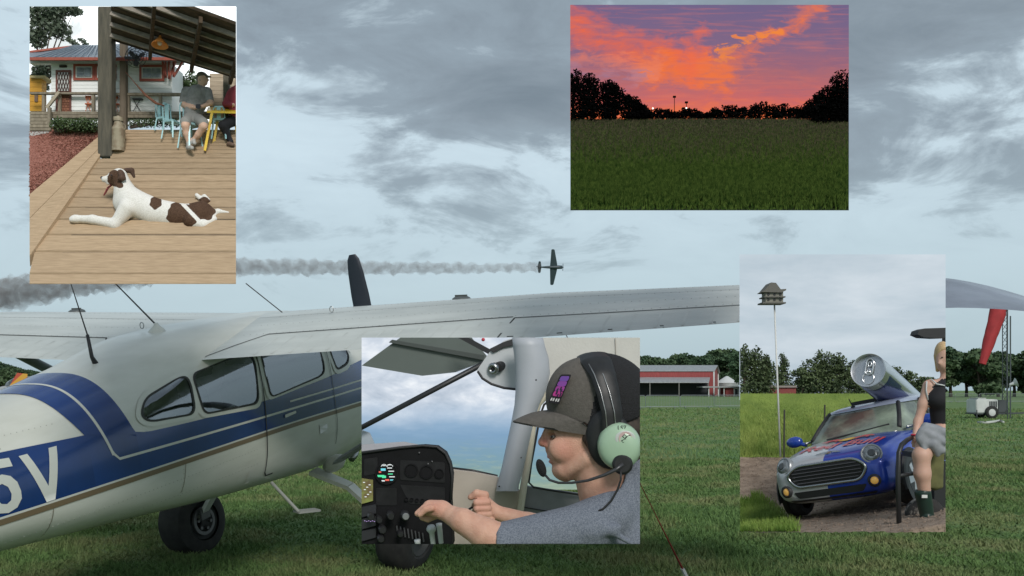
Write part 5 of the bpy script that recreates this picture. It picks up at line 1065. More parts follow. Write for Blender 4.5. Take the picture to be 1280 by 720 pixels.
for x, y0 in ((843, 121), (858, 128)):
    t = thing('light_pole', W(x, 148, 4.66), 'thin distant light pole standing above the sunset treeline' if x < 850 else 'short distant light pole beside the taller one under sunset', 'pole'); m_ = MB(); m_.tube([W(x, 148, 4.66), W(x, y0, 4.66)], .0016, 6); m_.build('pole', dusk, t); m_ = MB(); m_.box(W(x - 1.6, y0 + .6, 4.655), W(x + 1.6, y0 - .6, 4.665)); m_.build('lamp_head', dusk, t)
for x, y in ((816, 135.5), (858, 135)): m_ = MB(); m_.ell(W(x, y, 4.62), (.004, .004, .004), 8); tag(m_.build('flood_light', M('flood_white', (1, .9, .8), .5, emit=(1, .85, .75), es=1.6), None, smooth=True), 'tiny lit white lamp shining in the distant sunset treeline' , 'lamp', 'lit lamps in the distant treeline')
# the sunset sky itself
ss = bpy.data.materials.new('sunset_sky'); ss.use_nodes = True; N = ss.node_tree.nodes; L = ss.node_tree.links; N.clear()
out = N.new('ShaderNodeOutputMaterial'); em = N.new('ShaderNodeEmission'); L.new(em.outputs[0], out.inputs[0]); tc = N.new('ShaderNodeTexCoord'); sp_ = N.new('ShaderNodeSeparateXYZ'); L.new(tc.outputs['Object'], sp_.inputs[0])
def mt(op, *a):
    n_ = N.new('ShaderNodeMath'); n_.operation = op
    for i, v in enumerate(a):
        if hasattr(v, 'links'): L.new(v, n_.inputs[i])
        else: n_.inputs[i].default_value = v
    return n_.outputs[0]
def nz(scale, sx, sy, det=6, dist=0, off=0):
    mp = N.new('ShaderNodeMapping'); mp.inputs['Scale'].default_value = (sx, 1, sy); mp.inputs['Location'].default_value = (off, 0, off); L.new(tc.outputs['Object'], mp.inputs[0]); n_ = N.new('ShaderNodeTexNoise'); n_.inputs['Scale'].default_value = scale; n_.inputs['Detail'].default_value = det; n_.inputs['Distortion'].default_value = dist; n_.inputs['Roughness'].default_value = .6; L.new(mp.outputs[0], n_.inputs[0]); return n_.outputs[0]
def rmp(v, *st):
    r = N.new('ShaderNodeValToRGB'); L.new(v, r.inputs[0]); e = r.color_ramp.elements
    while len(e) < len(st): e.new(.5)
    for i, (p, c) in enumerate(st): e[i].position = p; e[i].color = (*c, 1)
    return r.outputs[0]
def mixc(f, a, b):
    m_ = N.new('ShaderNodeMixRGB'); (L.new(f, m_.inputs[0]) if hasattr(f, 'links') else setattr(m_.inputs[0], 'default_value', f))
    for i, v in ((1, a), (2, b)): (L.new(v, m_.inputs[i]) if hasattr(v, 'links') else setattr(m_.inputs[i], 'default_value', (*v, 1)))
    return m_.outputs[0]
U, Vv = sp_.outputs[0], sp_.outputs[2]        # 0..1.35 across, 0 at the treeline .. .56 at the top (panel is 1 unit = its own height scale)
wob = mt('MULTIPLY', mt('SUBTRACT', nz(3.4, 1, 1.6, 6, .4), .5), .26); wob2 = mt('MULTIPLY', mt('SUBTRACT', nz(11, .9, 2.4, 9, .6, 3), .5), .26)
tex_ = rmp(nz(9, .8, 2.0, 8, .8, 21), (.34, (.45, .45, .45)), (.58, (1, 1, 1)))
def line(x0, y0, x1, y1, wd):                  # soft streak along a segment
    dx, dy = x1 - x0, y1 - y0; L2 = dx * dx + dy * dy
    t = mt('MINIMUM', mt('MAXIMUM', mt('DIVIDE', mt('ADD', mt('MULTIPLY', mt('SUBTRACT', U, x0), dx), mt('MULTIPLY', mt('SUBTRACT', Vv, y0), dy)), L2), 0), 1)
    ex = mt('SUBTRACT', U, mt('MULTIPLY_ADD', t, dx, x0)); ey = mt('SUBTRACT', Vv, mt('MULTIPLY_ADD', t, dy, y0))
    d_ = mt('SQRT', mt('ADD', mt('MULTIPLY', ex, ex), mt('MULTIPLY', ey, ey))); d_ = mt('ADD', d_, mt('ADD', wob, wob2))
    return mt('MULTIPLY', rmp(d_, (0.0, (1, 1, 1)), (wd * .4, (.7, .7, .7)), (wd, (0, 0, 0))), tex_)
grad = rmp(mt('ADD', Vv, mt('MULTIPLY', wob2, .6)), (0.0, (1.0, .21, .06)), (.10, (.66, .16, .15)), (.22, (.45, .16, .19)), (.38, (.24, .15, .26)), (.6, (.17, .14, .28)))
c1 = mixc(mt('MULTIPLY', line(-.1, .50, .54, .26, .135), .9), grad, (.92, .16, .07)); c1 = mixc(mt('MULTIPLY', line(.36, .25, .72, .20, .085), 1.), c1, (.98, .20, .045)); c1 = mixc(mt('MULTIPLY', line(.58, .22, .63, .42, .075), .9), c1, (.92, .17, .08)); c1 = mixc(mt('MULTIPLY', line(.68, .22, 1.20, .54, .065), .85), c1, (.92, .20, .07)); c1 = mixc(mt('MULTIPLY', line(.74, .34, 1.02, .43, .020), .9), c1, (.98, .28, .05)); c1 = mixc(mt('MULTIPLY', line(.02, .30, .4, .24, .05), .6), c1, (.85, .25, .17)); c1 = mixc(mt('MULTIPLY', line(.0, .235, .32, .215, .035), .6), c1, (.30, .22, .36))
st = nz(6, .5, 7, 5, .2, 7); c1 = mixc(mt('MULTIPLY', rmp(st, (.5, (0, 0, 0)), (.7, (1, 1, 1))), .35), c1, (.85, .22, .14)); c1 = mixc(mt('MULTIPLY', rmp(nz(4, .6, 4, 5, .2, 11), (.52, (0, 0, 0)), (.72, (1, 1, 1))), .45), c1, (.22, .13, .24))
L.new(c1, em.inputs[0]); em.inputs[1].default_value = .60
YS = 4.80; a, b = W(713, 150, YS), W(1061, 6, YS); sc_ = (b.z - a.z) / .56
me_o = mk('sky', [(0, 0, 0), ((b.x - a.x) / sc_, 0, 0), ((b.x - a.x) / sc_, 0, .56), (0, 0, .56), (0, .01, 0), ((b.x - a.x) / sc_, .01, 0), ((b.x - a.x) / sc_, .01, .56), (0, .01, .56)], [(0, 1, 2, 3), (7, 6, 5, 4), (0, 4, 5, 1), (1, 5, 6, 2), (2, 6, 7, 3), (3, 7, 4, 0)], ss); me_o.location = a; me_o.scale = (sc_,) * 3
tag(me_o, 'glowing orange and purple sunset sky above the dark meadow', kind='structure'); trim_sky = me_o
# ------------------------------------------------------------------ the farm track with the little blue and silver car
E3 = (925, 1182, 318, 665)
gn = Vector((-.1745, .1005, .9795)); gp0 = Vector((1.19, 3.14, 1.093))
def Yt3(px, py):
    d = Vector(((px - 640) / F, 1, (HOR - py) / F)); den = gn.dot(d); t = gn.dot(gp0 - Vector((0, 0, H))) / den if den < -1e-4 else 99
    cap = 4.55 - (py - 492) / 173 * .95
    h_ = 8.; m_ = min(t, cap); return max(2.35, m_ - .12 * math.exp(-abs(t - cap) * h_))
T3 = lambda px, py, up=0.: W(px, py, Yt3(px, py)) + Vector((0, 0, up))
def terrain(name, rows, mat, label, jit=0., lift=0.):
    """rows: list of (py, px0, px1); a sheet following the lie of the land"""
    mb = MB(); K = 60; R_ = []
    for py, a, b in rows: R_.append([T3(a + (b - a) * i / K, py, lift + jit * rng.uniform(-1, 1)) for i in range(K + 1)])
    mb.loft(R_, cap=False, closed=False); o = mb.build(name, mat, None, smooth=True, fix=False); return tag(o, label, kind='structure')
dirt = M('dirt', (.16, .115, .085), .95, c2=(.34, .26, .20), vs=16, bump=.9, bs=55, lo=.3, hi=.7, stretch=(1, 2.5, 1))
crop = M('crop_soil', (.11, .17, .03), .9, c2=(.19, .26, .05), vs=12)
terrain('dirt_track', [(py, 925, 1182) for py in np.linspace(665, 560, 44)], dirt, 'bare brown dirt farm track under the car', .0022)
fl = lambda py: 925
terrain('crop_field', [(py, 925, 1182) for py in np.linspace(572, 493, 24)], crop, 'flat bright green crop field behind the car', 0, .004)
def tufts(pts, hgt, w, mat, name, label):
    V = []
    for px, py in pts:
        b = T3(px, py); h = hgt(py) * rng.uniform(.5, 1.2) / F * b.y; a = rng.uniform(0, 6.28); dx = Vector((math.cos(a), math.sin(a) * .6, 0)) * w; V += [b - dx, b + dx, b + Vector((rng.gauss(0, .35) * h, rng.gauss(0, .2) * h, h))]
    o = trim(tri_soup(name, V, mat), *E3); return tag(o, label, 'grass', kind='stuff')
P = [(rng.uniform(925, 1182), 572 - 80 * rng.random() ** 1.2) for _ in range(22000)]
tufts(P, lambda py: 2 + 13 * max(0, (py - 493) / 80) ** 1.4, .0016, M('crop_blade', (.13, .21, .03), .7, c2=(.30, .37, .085), vs=10), 'crop_grass', 'tall bright green crop growing behind the car')
P = []
while len(P) < 5200:
    x, y = rng.uniform(925, 1000), rng.uniform(618, 665)
    if (x - 925) < 20 + (y - 618) * 1.25 + rng.uniform(-14, 10) and not (x < 940 and y < 626): P.append((x, y))
tufts(P, lambda py: 9, .002, M('verge_blade', (.10, .19, .02), .7, c2=(.22, .31, .06), vs=10), 'verge_grass', 'bright green grass tuft at the edge of the dirt track')
V = []
for _ in range(2600):
    px, py = rng.uniform(925, 1182), rng.uniform(566, 664); c = T3(px, py, .001); s = .0035 * rng.uniform(.4, 1.6); u, v, n_ = (Vector((rng.uniform(-1, 1), rng.uniform(-1, 1), rng.uniform(-.2, .2))) * s for _ in range(3)); t_ = c + Vector((0, 0, s)); V += [c + u, c + v, t_, c + v, c + n_, t_, c + n_, c + u, t_]
tag(trim(tri_soup('dirt_clods', V, dirt), *E3), 'loose clods scattered over the dirt track', 'dirt', kind='stuff')
# backdrop of pale cloud
s3 = bpy.data.materials.new('track_sky'); s3.use_nodes = True; N = s3.node_tree.nodes; L = s3.node_tree.links; N.clear(); out = N.new('ShaderNodeOutputMaterial'); em = N.new('ShaderNodeEmission'); L.new(em.outputs[0], out.inputs[0]); tc = N.new('ShaderNodeTexCoord')
c_ = rmp(nz(2.2, .6, 2.4, 5, .2), (.3, (.36, .44, .50)), (.7, (.52, .58, .63))); L.new(c_, em.inputs[0]); em.inputs[1].default_value = .82
mb = MB(); a, b = W(925, 500, 4.72), W(1182, 318, 4.72); mb.box((a.x, 4.72, a.z), (b.x, 4.73, b.z)); tag(mb.build('sky', s3, None), 'pale overcast sky behind the farm track', kind='structure')
def far_tree(cx, base_y, top, w, Y, nl, label, group, mat=None, ls=.0085):
    b = W(cx, base_y, Y); k = Y / F; t = thing('tree', b, label, 'tree', group); h = base_y - top; C, Q = [], []
    for i in range(12):
        f_ = i / 11; ww = w / 2 * math.sin(math.pi * (.22 + .66 * f_)); C.append((b.x + rng.uniform(-.6, .6) * ww * k, b.y + rng.uniform(-.02, .02), b.z + h * (.08 + .78 * f_) * k)); Q.append((ww * k * rng.uniform(.6, .95), .04, h * k * rng.uniform(.11, .18)))
    m_ = MB(); m_.tube([b, b + Vector((.003, 0, h * .5 * k)), b + Vector((0, 0, h * .9 * k))], [.009, .006, .002], 6)
    for c in C[4::2]: m_.tube([b + Vector((0, 0, h * .35 * k)), c], [.004, .001], 4)
    m_.build('trunk', bark, t); trim(tri_soup('crown', leaves(C, Q, int(nl * 2.2), ls * .75, .65), mat, t, 4), *E3); return t
lt = M('track_leaf', (.034, .058, .024), .7, c2=(.105, .145, .06), vs=14, lo=.35, hi=.65)
for cx, top, w in ((930, 428, 26), (944, 433, 26), (958, 440, 22)): far_tree(cx, 499, top, w * 1.35, 4.66, 1100, 'tall tree of the thick clump behind the white pole', 'trees behind the white pole', lt)
far_tree(978, 499, 440, 22, 4.69, 700, 'slim pale tree standing right behind the red shed', None, lt)
for cx, top, w in ((1003, 458, 26), (1026, 436, 40), (1048, 442, 36), (1068, 450, 34)): far_tree(cx, 497, top, w * 1.35, 4.66, 1300, 'broad tree in the clump rising behind the car roof', 'trees behind the car roof', lt)
for cx, top, w in ((1118, 455, 30), (1136, 462, 26), (1098, 458, 30), (1150, 470, 26), (1168, 472, 24)): far_tree(cx, 500, top, w * 1.35, 4.68, 800, 'dark tree behind the big drinks can and the woman', 'trees behind the drinks can', lt)
sd = thing('shed', W(978, 498, 4.64), 'low red shed at the far edge of the crop field', 'shed'); m_ = MB(); wb(m_, 961, 484, 995, 498, 4.64, .03); m_.build('wall', M('shed_red', (.22, .045, .04), .7, var=.1, vs=20), sd); m_ = MB(); wb(m_, 959.5, 482, 996, 484.4, 4.63, .05); m_.build('roof', M('shed_roof', (.25, .22, .2), .7), sd)
# martin house on its pole
Yp = 3.95; mh = thing('bird_house', W(975.5, 571, Yp), 'grey tiered bird house on top of a tall thin white pole', 'bird house'); k = Yp / F
m_ = MB(); m_.tube([W(975.5, 571, Yp), W(968, 380, Yp)], [.0042, .0036], 8); m_.build('pole', M('pole_white', (.62, .62, .6), .5), mh, smooth=True)
bh = M('birdhouse_grey', (.22, .215, .18), .8, var=.15, vs=30); br = M('birdhouse_roof', (.13, .125, .11), .8)
m_ = MB(); wb(m_, 957, 364.5, 979, 378, Yp - .03, .06); bd = m_.build('box', bh, mh)
m_ = MB(); wb(m_, 953.5, 377.5, 982.5, 379.3, Yp - .042, .084); m_.build('floor_board', br, mh); m_ = MB(); wb(m_, 955.5, 370.2, 982, 371.7, Yp - .042, .084); m_.build('floor_board', br, mh)
m_ = MB(); m_.prism([W(x, y, Yp - .042) for x, y in ((952.5, 365), (956, 362.5), (964, 353), (970, 353.5), (976, 361.5), (983, 361), (982.5, 363), (977, 365.5))], (0, .084, 0)); m_.build('roof', br, mh)
for x in (960.5, 968, 975.5):
    for y in (368, 374.7): m_ = MB(); m_.lathe(W(x, y, Yp - .0305), (0, -1, 0), [(0, 1.7 * k), (.001, 1.7 * k), (.001, 0)], 12, cap=False); m_.build('entry_hole', black_metal, bd)
for i, (x, y0, y1) in enumerate(((980, 512, 572), (1030.5, 506, 548))):
    m_ = MB(); Yf = 3.95 if i == 0 else 4.1; m_.tube([W(x, y1, Yf), W(x + .5, y0, Yf)], .0035, 6); tag(m_.build('fence_post', M('post_dark', (.05, .045, .04), .8), None), ('dark metal fence post beside the white bird house pole', 'dark metal fence post in the crop just left of windscreen')[i] if i == 0 else 'dark metal fence post standing in the crop behind the car', 'post')

# ---- the car, built at full size in its own axes (x across, y back, z up) and set down at quarter scale
cs = .2496; CM = Matrix(((.7315, .6591, -.1745), (-.6527, .7509, .1005), (.1973, .0403, .9795))).to_4x4() @ Matrix.Scale(cs, 4); CM.translation = Vector((1.055, 3.0, 1.088))
car = thing('car', None, 'small hatchback car, half blue and half silver, on the dirt track', 'car', mat=CM)
def trimM(o, M4, E):
    me = o.data; bm = bmesh.new(); bm.from_mesh(me); inv = M4.inverted(); C = inv @ Vector((0, 0, H)); nm = M4.to_3x3().transposed()
    for a, b in (((E[0], 0), (E[0], 700)), ((E[1], 700), (E[1], 0)), ((700, E[2]), (0, E[2])), ((0, E[3]), (700, E[3]))):
        n = nm @ (W(*a, 1) - Vector((0, 0, H))).cross(W(*b, 1) - Vector((0, 0, H)))
        bmesh.ops.bisect_plane(bm, geom=bm.verts[:] + bm.edges[:] + bm.faces[:], plane_co=C, plane_no=n, clear_outer=True)
    bm.to_mesh(me); bm.free(); me.update(); return o
def cb(mb, name, mat, parent=None, **kw): return trimM(mb.build(name, mat, parent or car, local=True, **kw), CM, E3)
bp_ = bpy.data.materials.new('car_paint'); bp_.use_nodes = True; N = bp_.node_tree.nodes; L = bp_.node_tree.links; b_ = N['Principled BSDF']; tc = N.new('ShaderNodeTexCoord'); sx = N.new('ShaderNodeSeparateXYZ'); L.new(tc.outputs['Object'], sx.inputs[0])
ad = N.new('ShaderNodeMath'); ad.operation = 'MULTIPLY_ADD'; L.new(sx.outputs[1], ad.inputs[0]); ad.inputs[1].default_value = .10; L.new(sx.outputs[0], ad.inputs[2]); gt_ = N.new('ShaderNodeMath'); gt_.operation = 'GREATER_THAN'; L.new(ad.outputs[0], gt_.inputs[0]); gt_.inputs[1].default_value = -.02
mx = N.new('ShaderNodeMixRGB'); L.new(gt_.outputs[0], mx.inputs[0]); mx.inputs[1].default_value = (.44, .45, .47, 1); mx.inputs[2].default_value = (.010, .045, .36, 1); L.new(mx.outputs[0], b_.inputs['Base Color']); b_.inputs['Roughness'].default_value = .28; b_.inputs['Metallic'].default_value = .25; b_.inputs['Coat Weight'].default_value = .6; b_.inputs['Coat Roughness'].default_value = .05
CS = [(0, .60, .68, .27, 3.2), (.03, .68, .735, .24, 3.6), (.10, .755, .785, .21, 3.9), (.25, .805, .84, .19, 4.1), (.5, .835, .895, .18, 4.2), (.85, .86, .945, .18, 4.3), (1.15, .865, .975, .18, 4.4), (2.2, .865, 1.0, .18, 5), (3.3, .86, 1.0, .2, 4.5), (3.65, .80, .95, .25, 4), (3.82, .65, .85, .3, 3.5)]
CY = [c[0] for c in CS]; zm_ = .5
def csec(y): return [spline(CY, [c[i] for c in CS], y) for i in (1, 2, 3, 4)]
def inside(x, y, z):
    w, t, b, n = csec(y); q_ = (z - zm_) / ((t - zm_) if z > zm_ else (zm_ - b)); return abs(x / w) ** n + abs(q_) ** n <= 1
def fy(x, z):                             # how far back the nose is at (x, z)
    lo, hi = 0., 1.3
    if inside(x, 0, z): return 0.
    for _ in range(22):
        m_ = (lo + hi) / 2
        if inside(x, m_, z): hi = m_
        else: lo = m_
    return hi
def hood(x, y):
    w, t, b, n = csec(y); return zm_ + (t - zm_) * max(0, 1 - abs(x / w) ** n) ** (1 / n)
def sidex(y, z):
    w, t, b, n = csec(y); q_ = (z - zm_) / ((t - zm_) if z > zm_ else (zm_ - b)); return w * max(0, 1 - abs(q_) ** n) ** (1 / n)
mb = MB(); NN = 56; rg = []
for y in np.concatenate([[0, .01, .02, .04, .07, .1, .15, .2, .27], np.linspace(.35, 3.6, 40), [3.68, 3.75, 3.82]]):
    w, t, b, n = csec(y); ring = []
    for i in range(NN):
        a = 2 * math.pi * i / NN; c_, s_ = math.cos(a), math.sin(a); ring.append(Vector((w * math.copysign(abs(c_) ** (2 / n), c_), y, zm_ + ((t - zm_) if s_ > 0 else (zm_ - b)) * math.copysign(abs(s_) ** (2 / n), s_))))
    rg.append(ring)
mb.loft(rg); body = cb(mb, 'body', bp_, auto=R(50))
def front(name, poly, mat, parent, off=.012, dz=.05):
    bm = bmesh.new(); bm.faces.new([bm.verts.new((x, z, 0)) for x, z in poly])
    xs = [p[0] for p in poly]; zs = [p[1] for p in poly]
    for x in np.arange(min(xs), max(xs), dz): bmesh.ops.bisect_plane(bm, geom=bm.verts[:] + bm.edges[:] + bm.faces[:], plane_co=(x, 0, 0), plane_no=(1, 0, 0))
    for z in np.arange(min(zs), max(zs), dz): bmesh.ops.bisect_plane(bm, geom=bm.verts[:] + bm.edges[:] + bm.faces[:], plane_co=(0, z, 0), plane_no=(0, 1, 0))
    bmesh.ops.triangulate(bm, faces=bm.faces[:]); V = [(v.co.x, fy(v.co.x, v.co.y) - off, v.co.y) for v in bm.verts]; bm.verts.index_update(); Fc = [[v.index for v in f.verts] for f in bm.faces]; bm.free()
    m_ = MB(); m_.add(V, Fc); return cb(m_, name, mat, parent, smooth=True, fix=False)
chrome = M('chrome', (.42, .43, .44), .25, 1.); blk = M('grille_black', (.008, .008, .009), .45); plastic = M('plastic_black', (.02, .02, .022), .6)
gp_ = rounded([(-.56, .60), (-.40, .715), (.40, .715), (.56, .60), (.44, .435), (-.44, .435)], .09, 6)
gr = front('grille', gp_, blk, car, .008)
ring = [Vector((x, fy(x, z) - .014, z)) for x, z in gp_]; mb = MB(); mb.tube(ring + [ring[0]], .021, 8, cap=False); cb(mb, 'grille_surround', chrome, gr, smooth=True)
for z in (.485, .53, .575, .62, .665):
    hw_ = .47 if z in (.53, .575, .62) else .42; mb = MB(); mb.tube([Vector((x, fy(x, z) - .018, z)) for x in np.linspace(-hw_, hw_, 15)], .008, 5); cb(mb, 'grille_slat', M('slat_grey', (.06, .06, .065), .4), gr)
front('lower_grille', rounded([(-.50, .375), (.50, .375), (.44, .285), (-.44, .285)], .03), blk, car, .008)
front('bumper_lip', rounded([(-.60, .265), (.60, .265), (.56, .235), (-.56, .235)], .01), plastic, car, .01)
lens = M('lamp_glass', (.34, .36, .38), .2, .4, c2=(.12, .13, .14), vs=16, coat=.3)
for s in (-1, 1):
    c_ = Vector((s * .605, .22, .735)); y_ = fy(c_.x, c_.z); c_.y = y_; ax_ = Vector((s * .42, -1, .42)).normalized()
    hl = MB(); hl.lathe(c_ - ax_ * .05, ax_, [(0, .135), (.06, .132), (.07, .118), (.058, .108)], 28, cap=False); h_ = cb(hl, 'headlight', M('lamp_ring', (.30, .31, .32), .35, .5), smooth=True)
    hl = MB(); hl.lathe(c_ - ax_ * .05, ax_, [(.06, .11), (.078, .095), (.092, .05), (.096, 0)], 24, cap=False); cb(hl, 'lens', lens, h_, smooth=True)
    hl = MB(); hl.lathe(c_ - ax_ * .05, ax_, [(.093, .05), (.1, .045), (.1, .03), (.098, 0)], 16, cap=False); cb(hl, 'projector', M('projector', (.07, .075, .08), .3, .3), h_, smooth=True)
    f_ = Vector((s * .60, 0, .40)); f_.y = fy(f_.x, f_.z); fa = Vector((s * .35, -1, 0)).normalized(); hl = MB(); hl.lathe(f_, fa, [(-.03, .085), (.02, .08), (.024, .06)], 20, cap=False); fl_ = cb(hl, 'fog_lamp', plastic, smooth=True)
    hl = MB(); hl.lathe(f_, fa, [(.0, .05), (.018, .045), (.026, .025), (.028, 0)], 18, cap=False); cb(hl, 'bulb', M('fog_amber', (.6, .36, .10), .25, emit=(1., .55, .12), es=.12), fl_, smooth=True)
# greenhouse: glass band, pillars, roof
def hring(z, y0, y1, w, n=3.2, K=56, tap=.92):
    r = []
    for i in range(K):
        a = 2 * math.pi * i / K; c_, s_ = math.cos(a), math.sin(a); yy = (y0 + y1) / 2 + (y1 - y0) / 2 * math.copysign(abs(s_) ** (2 / n), s_); r.append(Vector((w * math.copysign(abs(c_) ** (2 / n), c_) * (1 if yy > y0 + .5 else tap + (1 - tap) * (yy - y0) / .5), yy, z)))
    return r
GR = [(.90, 1.00, 3.70, .745), (1.0, 1.13, 3.66, .725), (1.15, 1.36, 3.58, .675), (1.30, 1.60, 3.48, .61), (1.345, 1.68, 3.44, .585)]
cg = M('car_glass', (.05, .06, .055), .16, spec=.6, c2=(.30, .36, .28), vs=1.3)  # pale greenish patches paint a reflection into the glass colour
mb = MB(); mb.loft([hring(*g, 9) for g in GR]); cb(mb, 'windows', cg, smooth=True)
roofm = M('car_roof', (.33, .37, .48), .25, .2, coat=.6)
mb = MB(); mb.loft([hring(1.335, 1.655, 3.50, .605, 8), hring(1.365, 1.68, 3.5, .60, 7), hring(1.40, 1.80, 3.4, .54, 5), hring(1.418, 2.0, 3.2, .42, 4), hring(1.422, 2.3, 2.9, .2, 2.5)]); cb(mb, 'roof', roofm, auto=R(50))
for s in (-1, 1):
    mb = MB(); mb.tube([hring(*g, 9)[49 if s > 0 else 35] + Vector((s * .004, -.006, 0)) for g in GR[1:]], .030, 8); cb(mb, 'pillar', plastic, smooth=True)
    mb = MB(); mb.bar((s * .735, 2.35, .95), (s * .60, 2.35, 1.36), .10, .05, up=(1, 0, 0)); cb(mb, 'pillar', plastic)
    mb = MB(); mb.tube([(s * .735, 1.2, .985), (s * .75, 2.2, .995), (s * .74, 3.4, .99)], .018, 6); cb(mb, 'belt_trim', chrome, smooth=True)
    mb = MB(); mb.ell((s * .98, 1.38, 1.03), (.13, .075, .085), 16); mb.tube([(s * .80, 1.38, .96), (s * .92, 1.38, 1.0)], .03, 8); cb(mb, 'mirror', M('mirror_blue', (.010, .045, .30), .25, coat=.6), smooth=True)
    mb = MB(); mb.bar((s * sidex(2.1, .82) + s * .005, 2.05, .83), (s * sidex(2.3, .82) + s * .005, 2.27, .83), .03, .02, up=(0, 0, 1)); cb(mb, 'door_handle', chrome)
    mb = MB(); mb.box((s * .862 - .004, 1.32, .30), (s * .862 + .012, 1.332, .93)); cb(mb, 'door_seam', plastic)
    for y_, r_ in ((.68, .315), (3.30, .315)):
        whl = tag(bpy.data.objects.new('wheel', None)); col.objects.link(whl); whl.parent = car; c_ = Vector((s * .76, y_, r_)); ax_ = Vector((s, 0, 0))
        if s > 0 or y_ < 2:
            mb = MB(); mb.lathe(c_, ax_, [(-.10, .22), (-.10, .29), (-.06, r_), (.06, r_), (.10, .295), (.112, .225)], 34, cap=False); cb(mb, 'tyre', rubber, whl, auto=R(50))
            mb = MB(); mb.lathe(c_, ax_, [(.112, .225), (.09, .215), (.02, .20), (.02, 0)], 30, cap=False); cb(mb, 'rim', M('rim_dark', (.08, .08, .085), .4, .6), whl, auto=R(40))
            for j in range(5):
                e = Matrix.Rotation(j * 2 * math.pi / 5 + .3, 3, ax_) @ Vector((0, 0, 1)); mb = MB(); mb.bar(c_ + ax_ * .10 + e * .03, c_ + ax_ * .095 + e * .215, .07, .03, up=ax_, w2=.10); cb(mb, 'spoke', M('spoke_silver', (.5, .51, .52), .3, .7), whl)
        mb = MB(); n_ = 20; rr_ = []
        for ro, xo in ((.33, .862), (.33, .885), (.40, .885), (.415, .862)): rr_.append([Vector((s * xo, y_ + ro * math.cos(t), .315 + ro * math.sin(t))) for t in np.linspace(-.25, math.pi + .25, n_)])
        mb.loft(rr_, cap=False, closed=False); cb(mb, 'wheel_arch', plastic, smooth=False)
        mb = MB(); mb.lathe(Vector((s * .80, y_, .315)), ax_, [(0, .335), (.0701, .335), (.0705, .0)], 28, cap=False); cb(mb, 'wheel_well', blk)
# bonnet lettering and emblem, lying on the bonnet
def text_poly(s, size, shear=.2):
    cu = bpy.data.curves.new('t', 'FONT'); cu.body = s; cu.size = size; cu.align_x = 'CENTER'; cu.shear = shear; cu.resolution_u = 3; cu.offset = size * .018; o = bpy.data.objects.new('t', cu); col.objects.link(o); dg_ = bpy.context.evaluated_depsgraph_get(); me = bpy.data.meshes.new_from_object(o.evaluated_get(dg_)); V = [v.co.copy() for v in me.vertices]; Fc = [tuple(p.vertices) for p in me.polygons]
    bpy.data.objects.remove(o); bpy.data.curves.remove(cu); return V, Fc
V, Fc = text_poly('Red Bull', .33)
def on_hood(V): return [Vector((v[0], y, hood(v[0], y) + .006)) for v in V for y in (v[1],)]
lift_ = lambda V, yc: [Vector((-(-v.x), yc - v.y * 1.0, hood(v.x, max(.05, yc - v.y)) + .008)) for v in V]
tr = M('decal_red', (.55, .05, .06), .35)
mb = MB(); mb.add([Vector((v.x + .03, .40 + v.y * 1.25, hood(v.x + .03, .40 + v.y * 1.25) + .009)) for v in V], Fc); cb(mb, 'lettering', tr, body, fix=False)
ye = M('decal_yellow', (.75, .45, .03), .35)
def hdisc(name, poly, mat, off): mb = MB(); mb.add([Vector((x, y, hood(x, y) + off)) for x, y in poly], [tuple(range(len(poly)))]); return cb(mb, name, mat, body, fix=False)
hdisc('emblem', [(.03 + .13 * math.cos(t), .86 + .11 * math.sin(t)) for t in np.linspace(0, 6.283, 21)[:-1]], ye, .010)
for s in (-1, 1): hdisc('emblem', [(.03 + s * x, y) for x, y in ((.06, .84), (.12, .93), (.2, 1.0), (.30, .97), (.38, .88), (.36, .84), (.30, .90), (.31, .79), (.28, .79), (.25, .87), (.18, .85), (.15, .78), (.13, .79), (.13, .84))], tr, .012)
mb = MB()
for s in (-1, 1): mb.add([Vector((s * x, y, hood(s * x, y) + .012)) for x, y in ((.03, .20), (.16, .165), (.17, .19), (.12, .20), (.13, .21), (.05, .235))], [(0, 1, 2, 3, 4, 5)])
mb.lathe((0, .205, hood(0, .205)), (0, -.4, 1), [(0, .045), (.014, .042), (.018, 0)], 16, cap=False); cb(mb, 'badge', chrome, body, fix=False)
mb = MB(); mb.tube([(-.35, 1.06, .99), (.05, 1.16, 1.02), (.50, 1.22, 1.06)], .012, 5); cb(mb, 'wiper', plastic)
mb = MB(); mb.tube([(-.15, 1.75, 1.39), (-.17, 1.72, 1.52)], .008, 5); mb.lathe((-.15, 1.76, 1.37), (0, 0, 1), [(0, .045), (.03, .03), (.05, .01)], 10); cb(mb, 'aerial', plastic)
# ---- the giant drinks can on the roof
lid_c = W(1085.5, 463, 3.22); bot = W(1139, 509, 3.66); axc = (bot - lid_c).normalized(); Lc = (bot - lid_c).length; rc = 22.5 * 3.22 / F
cn = thing('giant_can', W(1120, 500, 3.45), 'giant silver and blue drinks can mounted on the car roof, lid outward', 'can'); cbl = M('can_blue', (.008, .022, .14), .2, .5, coat=.4); csil = M('can_silver', (.55, .56, .58), .22, .85)
u_ = axc.orthogonal().normalized(); v_ = axc.cross(u_); mb = MB(); NR = 48
zs_ = [0, .02, .05, .07] + list(np.linspace(.10, 1, 20)); rr_ = [.93, .97, .96, .985] + [1.0] * 20; rings = [[lid_c + axc * (z * Lc) + (u_ * math.cos(2 * math.pi * i / NR) + v_ * math.sin(2 * math.pi * i / NR)) * rc * r for i in range(NR)] for z, r in zip(zs_, rr_)]
mb.loft(rings, cap=False); Fn = len(mb.F)
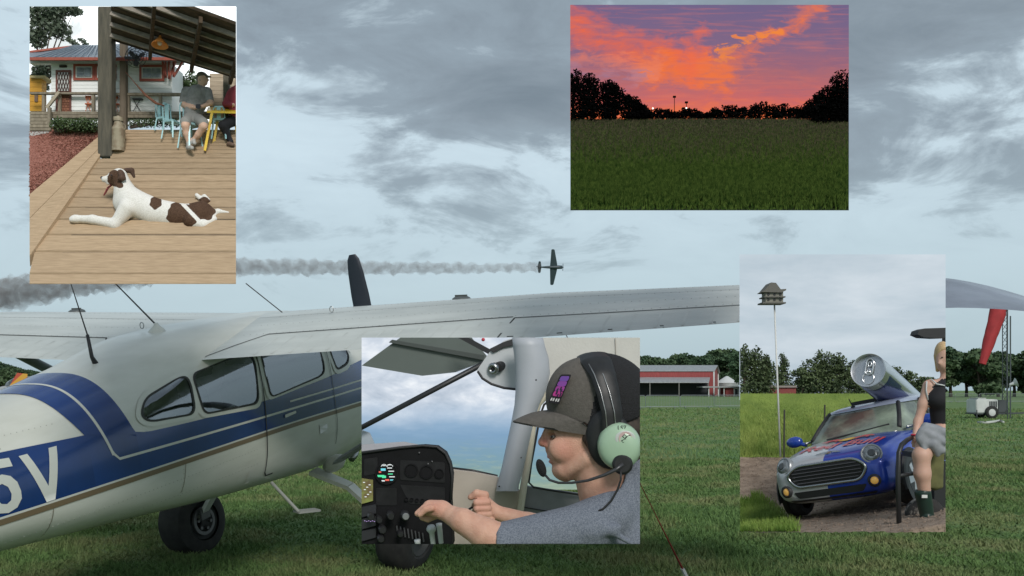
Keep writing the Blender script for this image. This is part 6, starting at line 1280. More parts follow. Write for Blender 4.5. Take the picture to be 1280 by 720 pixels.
for fi in range(Fn):
    zi, ai = divmod(fi, NR); z = zs_[zi]; r_ = u_ * math.cos(2 * math.pi * (ai + .5) / NR) + v_ * math.sin(2 * math.pi * (ai + .5) / NR); ph = math.atan2(r_.z, -r_.y + .5 * r_.x); mb.mi[fi] = 0 if zi < 3 else (1 if (ph < -.05 - .5 * z or (.45 + .1 * z < ph < .45 + 1.0 * z)) else 0)
cnb = mb.build('body', [csil, cbl], cn, auto=R(40)); trim(cnb, *E3)
mb = MB(); mb.lathe(lid_c, axc, [(.03, .93 * rc), (.0, .955 * rc), (-.004, .95 * rc), (-.002, .88 * rc), (.014, .84 * rc), (.012, .5 * rc), (.012, 0)], 48, cap=False); lidm = mb.build('lid', csil, cn, auto=R(30))
tabm = M('tab_silver', (.68, .69, .7), .2, .9); uu = W(1088, 440, 3.22) - W(1085, 480, 3.22); uu = (uu - axc * uu.dot(axc)).normalized(); vv = axc.cross(uu); tp = lambda x, y, h=0.: lid_c + axc * (.010 - h) + vv * (x * rc) + uu * (y * rc)
loop = lambda pts, r_, nm, par: MB().tube([tp(*p) for p in pts], r_, 6, cap=False).build(nm, tabm, par, smooth=True)
tb = loop([(.2 * math.cos(t), .45 + .25 * math.sin(t), .004) for t in np.linspace(0, math.pi, 9)] + [(-.2, .0, .004), (-.2, -.15, .004), (0, -.22, .004), (.2, -.15, .004), (.2, .45, .004)], .0035, 'pull_tab', lidm)
loop([(.09 * math.cos(t), .38 + .14 * math.sin(t), .004) for t in np.linspace(0, 6.283, 13)], .0028, 'tab_ring', lidm); loop([(.3 * math.cos(t), -.42 + .34 * math.sin(t), .002) for t in np.linspace(0, 6.283, 19)], .002, 'opening_score', lidm)
mb = MB(); mb.lathe(tp(0, -.05, .002), -axc, [(0, .11 * rc), (.004, .10 * rc), (.006, 0)], 14, cap=False); mb.build('rivet', tabm, lidm, smooth=True)
mb = MB(); mb.box((-.3, 2.1, 1.40), (.3, 2.9, 1.47)); 
mb2 = MB(); [mb2.add([CM @ v for v in mb.V], mb.F)]; trim(mb2.build('mount', plastic, cn), *E3)

# ---- woman on the edge of a utility trailer, cut by the stage edge
Yw = 2.68; kw = Yw / F; wq = lambda px, py, dy=0.: tuple(W(px, py, Yw + dy))
wm = thing('person', W(1160, 660, Yw), 'seated woman in black sleeveless top and dark green boots', 'person'); skin3 = M('skin_light', (.56, .34, .26), .55, sub=.06); blk_t = M('top_black', (.012, .012, .015), .85); boot = M('boot_green', (.012, .03, .022), .35); olive = M('olive_cloth', (.12, .12, .045), .85, var=.2, vs=40)
P = [('e', wq(1182, 449), (11.5 * kw, 11 * kw, 17 * kw), 0), ('c', wq(1174.5, 451, -.012), wq(1174, 454, -.016), 1.6 * kw, 1.8 * kw, 0), ('c', wq(1183, 462), wq(1182, 472), 6 * kw, 6.5 * kw, 0), ('e', wq(1181, 458, -.006), (7.5 * kw, 8 * kw, 6 * kw), 0),
     ('c', wq(1163, 481), wq(1200, 480), 6.5 * kw, 6.5 * kw, 0), ('c', wq(1160, 483), wq(1154, 505), 6.6 * kw, 6 * kw, 0), ('c', wq(1154, 505), wq(1147.5, 527), 6 * kw, 5 * kw, 0), ('c', wq(1147.5, 527), wq(1143.5, 548, -.02), 5 * kw, 3.4 * kw, 0),
     ('c', wq(1178, 492), wq(1181, 530), 17 * kw, 16 * kw, 1), ('e', wq(1177, 500, -.018), (16 * kw, 13 * kw, 13 * kw), 1), ('c', wq(1164, 482), wq(1166, 492), 5 * kw, 6 * kw, 1),
     ('c', wq(1182, 543), wq(1160, 556, -.08), 16 * kw, 13 * kw, 0), ('c', wq(1160, 556, -.08), wq(1152, 569, -.10), 13 * kw, 10 * kw, 0), ('c', wq(1152, 569, -.10), wq(1153, 592, -.10), 10 * kw, 9.4 * kw, 0), ('c', wq(1153, 592, -.10), wq(1156, 618, -.09), 9.2 * kw, 7 * kw, 0)]
trim(soft('body', P, .0032, .010, [skin3, blk_t], wm), *E3)
hand(wq(1142.8, 552, -.025), (-.05, -.1, -1), (.2, -1, 0), kw * 1.55, skin3, wm, .35)
P = [('c', wq(1153.5, 616, -.09), wq(1159, 646, -.085), 9.5 * kw, 8 * kw, 0), ('c', wq(1159, 648, -.085), wq(1160, 655, -.12), 7.5 * kw, 6 * kw, 0), ('c', wq(1158, 656, -.09), wq(1166, 658, -.125), 6 * kw, 5.6 * kw, 0), ('-', ('c', wq(1152.8, 605, -.09), wq(1153.8, 615, -.09), 8 * kw, 7.6 * kw, 0))]
trim(soft('boot', P, .0028, .006, [boot], wm), *E3); m_ = MB(); m_.box(Vector(wq(1152.5, 622.5, -.116)), Vector(wq(1158.5, 618.5, -.112))); m_.build('boot_label', M('boot_white', (.6, .6, .58), .6), wm)
hr_ = soft('hair', [('e', wq(1178, 442, .008), (9 * kw, 12 * kw, 15.5 * kw), 0), ('c', wq(1171, 445, .012), wq(1172, 463, .014), 3.4 * kw, 2.4 * kw, 0), ('-', ('e', wq(1183, 453, -.014), (11.5 * kw, 9 * kw, 16 * kw), 0))], .0026, .006, [M('hair_blonde', (.55, .38, .20), .6, var=.25, vs=80, stretch=(8, 8, 1))], wm); trim(hr_, *E3)
for px, py in ((1175.2, 446.8),): m_ = MB(); m_.ell(wq(px + 2.5, py, -.0205), (1.4 * kw, .8 * kw, .9 * kw), 8); m_.build('eye', nose_m, wm, smooth=True)
m_ = MB(); m_.tube([wq(1158.5, 476.5, -.012), wq(1157.8, 488, -.016), wq(1160, 500, -.018)], .0022, 6); m_.tube([wq(1164, 474, -.015), wq(1171, 480, -.028), wq(1181, 482, -.034)], .0022, 6); m_.build('white_piping', trim_w, wm, smooth=True)
m_ = MB(); m_.tube([Vector(wq(1144.3, 543.5, -.017)) + Vector((4.4 * kw * math.cos(t), 4.4 * kw * math.sin(t), 0)) for t in np.linspace(0, 6.283, 14)], .003, 6, cap=False); m_.build('wristband', M('band_red', (.55, .03, .06), .5), wm, smooth=True)
jk = [('e', wq(1167, 546, -.085), (17 * kw, 10 * kw, 15 * kw), 0), ('c', wq(1153, 539, -.10), wq(1182, 553, -.125), 5 * kw, 4 * kw, 0), ('c', wq(1151, 549, -.105), wq(1178, 563, -.12), 4.5 * kw, 4 * kw, 0), ('c', wq(1157, 533, -.09), wq(1184, 541, -.115), 5 * kw, 5 * kw, 0), ('c', wq(1149.5, 545, -.10), wq(1157, 566, -.115), 4 * kw, 3 * kw, 0), ('c', wq(1168, 556, -.12), wq(1172, 569, -.115), 4 * kw, 2.5 * kw, 0)]
jo = thing('jacket', W(1163, 560, Yw - .08), 'crumpled pale grey jacket lying in the lap of seated woman', 'jacket'); trim(soft('cloth', jk, .0028, .013, [M('jacket_grey', (.25, .26, .28), .85, var=.15, vs=40)], jo), *E3)
ol = [('c', wq(1170, 560, -.06), wq(1168, 605, -.06), 10 * kw, 8 * kw, 0)] + [('c', wq(1164 + i * 4, 558, -.075), wq(1163 + i * 4.4, 608, -.07), 3.4 * kw, 2.6 * kw, 0) for i in range(4)]
ap_ = trim(soft('apron', ol, .003, .005, [olive], wm), *E3); ap_['label'] = 'olive green cloth hanging from the lap'
# utility trailer: canopy, upright, roll bar, muddy tyre
ut = thing('utility_cart', W(1165, 668, Yw + .1), 'black framed utility cart with roof canopy carrying the woman', 'cart'); 
m_ = MB(); m_.prism([W(x, y, Yw - .1) for x, y in ((1147, 418), (1149, 413), (1156, 410.5), (1186, 409.5), (1186, 422), (1172, 422.5), (1155, 421.5))], (0, .05, 0)); trim(m_.build('canopy', plastic, ut), *E3)
m_ = MB(); m_.bar(W(1180.5, 420, Yw + .13), W(1180.5, 470, Yw + .13), .010, .012); m_.bar(W(1180.5, 470, Yw + .13), W(1181, 560, Yw + .13), .010, .012); trim(m_.build('upright', plastic, ut), *E3)
m_ = MB(); m_.tube([W(1124, 664.9, Yw - .14), W(1122.5, 600, Yw - .14), W(1123.5, 566, Yw - .14), W(1127, 556, Yw - .13), W(1134, 550, Yw - .08), W(1141, 546, Yw)], 2.9 * kw, 10); trim(m_.build('grab_bar', black_metal, ut, smooth=True), *E3)
m_ = MB(); m_.tube([W(1123, 595, Yw - .14), W(1146, 591, Yw - .04)], 2.6 * kw, 8); m_.build('cross_bar', black_metal, ut, smooth=True)
m_ = MB(); m_.box(W(1160, 575, Yw + .02), W(1186, 563, Yw + .2)); trim(m_.build('seat', plastic, ut), *E3); m_ = MB(); m_.box(W(1168, 664, Yw + .03), W(1186, 576, Yw + .12)); trim(m_.build('footwell', black_metal, ut), *E3)
m_ = MB(); m_.lathe(W(1156, 645, Yw + .02), (-.25, -1, 0), [(-.05, .03), (-.04, .05), (0, .056), (.02, .052), (.035, .036), (.03, .0)], 26, cap=False); trim(m_.build('wheel', M('muddy_rubber', (.025, .023, .022), .9, c2=(.42, .38, .33), vs=16, lo=.5, hi=.62, bump=.6, bs=40), ut, smooth=True), *E3)
# ------------------------------------------------------------------ the cockpit with the young pilot, life size
E4 = (452, 800, 422, 680)
def c4(px, py, Y): return tuple(W(px, py, Y))
def plate(name, pts, Y, dep, mat, parent=None, rad=0., bevel=0., tilt=None):
    P = rounded(pts, rad, 5) if rad else pts
    m_ = MB(); m_.prism([W(x, y, Y + (tilt(x, y) if tilt else 0)) for x, y in P], (0, dep, 0)); o = m_.build(name, mat, parent, bevel=bevel); return trim(o, *E4)
# outside: glowing backdrop, with cloud, haze and far ground painted into its colour
ck = bpy.data.materials.new('cockpit_sky'); ck.use_nodes = True; N = ck.node_tree.nodes; L = ck.node_tree.links; N.clear(); out = N.new('ShaderNodeOutputMaterial'); em = N.new('ShaderNodeEmission'); L.new(em.outputs[0], out.inputs[0]); tc = N.new('ShaderNodeTexCoord'); sp_ = N.new('ShaderNodeSeparateXYZ'); L.new(tc.outputs['Object'], sp_.inputs[0])
cl_ = rmp(nz(7, .8, 1.8, 6, .3, 2), (.32, (.40, .47, .56)), (.5, (.58, .64, .72)), (.66, (.84, .87, .90)))
low = rmp(mt('ADD', sp_.outputs[2], mt('MULTIPLY', mt('SUBTRACT', nz(20, .4, 2.2, 6, .2, 5), .5), .10)), (0.0, (.27, .36, .29)), (.06, (.20, .32, .33)), (.12, (.19, .32, .41)), (.19, (.20, .33, .48)), (.30, (.34, .47, .62)))
f_ = rmp(mt('ADD', sp_.outputs[2], mt('MULTIPLY', mt('SUBTRACT', nz(4, .6, 1, 5, .2, 9), .5), .14)), (.22, (0, 0, 0)), (.33, (1, 1, 1)))
low = mixc(mt('MULTIPLY', rmp(nz(26, .5, 3.0, 7, .5, 31), (.5, (0, 0, 0)), (.68, (1, 1, 1))), rmp(sp_.outputs[2], (.02, (.75, .75, .75)), (.20, (0, 0, 0)))), low, (.36, .44, .33)); L.new(mixc(f_, low, cl_), em.inputs[0]); em.inputs[1].default_value = .74
a, b = W(452, 612, 3.3), W(800, 422, 3.3); o = mk('sky', [(0, 0, 0), (b.x - a.x, 0, 0), (b.x - a.x, 0, b.z - a.z), (0, 0, b.z - a.z), (0, .01, 0), (b.x - a.x, .01, 0), (b.x - a.x, .01, b.z - a.z), (0, .01, b.z - a.z)], [(0, 1, 2, 3), (7, 6, 5, 4), (0, 4, 5, 1), (1, 5, 6, 2), (2, 6, 7, 3), (3, 7, 4, 0)], ck); o.location = a; tag(o, 'cloudy sky and painted hazy blue country outside the cockpit window', kind='structure')
cp = thing('cockpit', W(560, 680, 2.9), 'grey airplane cockpit side with pillar, window frame and black instrument panel', 'cockpit')
pil = M('cockpit_grey', (.40, .42, .46), .45, var=.05, vs=8); beige = M('cockpit_beige', (.42, .37, .32), .6, var=.06, vs=10); liner = M('headliner', (.56, .545, .51), .8, var=.04, vs=12, bump=.1, bs=120); creamf = M('window_frame_cream', (.58, .54, .44), .5); pblk = M('panel_black', (.005, .005, .006), .7, var=.3, vs=20, spec=.2)
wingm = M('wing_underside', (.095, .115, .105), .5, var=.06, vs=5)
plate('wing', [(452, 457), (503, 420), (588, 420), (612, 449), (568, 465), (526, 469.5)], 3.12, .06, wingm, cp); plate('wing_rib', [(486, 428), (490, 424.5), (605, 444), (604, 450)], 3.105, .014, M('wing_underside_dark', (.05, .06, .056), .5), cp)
m_ = MB(); m_.tube([W(444, 538.5, 3.02), W(640, 436, 2.98)], [.0085, .0095], 14); trim(m_.build('wing_strut', black_metal, cp, smooth=True), *E4)
m_ = MB(); m_.bar(W(568, 416, 3.0), W(616, 442, 2.98), .016, .016); trim(m_.build('window_stay', plastic, cp), *E4); m_ = MB(); m_.lathe(W(616, 441, 2.97), (0, -1, 0), [(-.02, .012), (.012, .012), (.014, 0)], 14); m_.build('stay_pivot', plastic, cp)
plate('bracket', [(612, 436), (628, 428), (640, 424), (646, 424), (646, 431), (630, 434), (616, 441)], 2.93, .01, plastic, cp, 0, .001); m_ = MB(); m_.ell(W(604, 424.5, 3.0), (.006, .006, .006), 10); trim(m_.build('red_cap', M('cap_red', (.5, .03, .05), .4), cp, smooth=True), *E4)
root = plate('wing_root_panel', [(596, 463), (603, 473), (614, 480), (630, 485), (648, 487), (648, 420), (630, 426), (612, 440)], 2.94, .03, M('root_panel', (.48, .50, .52), .5), cp, 0)
m_ = MB(); m_.tube([W(x, y, 2.937) for x, y in ((597, 464), (603, 473), (614, 480), (630, 485), (648, 487))], .004, 8); trim(m_.build('edge_trim', plastic, root, smooth=True), *E4)
m_ = MB(); ax = Vector((-.5, -1, -.25)); m_.lathe(W(627, 457, 2.95), ax, [(0, .016), (.03, .016), (.032, 0)], 20); vn = m_.build('air_vent', plastic, cp, smooth=False); m_ = MB(); m_.lathe(W(618, 460, 2.93), ax, [(-.012, .017), (.01, .019), (.016, .015), (.016, .009), (.005, .008)], 20, cap=False); m_.build('vent_ring', chrome, vn, smooth=True)
plate('headliner', [(660, 420), (802, 420), (802, 575), (765, 560), (735, 520), (706, 494), (690, 489), (676, 500), (668, 470)], 2.99, .04, liner, cp); m_ = MB(); m_.tube([W(769, 420, 2.985), W(771, 470, 2.985), W(768, 520, 2.985)], .0012, 5); trim(m_.build('liner_seam', beige, cp), *E4)
# pillar: rounded post
PL = [(640, 678, 418), (641, 681, 432), (643, 686, 448), (644, 687.5, 466), (644.5, 684, 486), (643, 674, 506), (639, 667, 528), (633, 661, 556), (627, 655, 584), (621, 649, 606), (620, 648, 614)]
m_ = MB(); m_.loft([[W((x0 + x1) / 2 + (x1 - x0) / 2 * math.cos(t), y, 2.84 - .045 * max(0, math.sin(t)) + .02 * max(0, -math.sin(t))) for t in np.linspace(0, 6.2832, 25)[:-1]] for x0, x1, y in PL]); pl_ = trim(m_.build('pillar', pil, cp, auto=R(60)), *E4)
for x, y in ((670, 475), (651, 572), (624, 608)): m_ = MB(); m_.ell(W(x, y, 2.797 if y < 500 else 2.803), (.003, .002, .003), 8); m_.build('screw', black_metal, pl_, smooth=True)
plate('side_panel', [(556, 586), (590, 590), (621, 596), (650, 613), (651, 650), (640, 682), (556, 682)], 2.87, .03, beige, cp, 0, .002)
m_ = MB(); m_.tube([W(x, y, 2.90) for x, y in ((560, 584.5), (590, 588), (622, 595))], .004, 6); m_.build('sill_trim', black_metal, cp, smooth=True)
m_ = MB(); m_.loft([[W(x + dx * math.cos(t) , y + dy * math.cos(t), 2.86 - .012 * math.sin(t)) for t in np.linspace(0, 6.2832, 13)[:-1]] for x, y, dx, dy in ((702, 489, 1, 4.5), (692, 489, 1.5, 4.5), (682, 494, 3, 4), (673, 504, 4, 2.5), (668, 518, 4.5, 1.2), (664.5, 545, 4.5, .6), (660, 575, 4.5, .6), (655, 605, 4.5, .6), (650, 640, 4.5, .6), (645, 682, 4.5, .6))]); trim(m_.build('window_frame', creamf, cp, smooth=True), *E4)
m_ = MB(); m_.tube([W(x, y, 2.875) for x, y in ((702, 496), (690, 498), (680, 506), (675, 520), (670, 548), (664, 580), (661, 603), (667, 609), (690, 613), (730, 619))], .0035, 8); trim(m_.build('window_seal', plastic, cp, smooth=True), *E4)
plate('door_panel', [(652, 606), (668, 609.5), (730, 618), (802, 628), (802, 682), (644, 682)], 2.89, .03, M('door_grey', (.21, .215, .225), .7, var=.06, vs=30), cp); m_ = MB(); m_.tube([W(655, 634, 2.885), W(720, 645, 2.885)], .002, 5); m_.build('door_panel_seam', plastic, cp)
# instrument panel
ip = plate('instrument_panel', [(448, 567), (500, 560), (528, 557.5), (545, 559), (556, 567), (562, 580), (565, 595), (563, 625), (566, 684), (448, 684)], 2.56, .10, pblk, cp, 0, .003)
m_ = MB(); m_.prism([W(448, 565, 2.60), W(500, 558.5, 2.60), W(528, 556.5, 2.6), W(505, 552, 3.0), W(448, 556, 3.0)], (0, 0, -.004)); trim(m_.build('glareshield', M('dash_top', (.42, .39, .39), .6), ip), *E4); plate('windscreen_corner', [(448, 536), (462, 541), (471, 561), (448, 566)], 3.05, .01, M('corner_pale', (.34, .38, .43), .3), cp)
m_ = MB(); m_.tube([W(x, y, 2.556) for x, y in ((448, 566.5), (500, 559.5), (528, 557), (546, 558.5), (557, 567), (563, 580), (565.5, 597), (563.5, 625))], .004, 8); trim(m_.build('panel_edge', plastic, ip, smooth=True), *E4)
def gauge(px, py, r, name='gauge'): m_ = MB(); k = 2.55 / F; m_.lathe(W(px, py, 2.558), (0, -1, 0), [(0, r * k), (.006, r * k), (.006, r * .86 * k), (.003, r * .82 * k), (.003, 0)], 28, cap=False); return m_.build(name, pblk, ip, auto=R(40))
gd = gauge(483.5, 591, 14.5, 'engine_display'); scr = M('screen_dark', (.004, .006, .008), .2)
def mark(px, py, w, h, colr, nm, par, Y=2.5545): mm = M('screen_' + nm, (.02, .02, .02), .3, emit=colr, es=.75); m_ = MB(); m_.box(W(px - w / 2, py + h / 2, Y), W(px + w / 2, py - h / 2, Y + .001)); o = m_.build('readout', mm, par); return o
GC = {'green': (.08, .75, .35), 'cyan': (.15, .6, .7), 'white': (.7, .75, .75), 'red': (.8, .12, .08)}
for px, py, w, h, c_ in ((479, 587, 6, 3, 'cyan'), (476, 595, 9, 2.6, 'green'), (480, 596, 5, 3, 'green'), (487, 585, 6, 1.2, 'white'), (489, 589, 7, 1.2, 'white'), (488, 592.5, 6, 1.2, 'green'), (490, 596, 7, 1.2, 'white'), (484, 600, 5, 2, 'red'), (479, 601, 4, 1.6, 'white'), (490, 600, 5, 1.4, 'cyan'), (480, 582, 4, 1, 'white'), (487, 581, 5, 1, 'white'), (475, 590, 3, 1.6, 'red')): mark(px, py, w, h, GC[c_], c_, gd)
for dx in (-3.5, 4): m_ = MB(); k = 2.55 / F; m_.tube([W(483.5 + dx, 584, 2.5543) + Vector((3.6 * k * math.cos(t), 0, 3.6 * k * math.sin(t))) for t in np.linspace(.2, 2.9, 10)], .0009, 4); m_.build('dial_arc', M('screen_white'), gd)
ms = plate('map_screen', [(452, 598), (466, 600), (466, 626), (452, 630)], 2.553, .006, M('map_print', (.07, .05, .03), .3, c2=(.16, .22, .05), vs=40, emit=(.10, .07, .03), es=.5), ip); [mark(455 + (i * 7) % 10, 603 + i * 3, 2.5, 1, GC['white'], 'white', ms, 2.552) for i in range(7)]
for px, py, r, nm in ((504, 640, 6, 'throttle_knob'), (486, 640, 5, 'knob'), (476, 657, 5, 'knob'), (474, 668, 4.5, 'knob'), (462, 641, 4.5, 'knob'), (498, 662, 4, 'knob'), (472, 645, 4, 'knob')):
    m_ = MB(); k = 2.5 / F; c_ = W(px, py, 2.56); m_.lathe(c_, (.25, -1, -.1), [(0, r * .5 * k), (.03, r * .5 * k), (.032, r * k), (.05, r * k), (.054, r * .8 * k), (.054, 0)], 18, cap=False); o = m_.build(nm, M('knob_black', (.018, .018, .02), .4), ip, auto=R(40))
    if nm == 'throttle_knob': m_ = MB(); m_.lathe(c_, (.25, -1, -.1), [(.055, r * .75 * k), (.06, r * .6 * k), (.06, 0)], 16, cap=False); m_.build('knob_face', M('knob_grey', (.2, .21, .21), .4), o)
for i in range(3): plate('radio', [(452, 634 + i * 15), (470, 630.5 + i * 15), (470, 642 + i * 15), (452, 647 + i * 15)], 2.55, .012, M('radio_face', (.022, .022, .026), .4), ip, 0, .001)
for px, py, h in ((539, 660, 12), (522, 678, 6), (549, 658, 6)):
    m_ = MB(); c_ = W(px, py, 2.47); k = 2.47 / F; m_.lathe(c_ + Vector((0, 0, 0)), (.1, .2, -1), [(-4 * k, 0), (-3.6 * k, 4 * k), (0, 6.2 * k if h > 6 else 3.6 * k), (3 * k, 6 * k if h > 6 else 3.4 * k), (6 * k, 3.5 * k), (22 * k, 3 * k)], 20, cap=False); o = m_.build('control_lever', M('lever_pale', (.46, .48, .48), .35), ip, smooth=True); trim(o, *E4)
for i in range(8): m_ = MB(); m_.bar(W(496 + i * 4.6, 657 + i * 1.3, 2.553), W(497.5 + i * 4.6, 669 + i * 1.2, 2.553), .0035, .004, up=(0, 1, 0)); m_.build('switch', M('switch_grey', (.06, .06, .065), .4), ip)
for px, py in ((535, 580), (540, 577), (524, 566)): m_ = MB(); m_.ell(W(px, py, 2.556), (.003, .002, .003), 8); m_.build('panel_screw', M('switch_grey'), ip)
# control yoke held by the far hand
yk_ = thing('control_yoke', W(590, 640, 2.60), 'black control yoke gripped in the far hand of the pilot', 'yoke'); m_ = MB(); m_.tube([W(x, y, 2.585) for x, y in ((596, 615), (599, 622), (603, 632), (606, 644), (604, 654), (594, 660))], .0085, 12); m_.build('grip', pblk, yk_, smooth=True); m_ = MB(); m_.tube([W(594, 660, 2.585), W(580, 652, 2.6), W(560, 640, 2.64)], .008, 10); m_.build('column', pblk, yk_, smooth=True)
m_ = MB(); m_.tube([W(590, 634, 2.575), W(582, 640, 2.58)], .003, 8); m_.build('trigger', pblk, yk_, smooth=True)
# faint panel furniture: sub-panels, breakers, dark gauges
for P_ in ([(455, 574), (472, 571.5), (472, 592), (455, 595)], [(500, 575), (556, 578), (556, 604), (500, 600)], [(500, 606), (556, 609), (556, 632), (512, 630)], [(470, 610), (496, 610), (496, 632), (470, 632)]): plate('sub_panel', P_, 2.5575, .004, M('sub_panel', (.011, .011, .012), .5, var=.3, vs=30, spec=.25), ip, 2, .0006)
for i in range(7): gauge(508 + i * 6.6, 624 + i * .6, 2.4, 'breaker')
for px, py, r in ((514, 588, 8.5), (533, 590, 8.5), (549, 592, 6)): gauge(px, py, r)
for i in range(6): mark(456 + i * 2.4, 651 + (i % 2) * .8, 1.6, .8, (.35, .25, .5), 'violet', ip, 2.5485)
# ---- the pilot
YP = 2.46; kp = YP / F; v4 = lambda px, py, dy=0.: tuple(W(px, py, YP + dy))
pt = thing('person', W(740, 680, YP), 'young pilot in grey shirt and trucker cap, wearing a headset', 'person'); skin = M('skin_pilot', (.50, .265, .19), .55, c2=(.64, .39, .29), vs=26, lo=.3, hi=.7, detail=9, sub=.05, spec=.3, bump=.2, bs=260); heather = M('shirt_heather', (.085, .10, .13), .9, c2=(.20, .22, .26), vs=300, lo=.35, hi=.65, bump=.55, bs=20)
def skin_tints(m, pts):
    N = m.node_tree.nodes; L = m.node_tree.links; b = N['Principled BSDF']; src = b.inputs['Base Color'].links[0].from_socket; g = N.new('ShaderNodeNewGeometry')
    for c, r, colr, amt in pts:
        d = N.new('ShaderNodeVectorMath'); d.operation = 'DISTANCE'; L.new(g.outputs['Position'], d.inputs[0]); d.inputs[1].default_value = c
        mr = N.new('ShaderNodeMapRange'); mr.interpolation_type = 'SMOOTHSTEP'; mr.inputs[1].default_value = r; mr.inputs[2].default_value = 0; mr.inputs[3].default_value = 0; mr.inputs[4].default_value = amt; L.new(d.outputs['Value'], mr.inputs[0])
        mx = N.new('ShaderNodeMixRGB'); L.new(mr.outputs[0], mx.inputs[0]); L.new(src, mx.inputs[1]); mx.inputs[2].default_value = (*colr, 1); src = mx.outputs[0]
    L.new(src, b.inputs['Base Color'])
skin_tints(skin, [(v4(680, 554, -.01), .035, (.56, .20, .155), .75), (v4(704, 562, -.06), .05, (.60, .25, .19), .55), (v4(545, 637, -.09), .05, (.60, .27, .21), .5), (v4(600, 632, .1), .05, (.58, .26, .2), .5), (v4(690, 536, -.03), .028, (.30, .16, .11), .6)])  # blush on nose, cheek and hands; darker brown spot over the eye
hd = [('e', v4(741, 522), (52 * kp, .076, 58 * kp), 0), ('e', v4(716, 553), (34 * kp, .062, 40 * kp), 0), ('c', v4(735, 572), v4(707, 585), 26 * kp, 17 * kp, 0), ('c', v4(735, 572, -.045), v4(706, 587, -.018), 14 * kp, 11 * kp, 0), ('e', v4(700, 588), (9.5 * kp, .022, 9 * kp), 0),
      ('c', v4(688.5, 533), v4(679.5, 551), 6.5 * kp, 5.4 * kp, 0), ('e', v4(679, 553), (6.6 * kp, .014, 5.6 * kp), 0), ('e', v4(685, 556.5, -.012), (5.2 * kp, .009, 4 * kp), 0), ('e', v4(685, 556.5, .012), (5.2 * kp, .009, 4 * kp), 0), ('c', v4(687.5, 562), v4(690.5, 568), 5.5 * kp, 5 * kp, 0),
      ('e', v4(689, 571.4), (5.2 * kp, .02, 2.6 * kp), 1), ('e', v4(691, 577), (5.4 * kp, .018, 2.8 * kp), 1), ('e', v4(704, 560, -.036), (18 * kp, .024, 17 * kp), 0), ('e', v4(690, 538, -.012), (7 * kp, .025, 6 * kp), 0),
      ('-', ('e', v4(689.5, 545.5, -.034), (6 * kp, .014, 4.6 * kp), 0)), ('-', ('e', v4(684.5, 574.2), (3 * kp, .02, .9 * kp), 0)),
      ('c', v4(748, 575), v4(764, 628), 34 * kp, 38 * kp, 0)]
near_arm = [('c', v4(640, 683, -.13), v4(606, 667, -.14), 23 * kp, 19 * kp, 0), ('c', v4(606, 667, -.14), v4(578, 651, -.12), 18.5 * kp, 15 * kp, 0), ('c', v4(578, 651, -.12), v4(553, 638.5, -.08), 14.5 * kp, 9.6 * kp, 0), ('e', v4(553, 637, -.085), (12 * kp, .020, 10 * kp), 0),
            ('c', v4(551, 637, -.085), v4(538, 635, -.075), 11.5 * kp, 10 * kp, 0)]
for dy, ln, y0, r_ in ((-.105, 15, 635, 4.4), (-.086, 18, 634, 4.6), (-.067, 16, 635, 4.4), (-.05, 12, 637, 4.)): near_arm += [('c', v4(540, y0, dy), v4(540 - ln * .55, y0 + 1.5, dy), r_ * kp * 1.05, r_ * kp, 0, .0015), ('c', v4(540 - ln * .55, y0 + 1.5, dy), v4(540 - ln, y0 + 8, dy), r_ * kp, r_ * .85 * kp, 0, .0015)]
near_arm += [('c', v4(548, 643, -.055), v4(535, 648, -.05), 5 * kp, 4.4 * kp, 0), ('c', v4(535, 648, -.05), v4(528, 647, -.052), 4.4 * kp, 3.8 * kp, 0)]
FA = .14
far_arm = [('c', v4(705, 664, FA), v4(660, 653, FA), 18 * kp, 13.5 * kp, 0), ('c', v4(660, 653, FA), v4(619, 640.5, FA), 13 * kp, 9.6 * kp, 0), ('c', v4(619, 640.5, FA), v4(606, 632, FA - .005), 10 * kp, 12 * kp, 0), ('e', v4(603, 627, FA - .005), (10 * kp, .024, 12 * kp), 0)]
for i, (px, py, r_) in enumerate(((600, 630, 5.2), (600.5, 637.5, 5.2), (602.5, 645, 4.8), (606, 651.5, 4.3))): far_arm += [('c', v4(px + 9, py - 2, FA - .03), v4(px - 4, py - 1.5, FA - .038), r_ * kp, r_ * kp, 0, .0012), ('c', v4(px - 4, py - 1.5, FA - .038), v4(px - 7, py + 2.5, FA - .012), r_ * .95 * kp, r_ * .8 * kp, 0, .0012)]
far_arm += [('c', v4(606, 619, FA - .02), v4(596, 617, FA - .025), 6 * kp, 5.2 * kp, 0), ('c', v4(596, 617, FA - .025), v4(588.5, 621.5, FA - .022), 5.2 * kp, 4.2 * kp, 0)]
lips = M('lip_pilot', (.52, .22, .19), .45, sub=.08)
bd = soft('body', hd + [('c', v4(764, 628), v4(775, 690), .07, .08, 0), ('c', v4(775, 672, -.06), v4(640, 683, -.13), 20 * kp, 23 * kp, 0), ('c', v4(770, 660, .1), v4(705, 664, FA), 22 * kp, 17 * kp, 0)] + near_arm + far_arm, .0027, .006, [skin, lips], pt); trim(bd, *E4)
sh_ = [('c', v4(772, 634), v4(782, 700), .115, .16, 0), ('c', v4(762, 645, -.085), v4(735, 660, -.11), 32 * kp, 31 * kp, 0), ('c', v4(735, 660, -.11), v4(628, 682, -.134), 31 * kp, 27.5 * kp, 0), ('c', v4(755, 640, .10), v4(702, 664, FA), 30 * kp, 20 * kp, 0), ('c', v4(775, 618, .0), v4(800, 612, .0), 40 * kp, 44 * kp, 0), ('-', ('c', v4(733, 560, -.01), v4(757, 624, -.012), 36 * kp, 43 * kp, 0)), ('-', ('c', v4(560, 694, -.135), v4(617, 682, -.135), 60 * kp, 24 * kp, 0))]
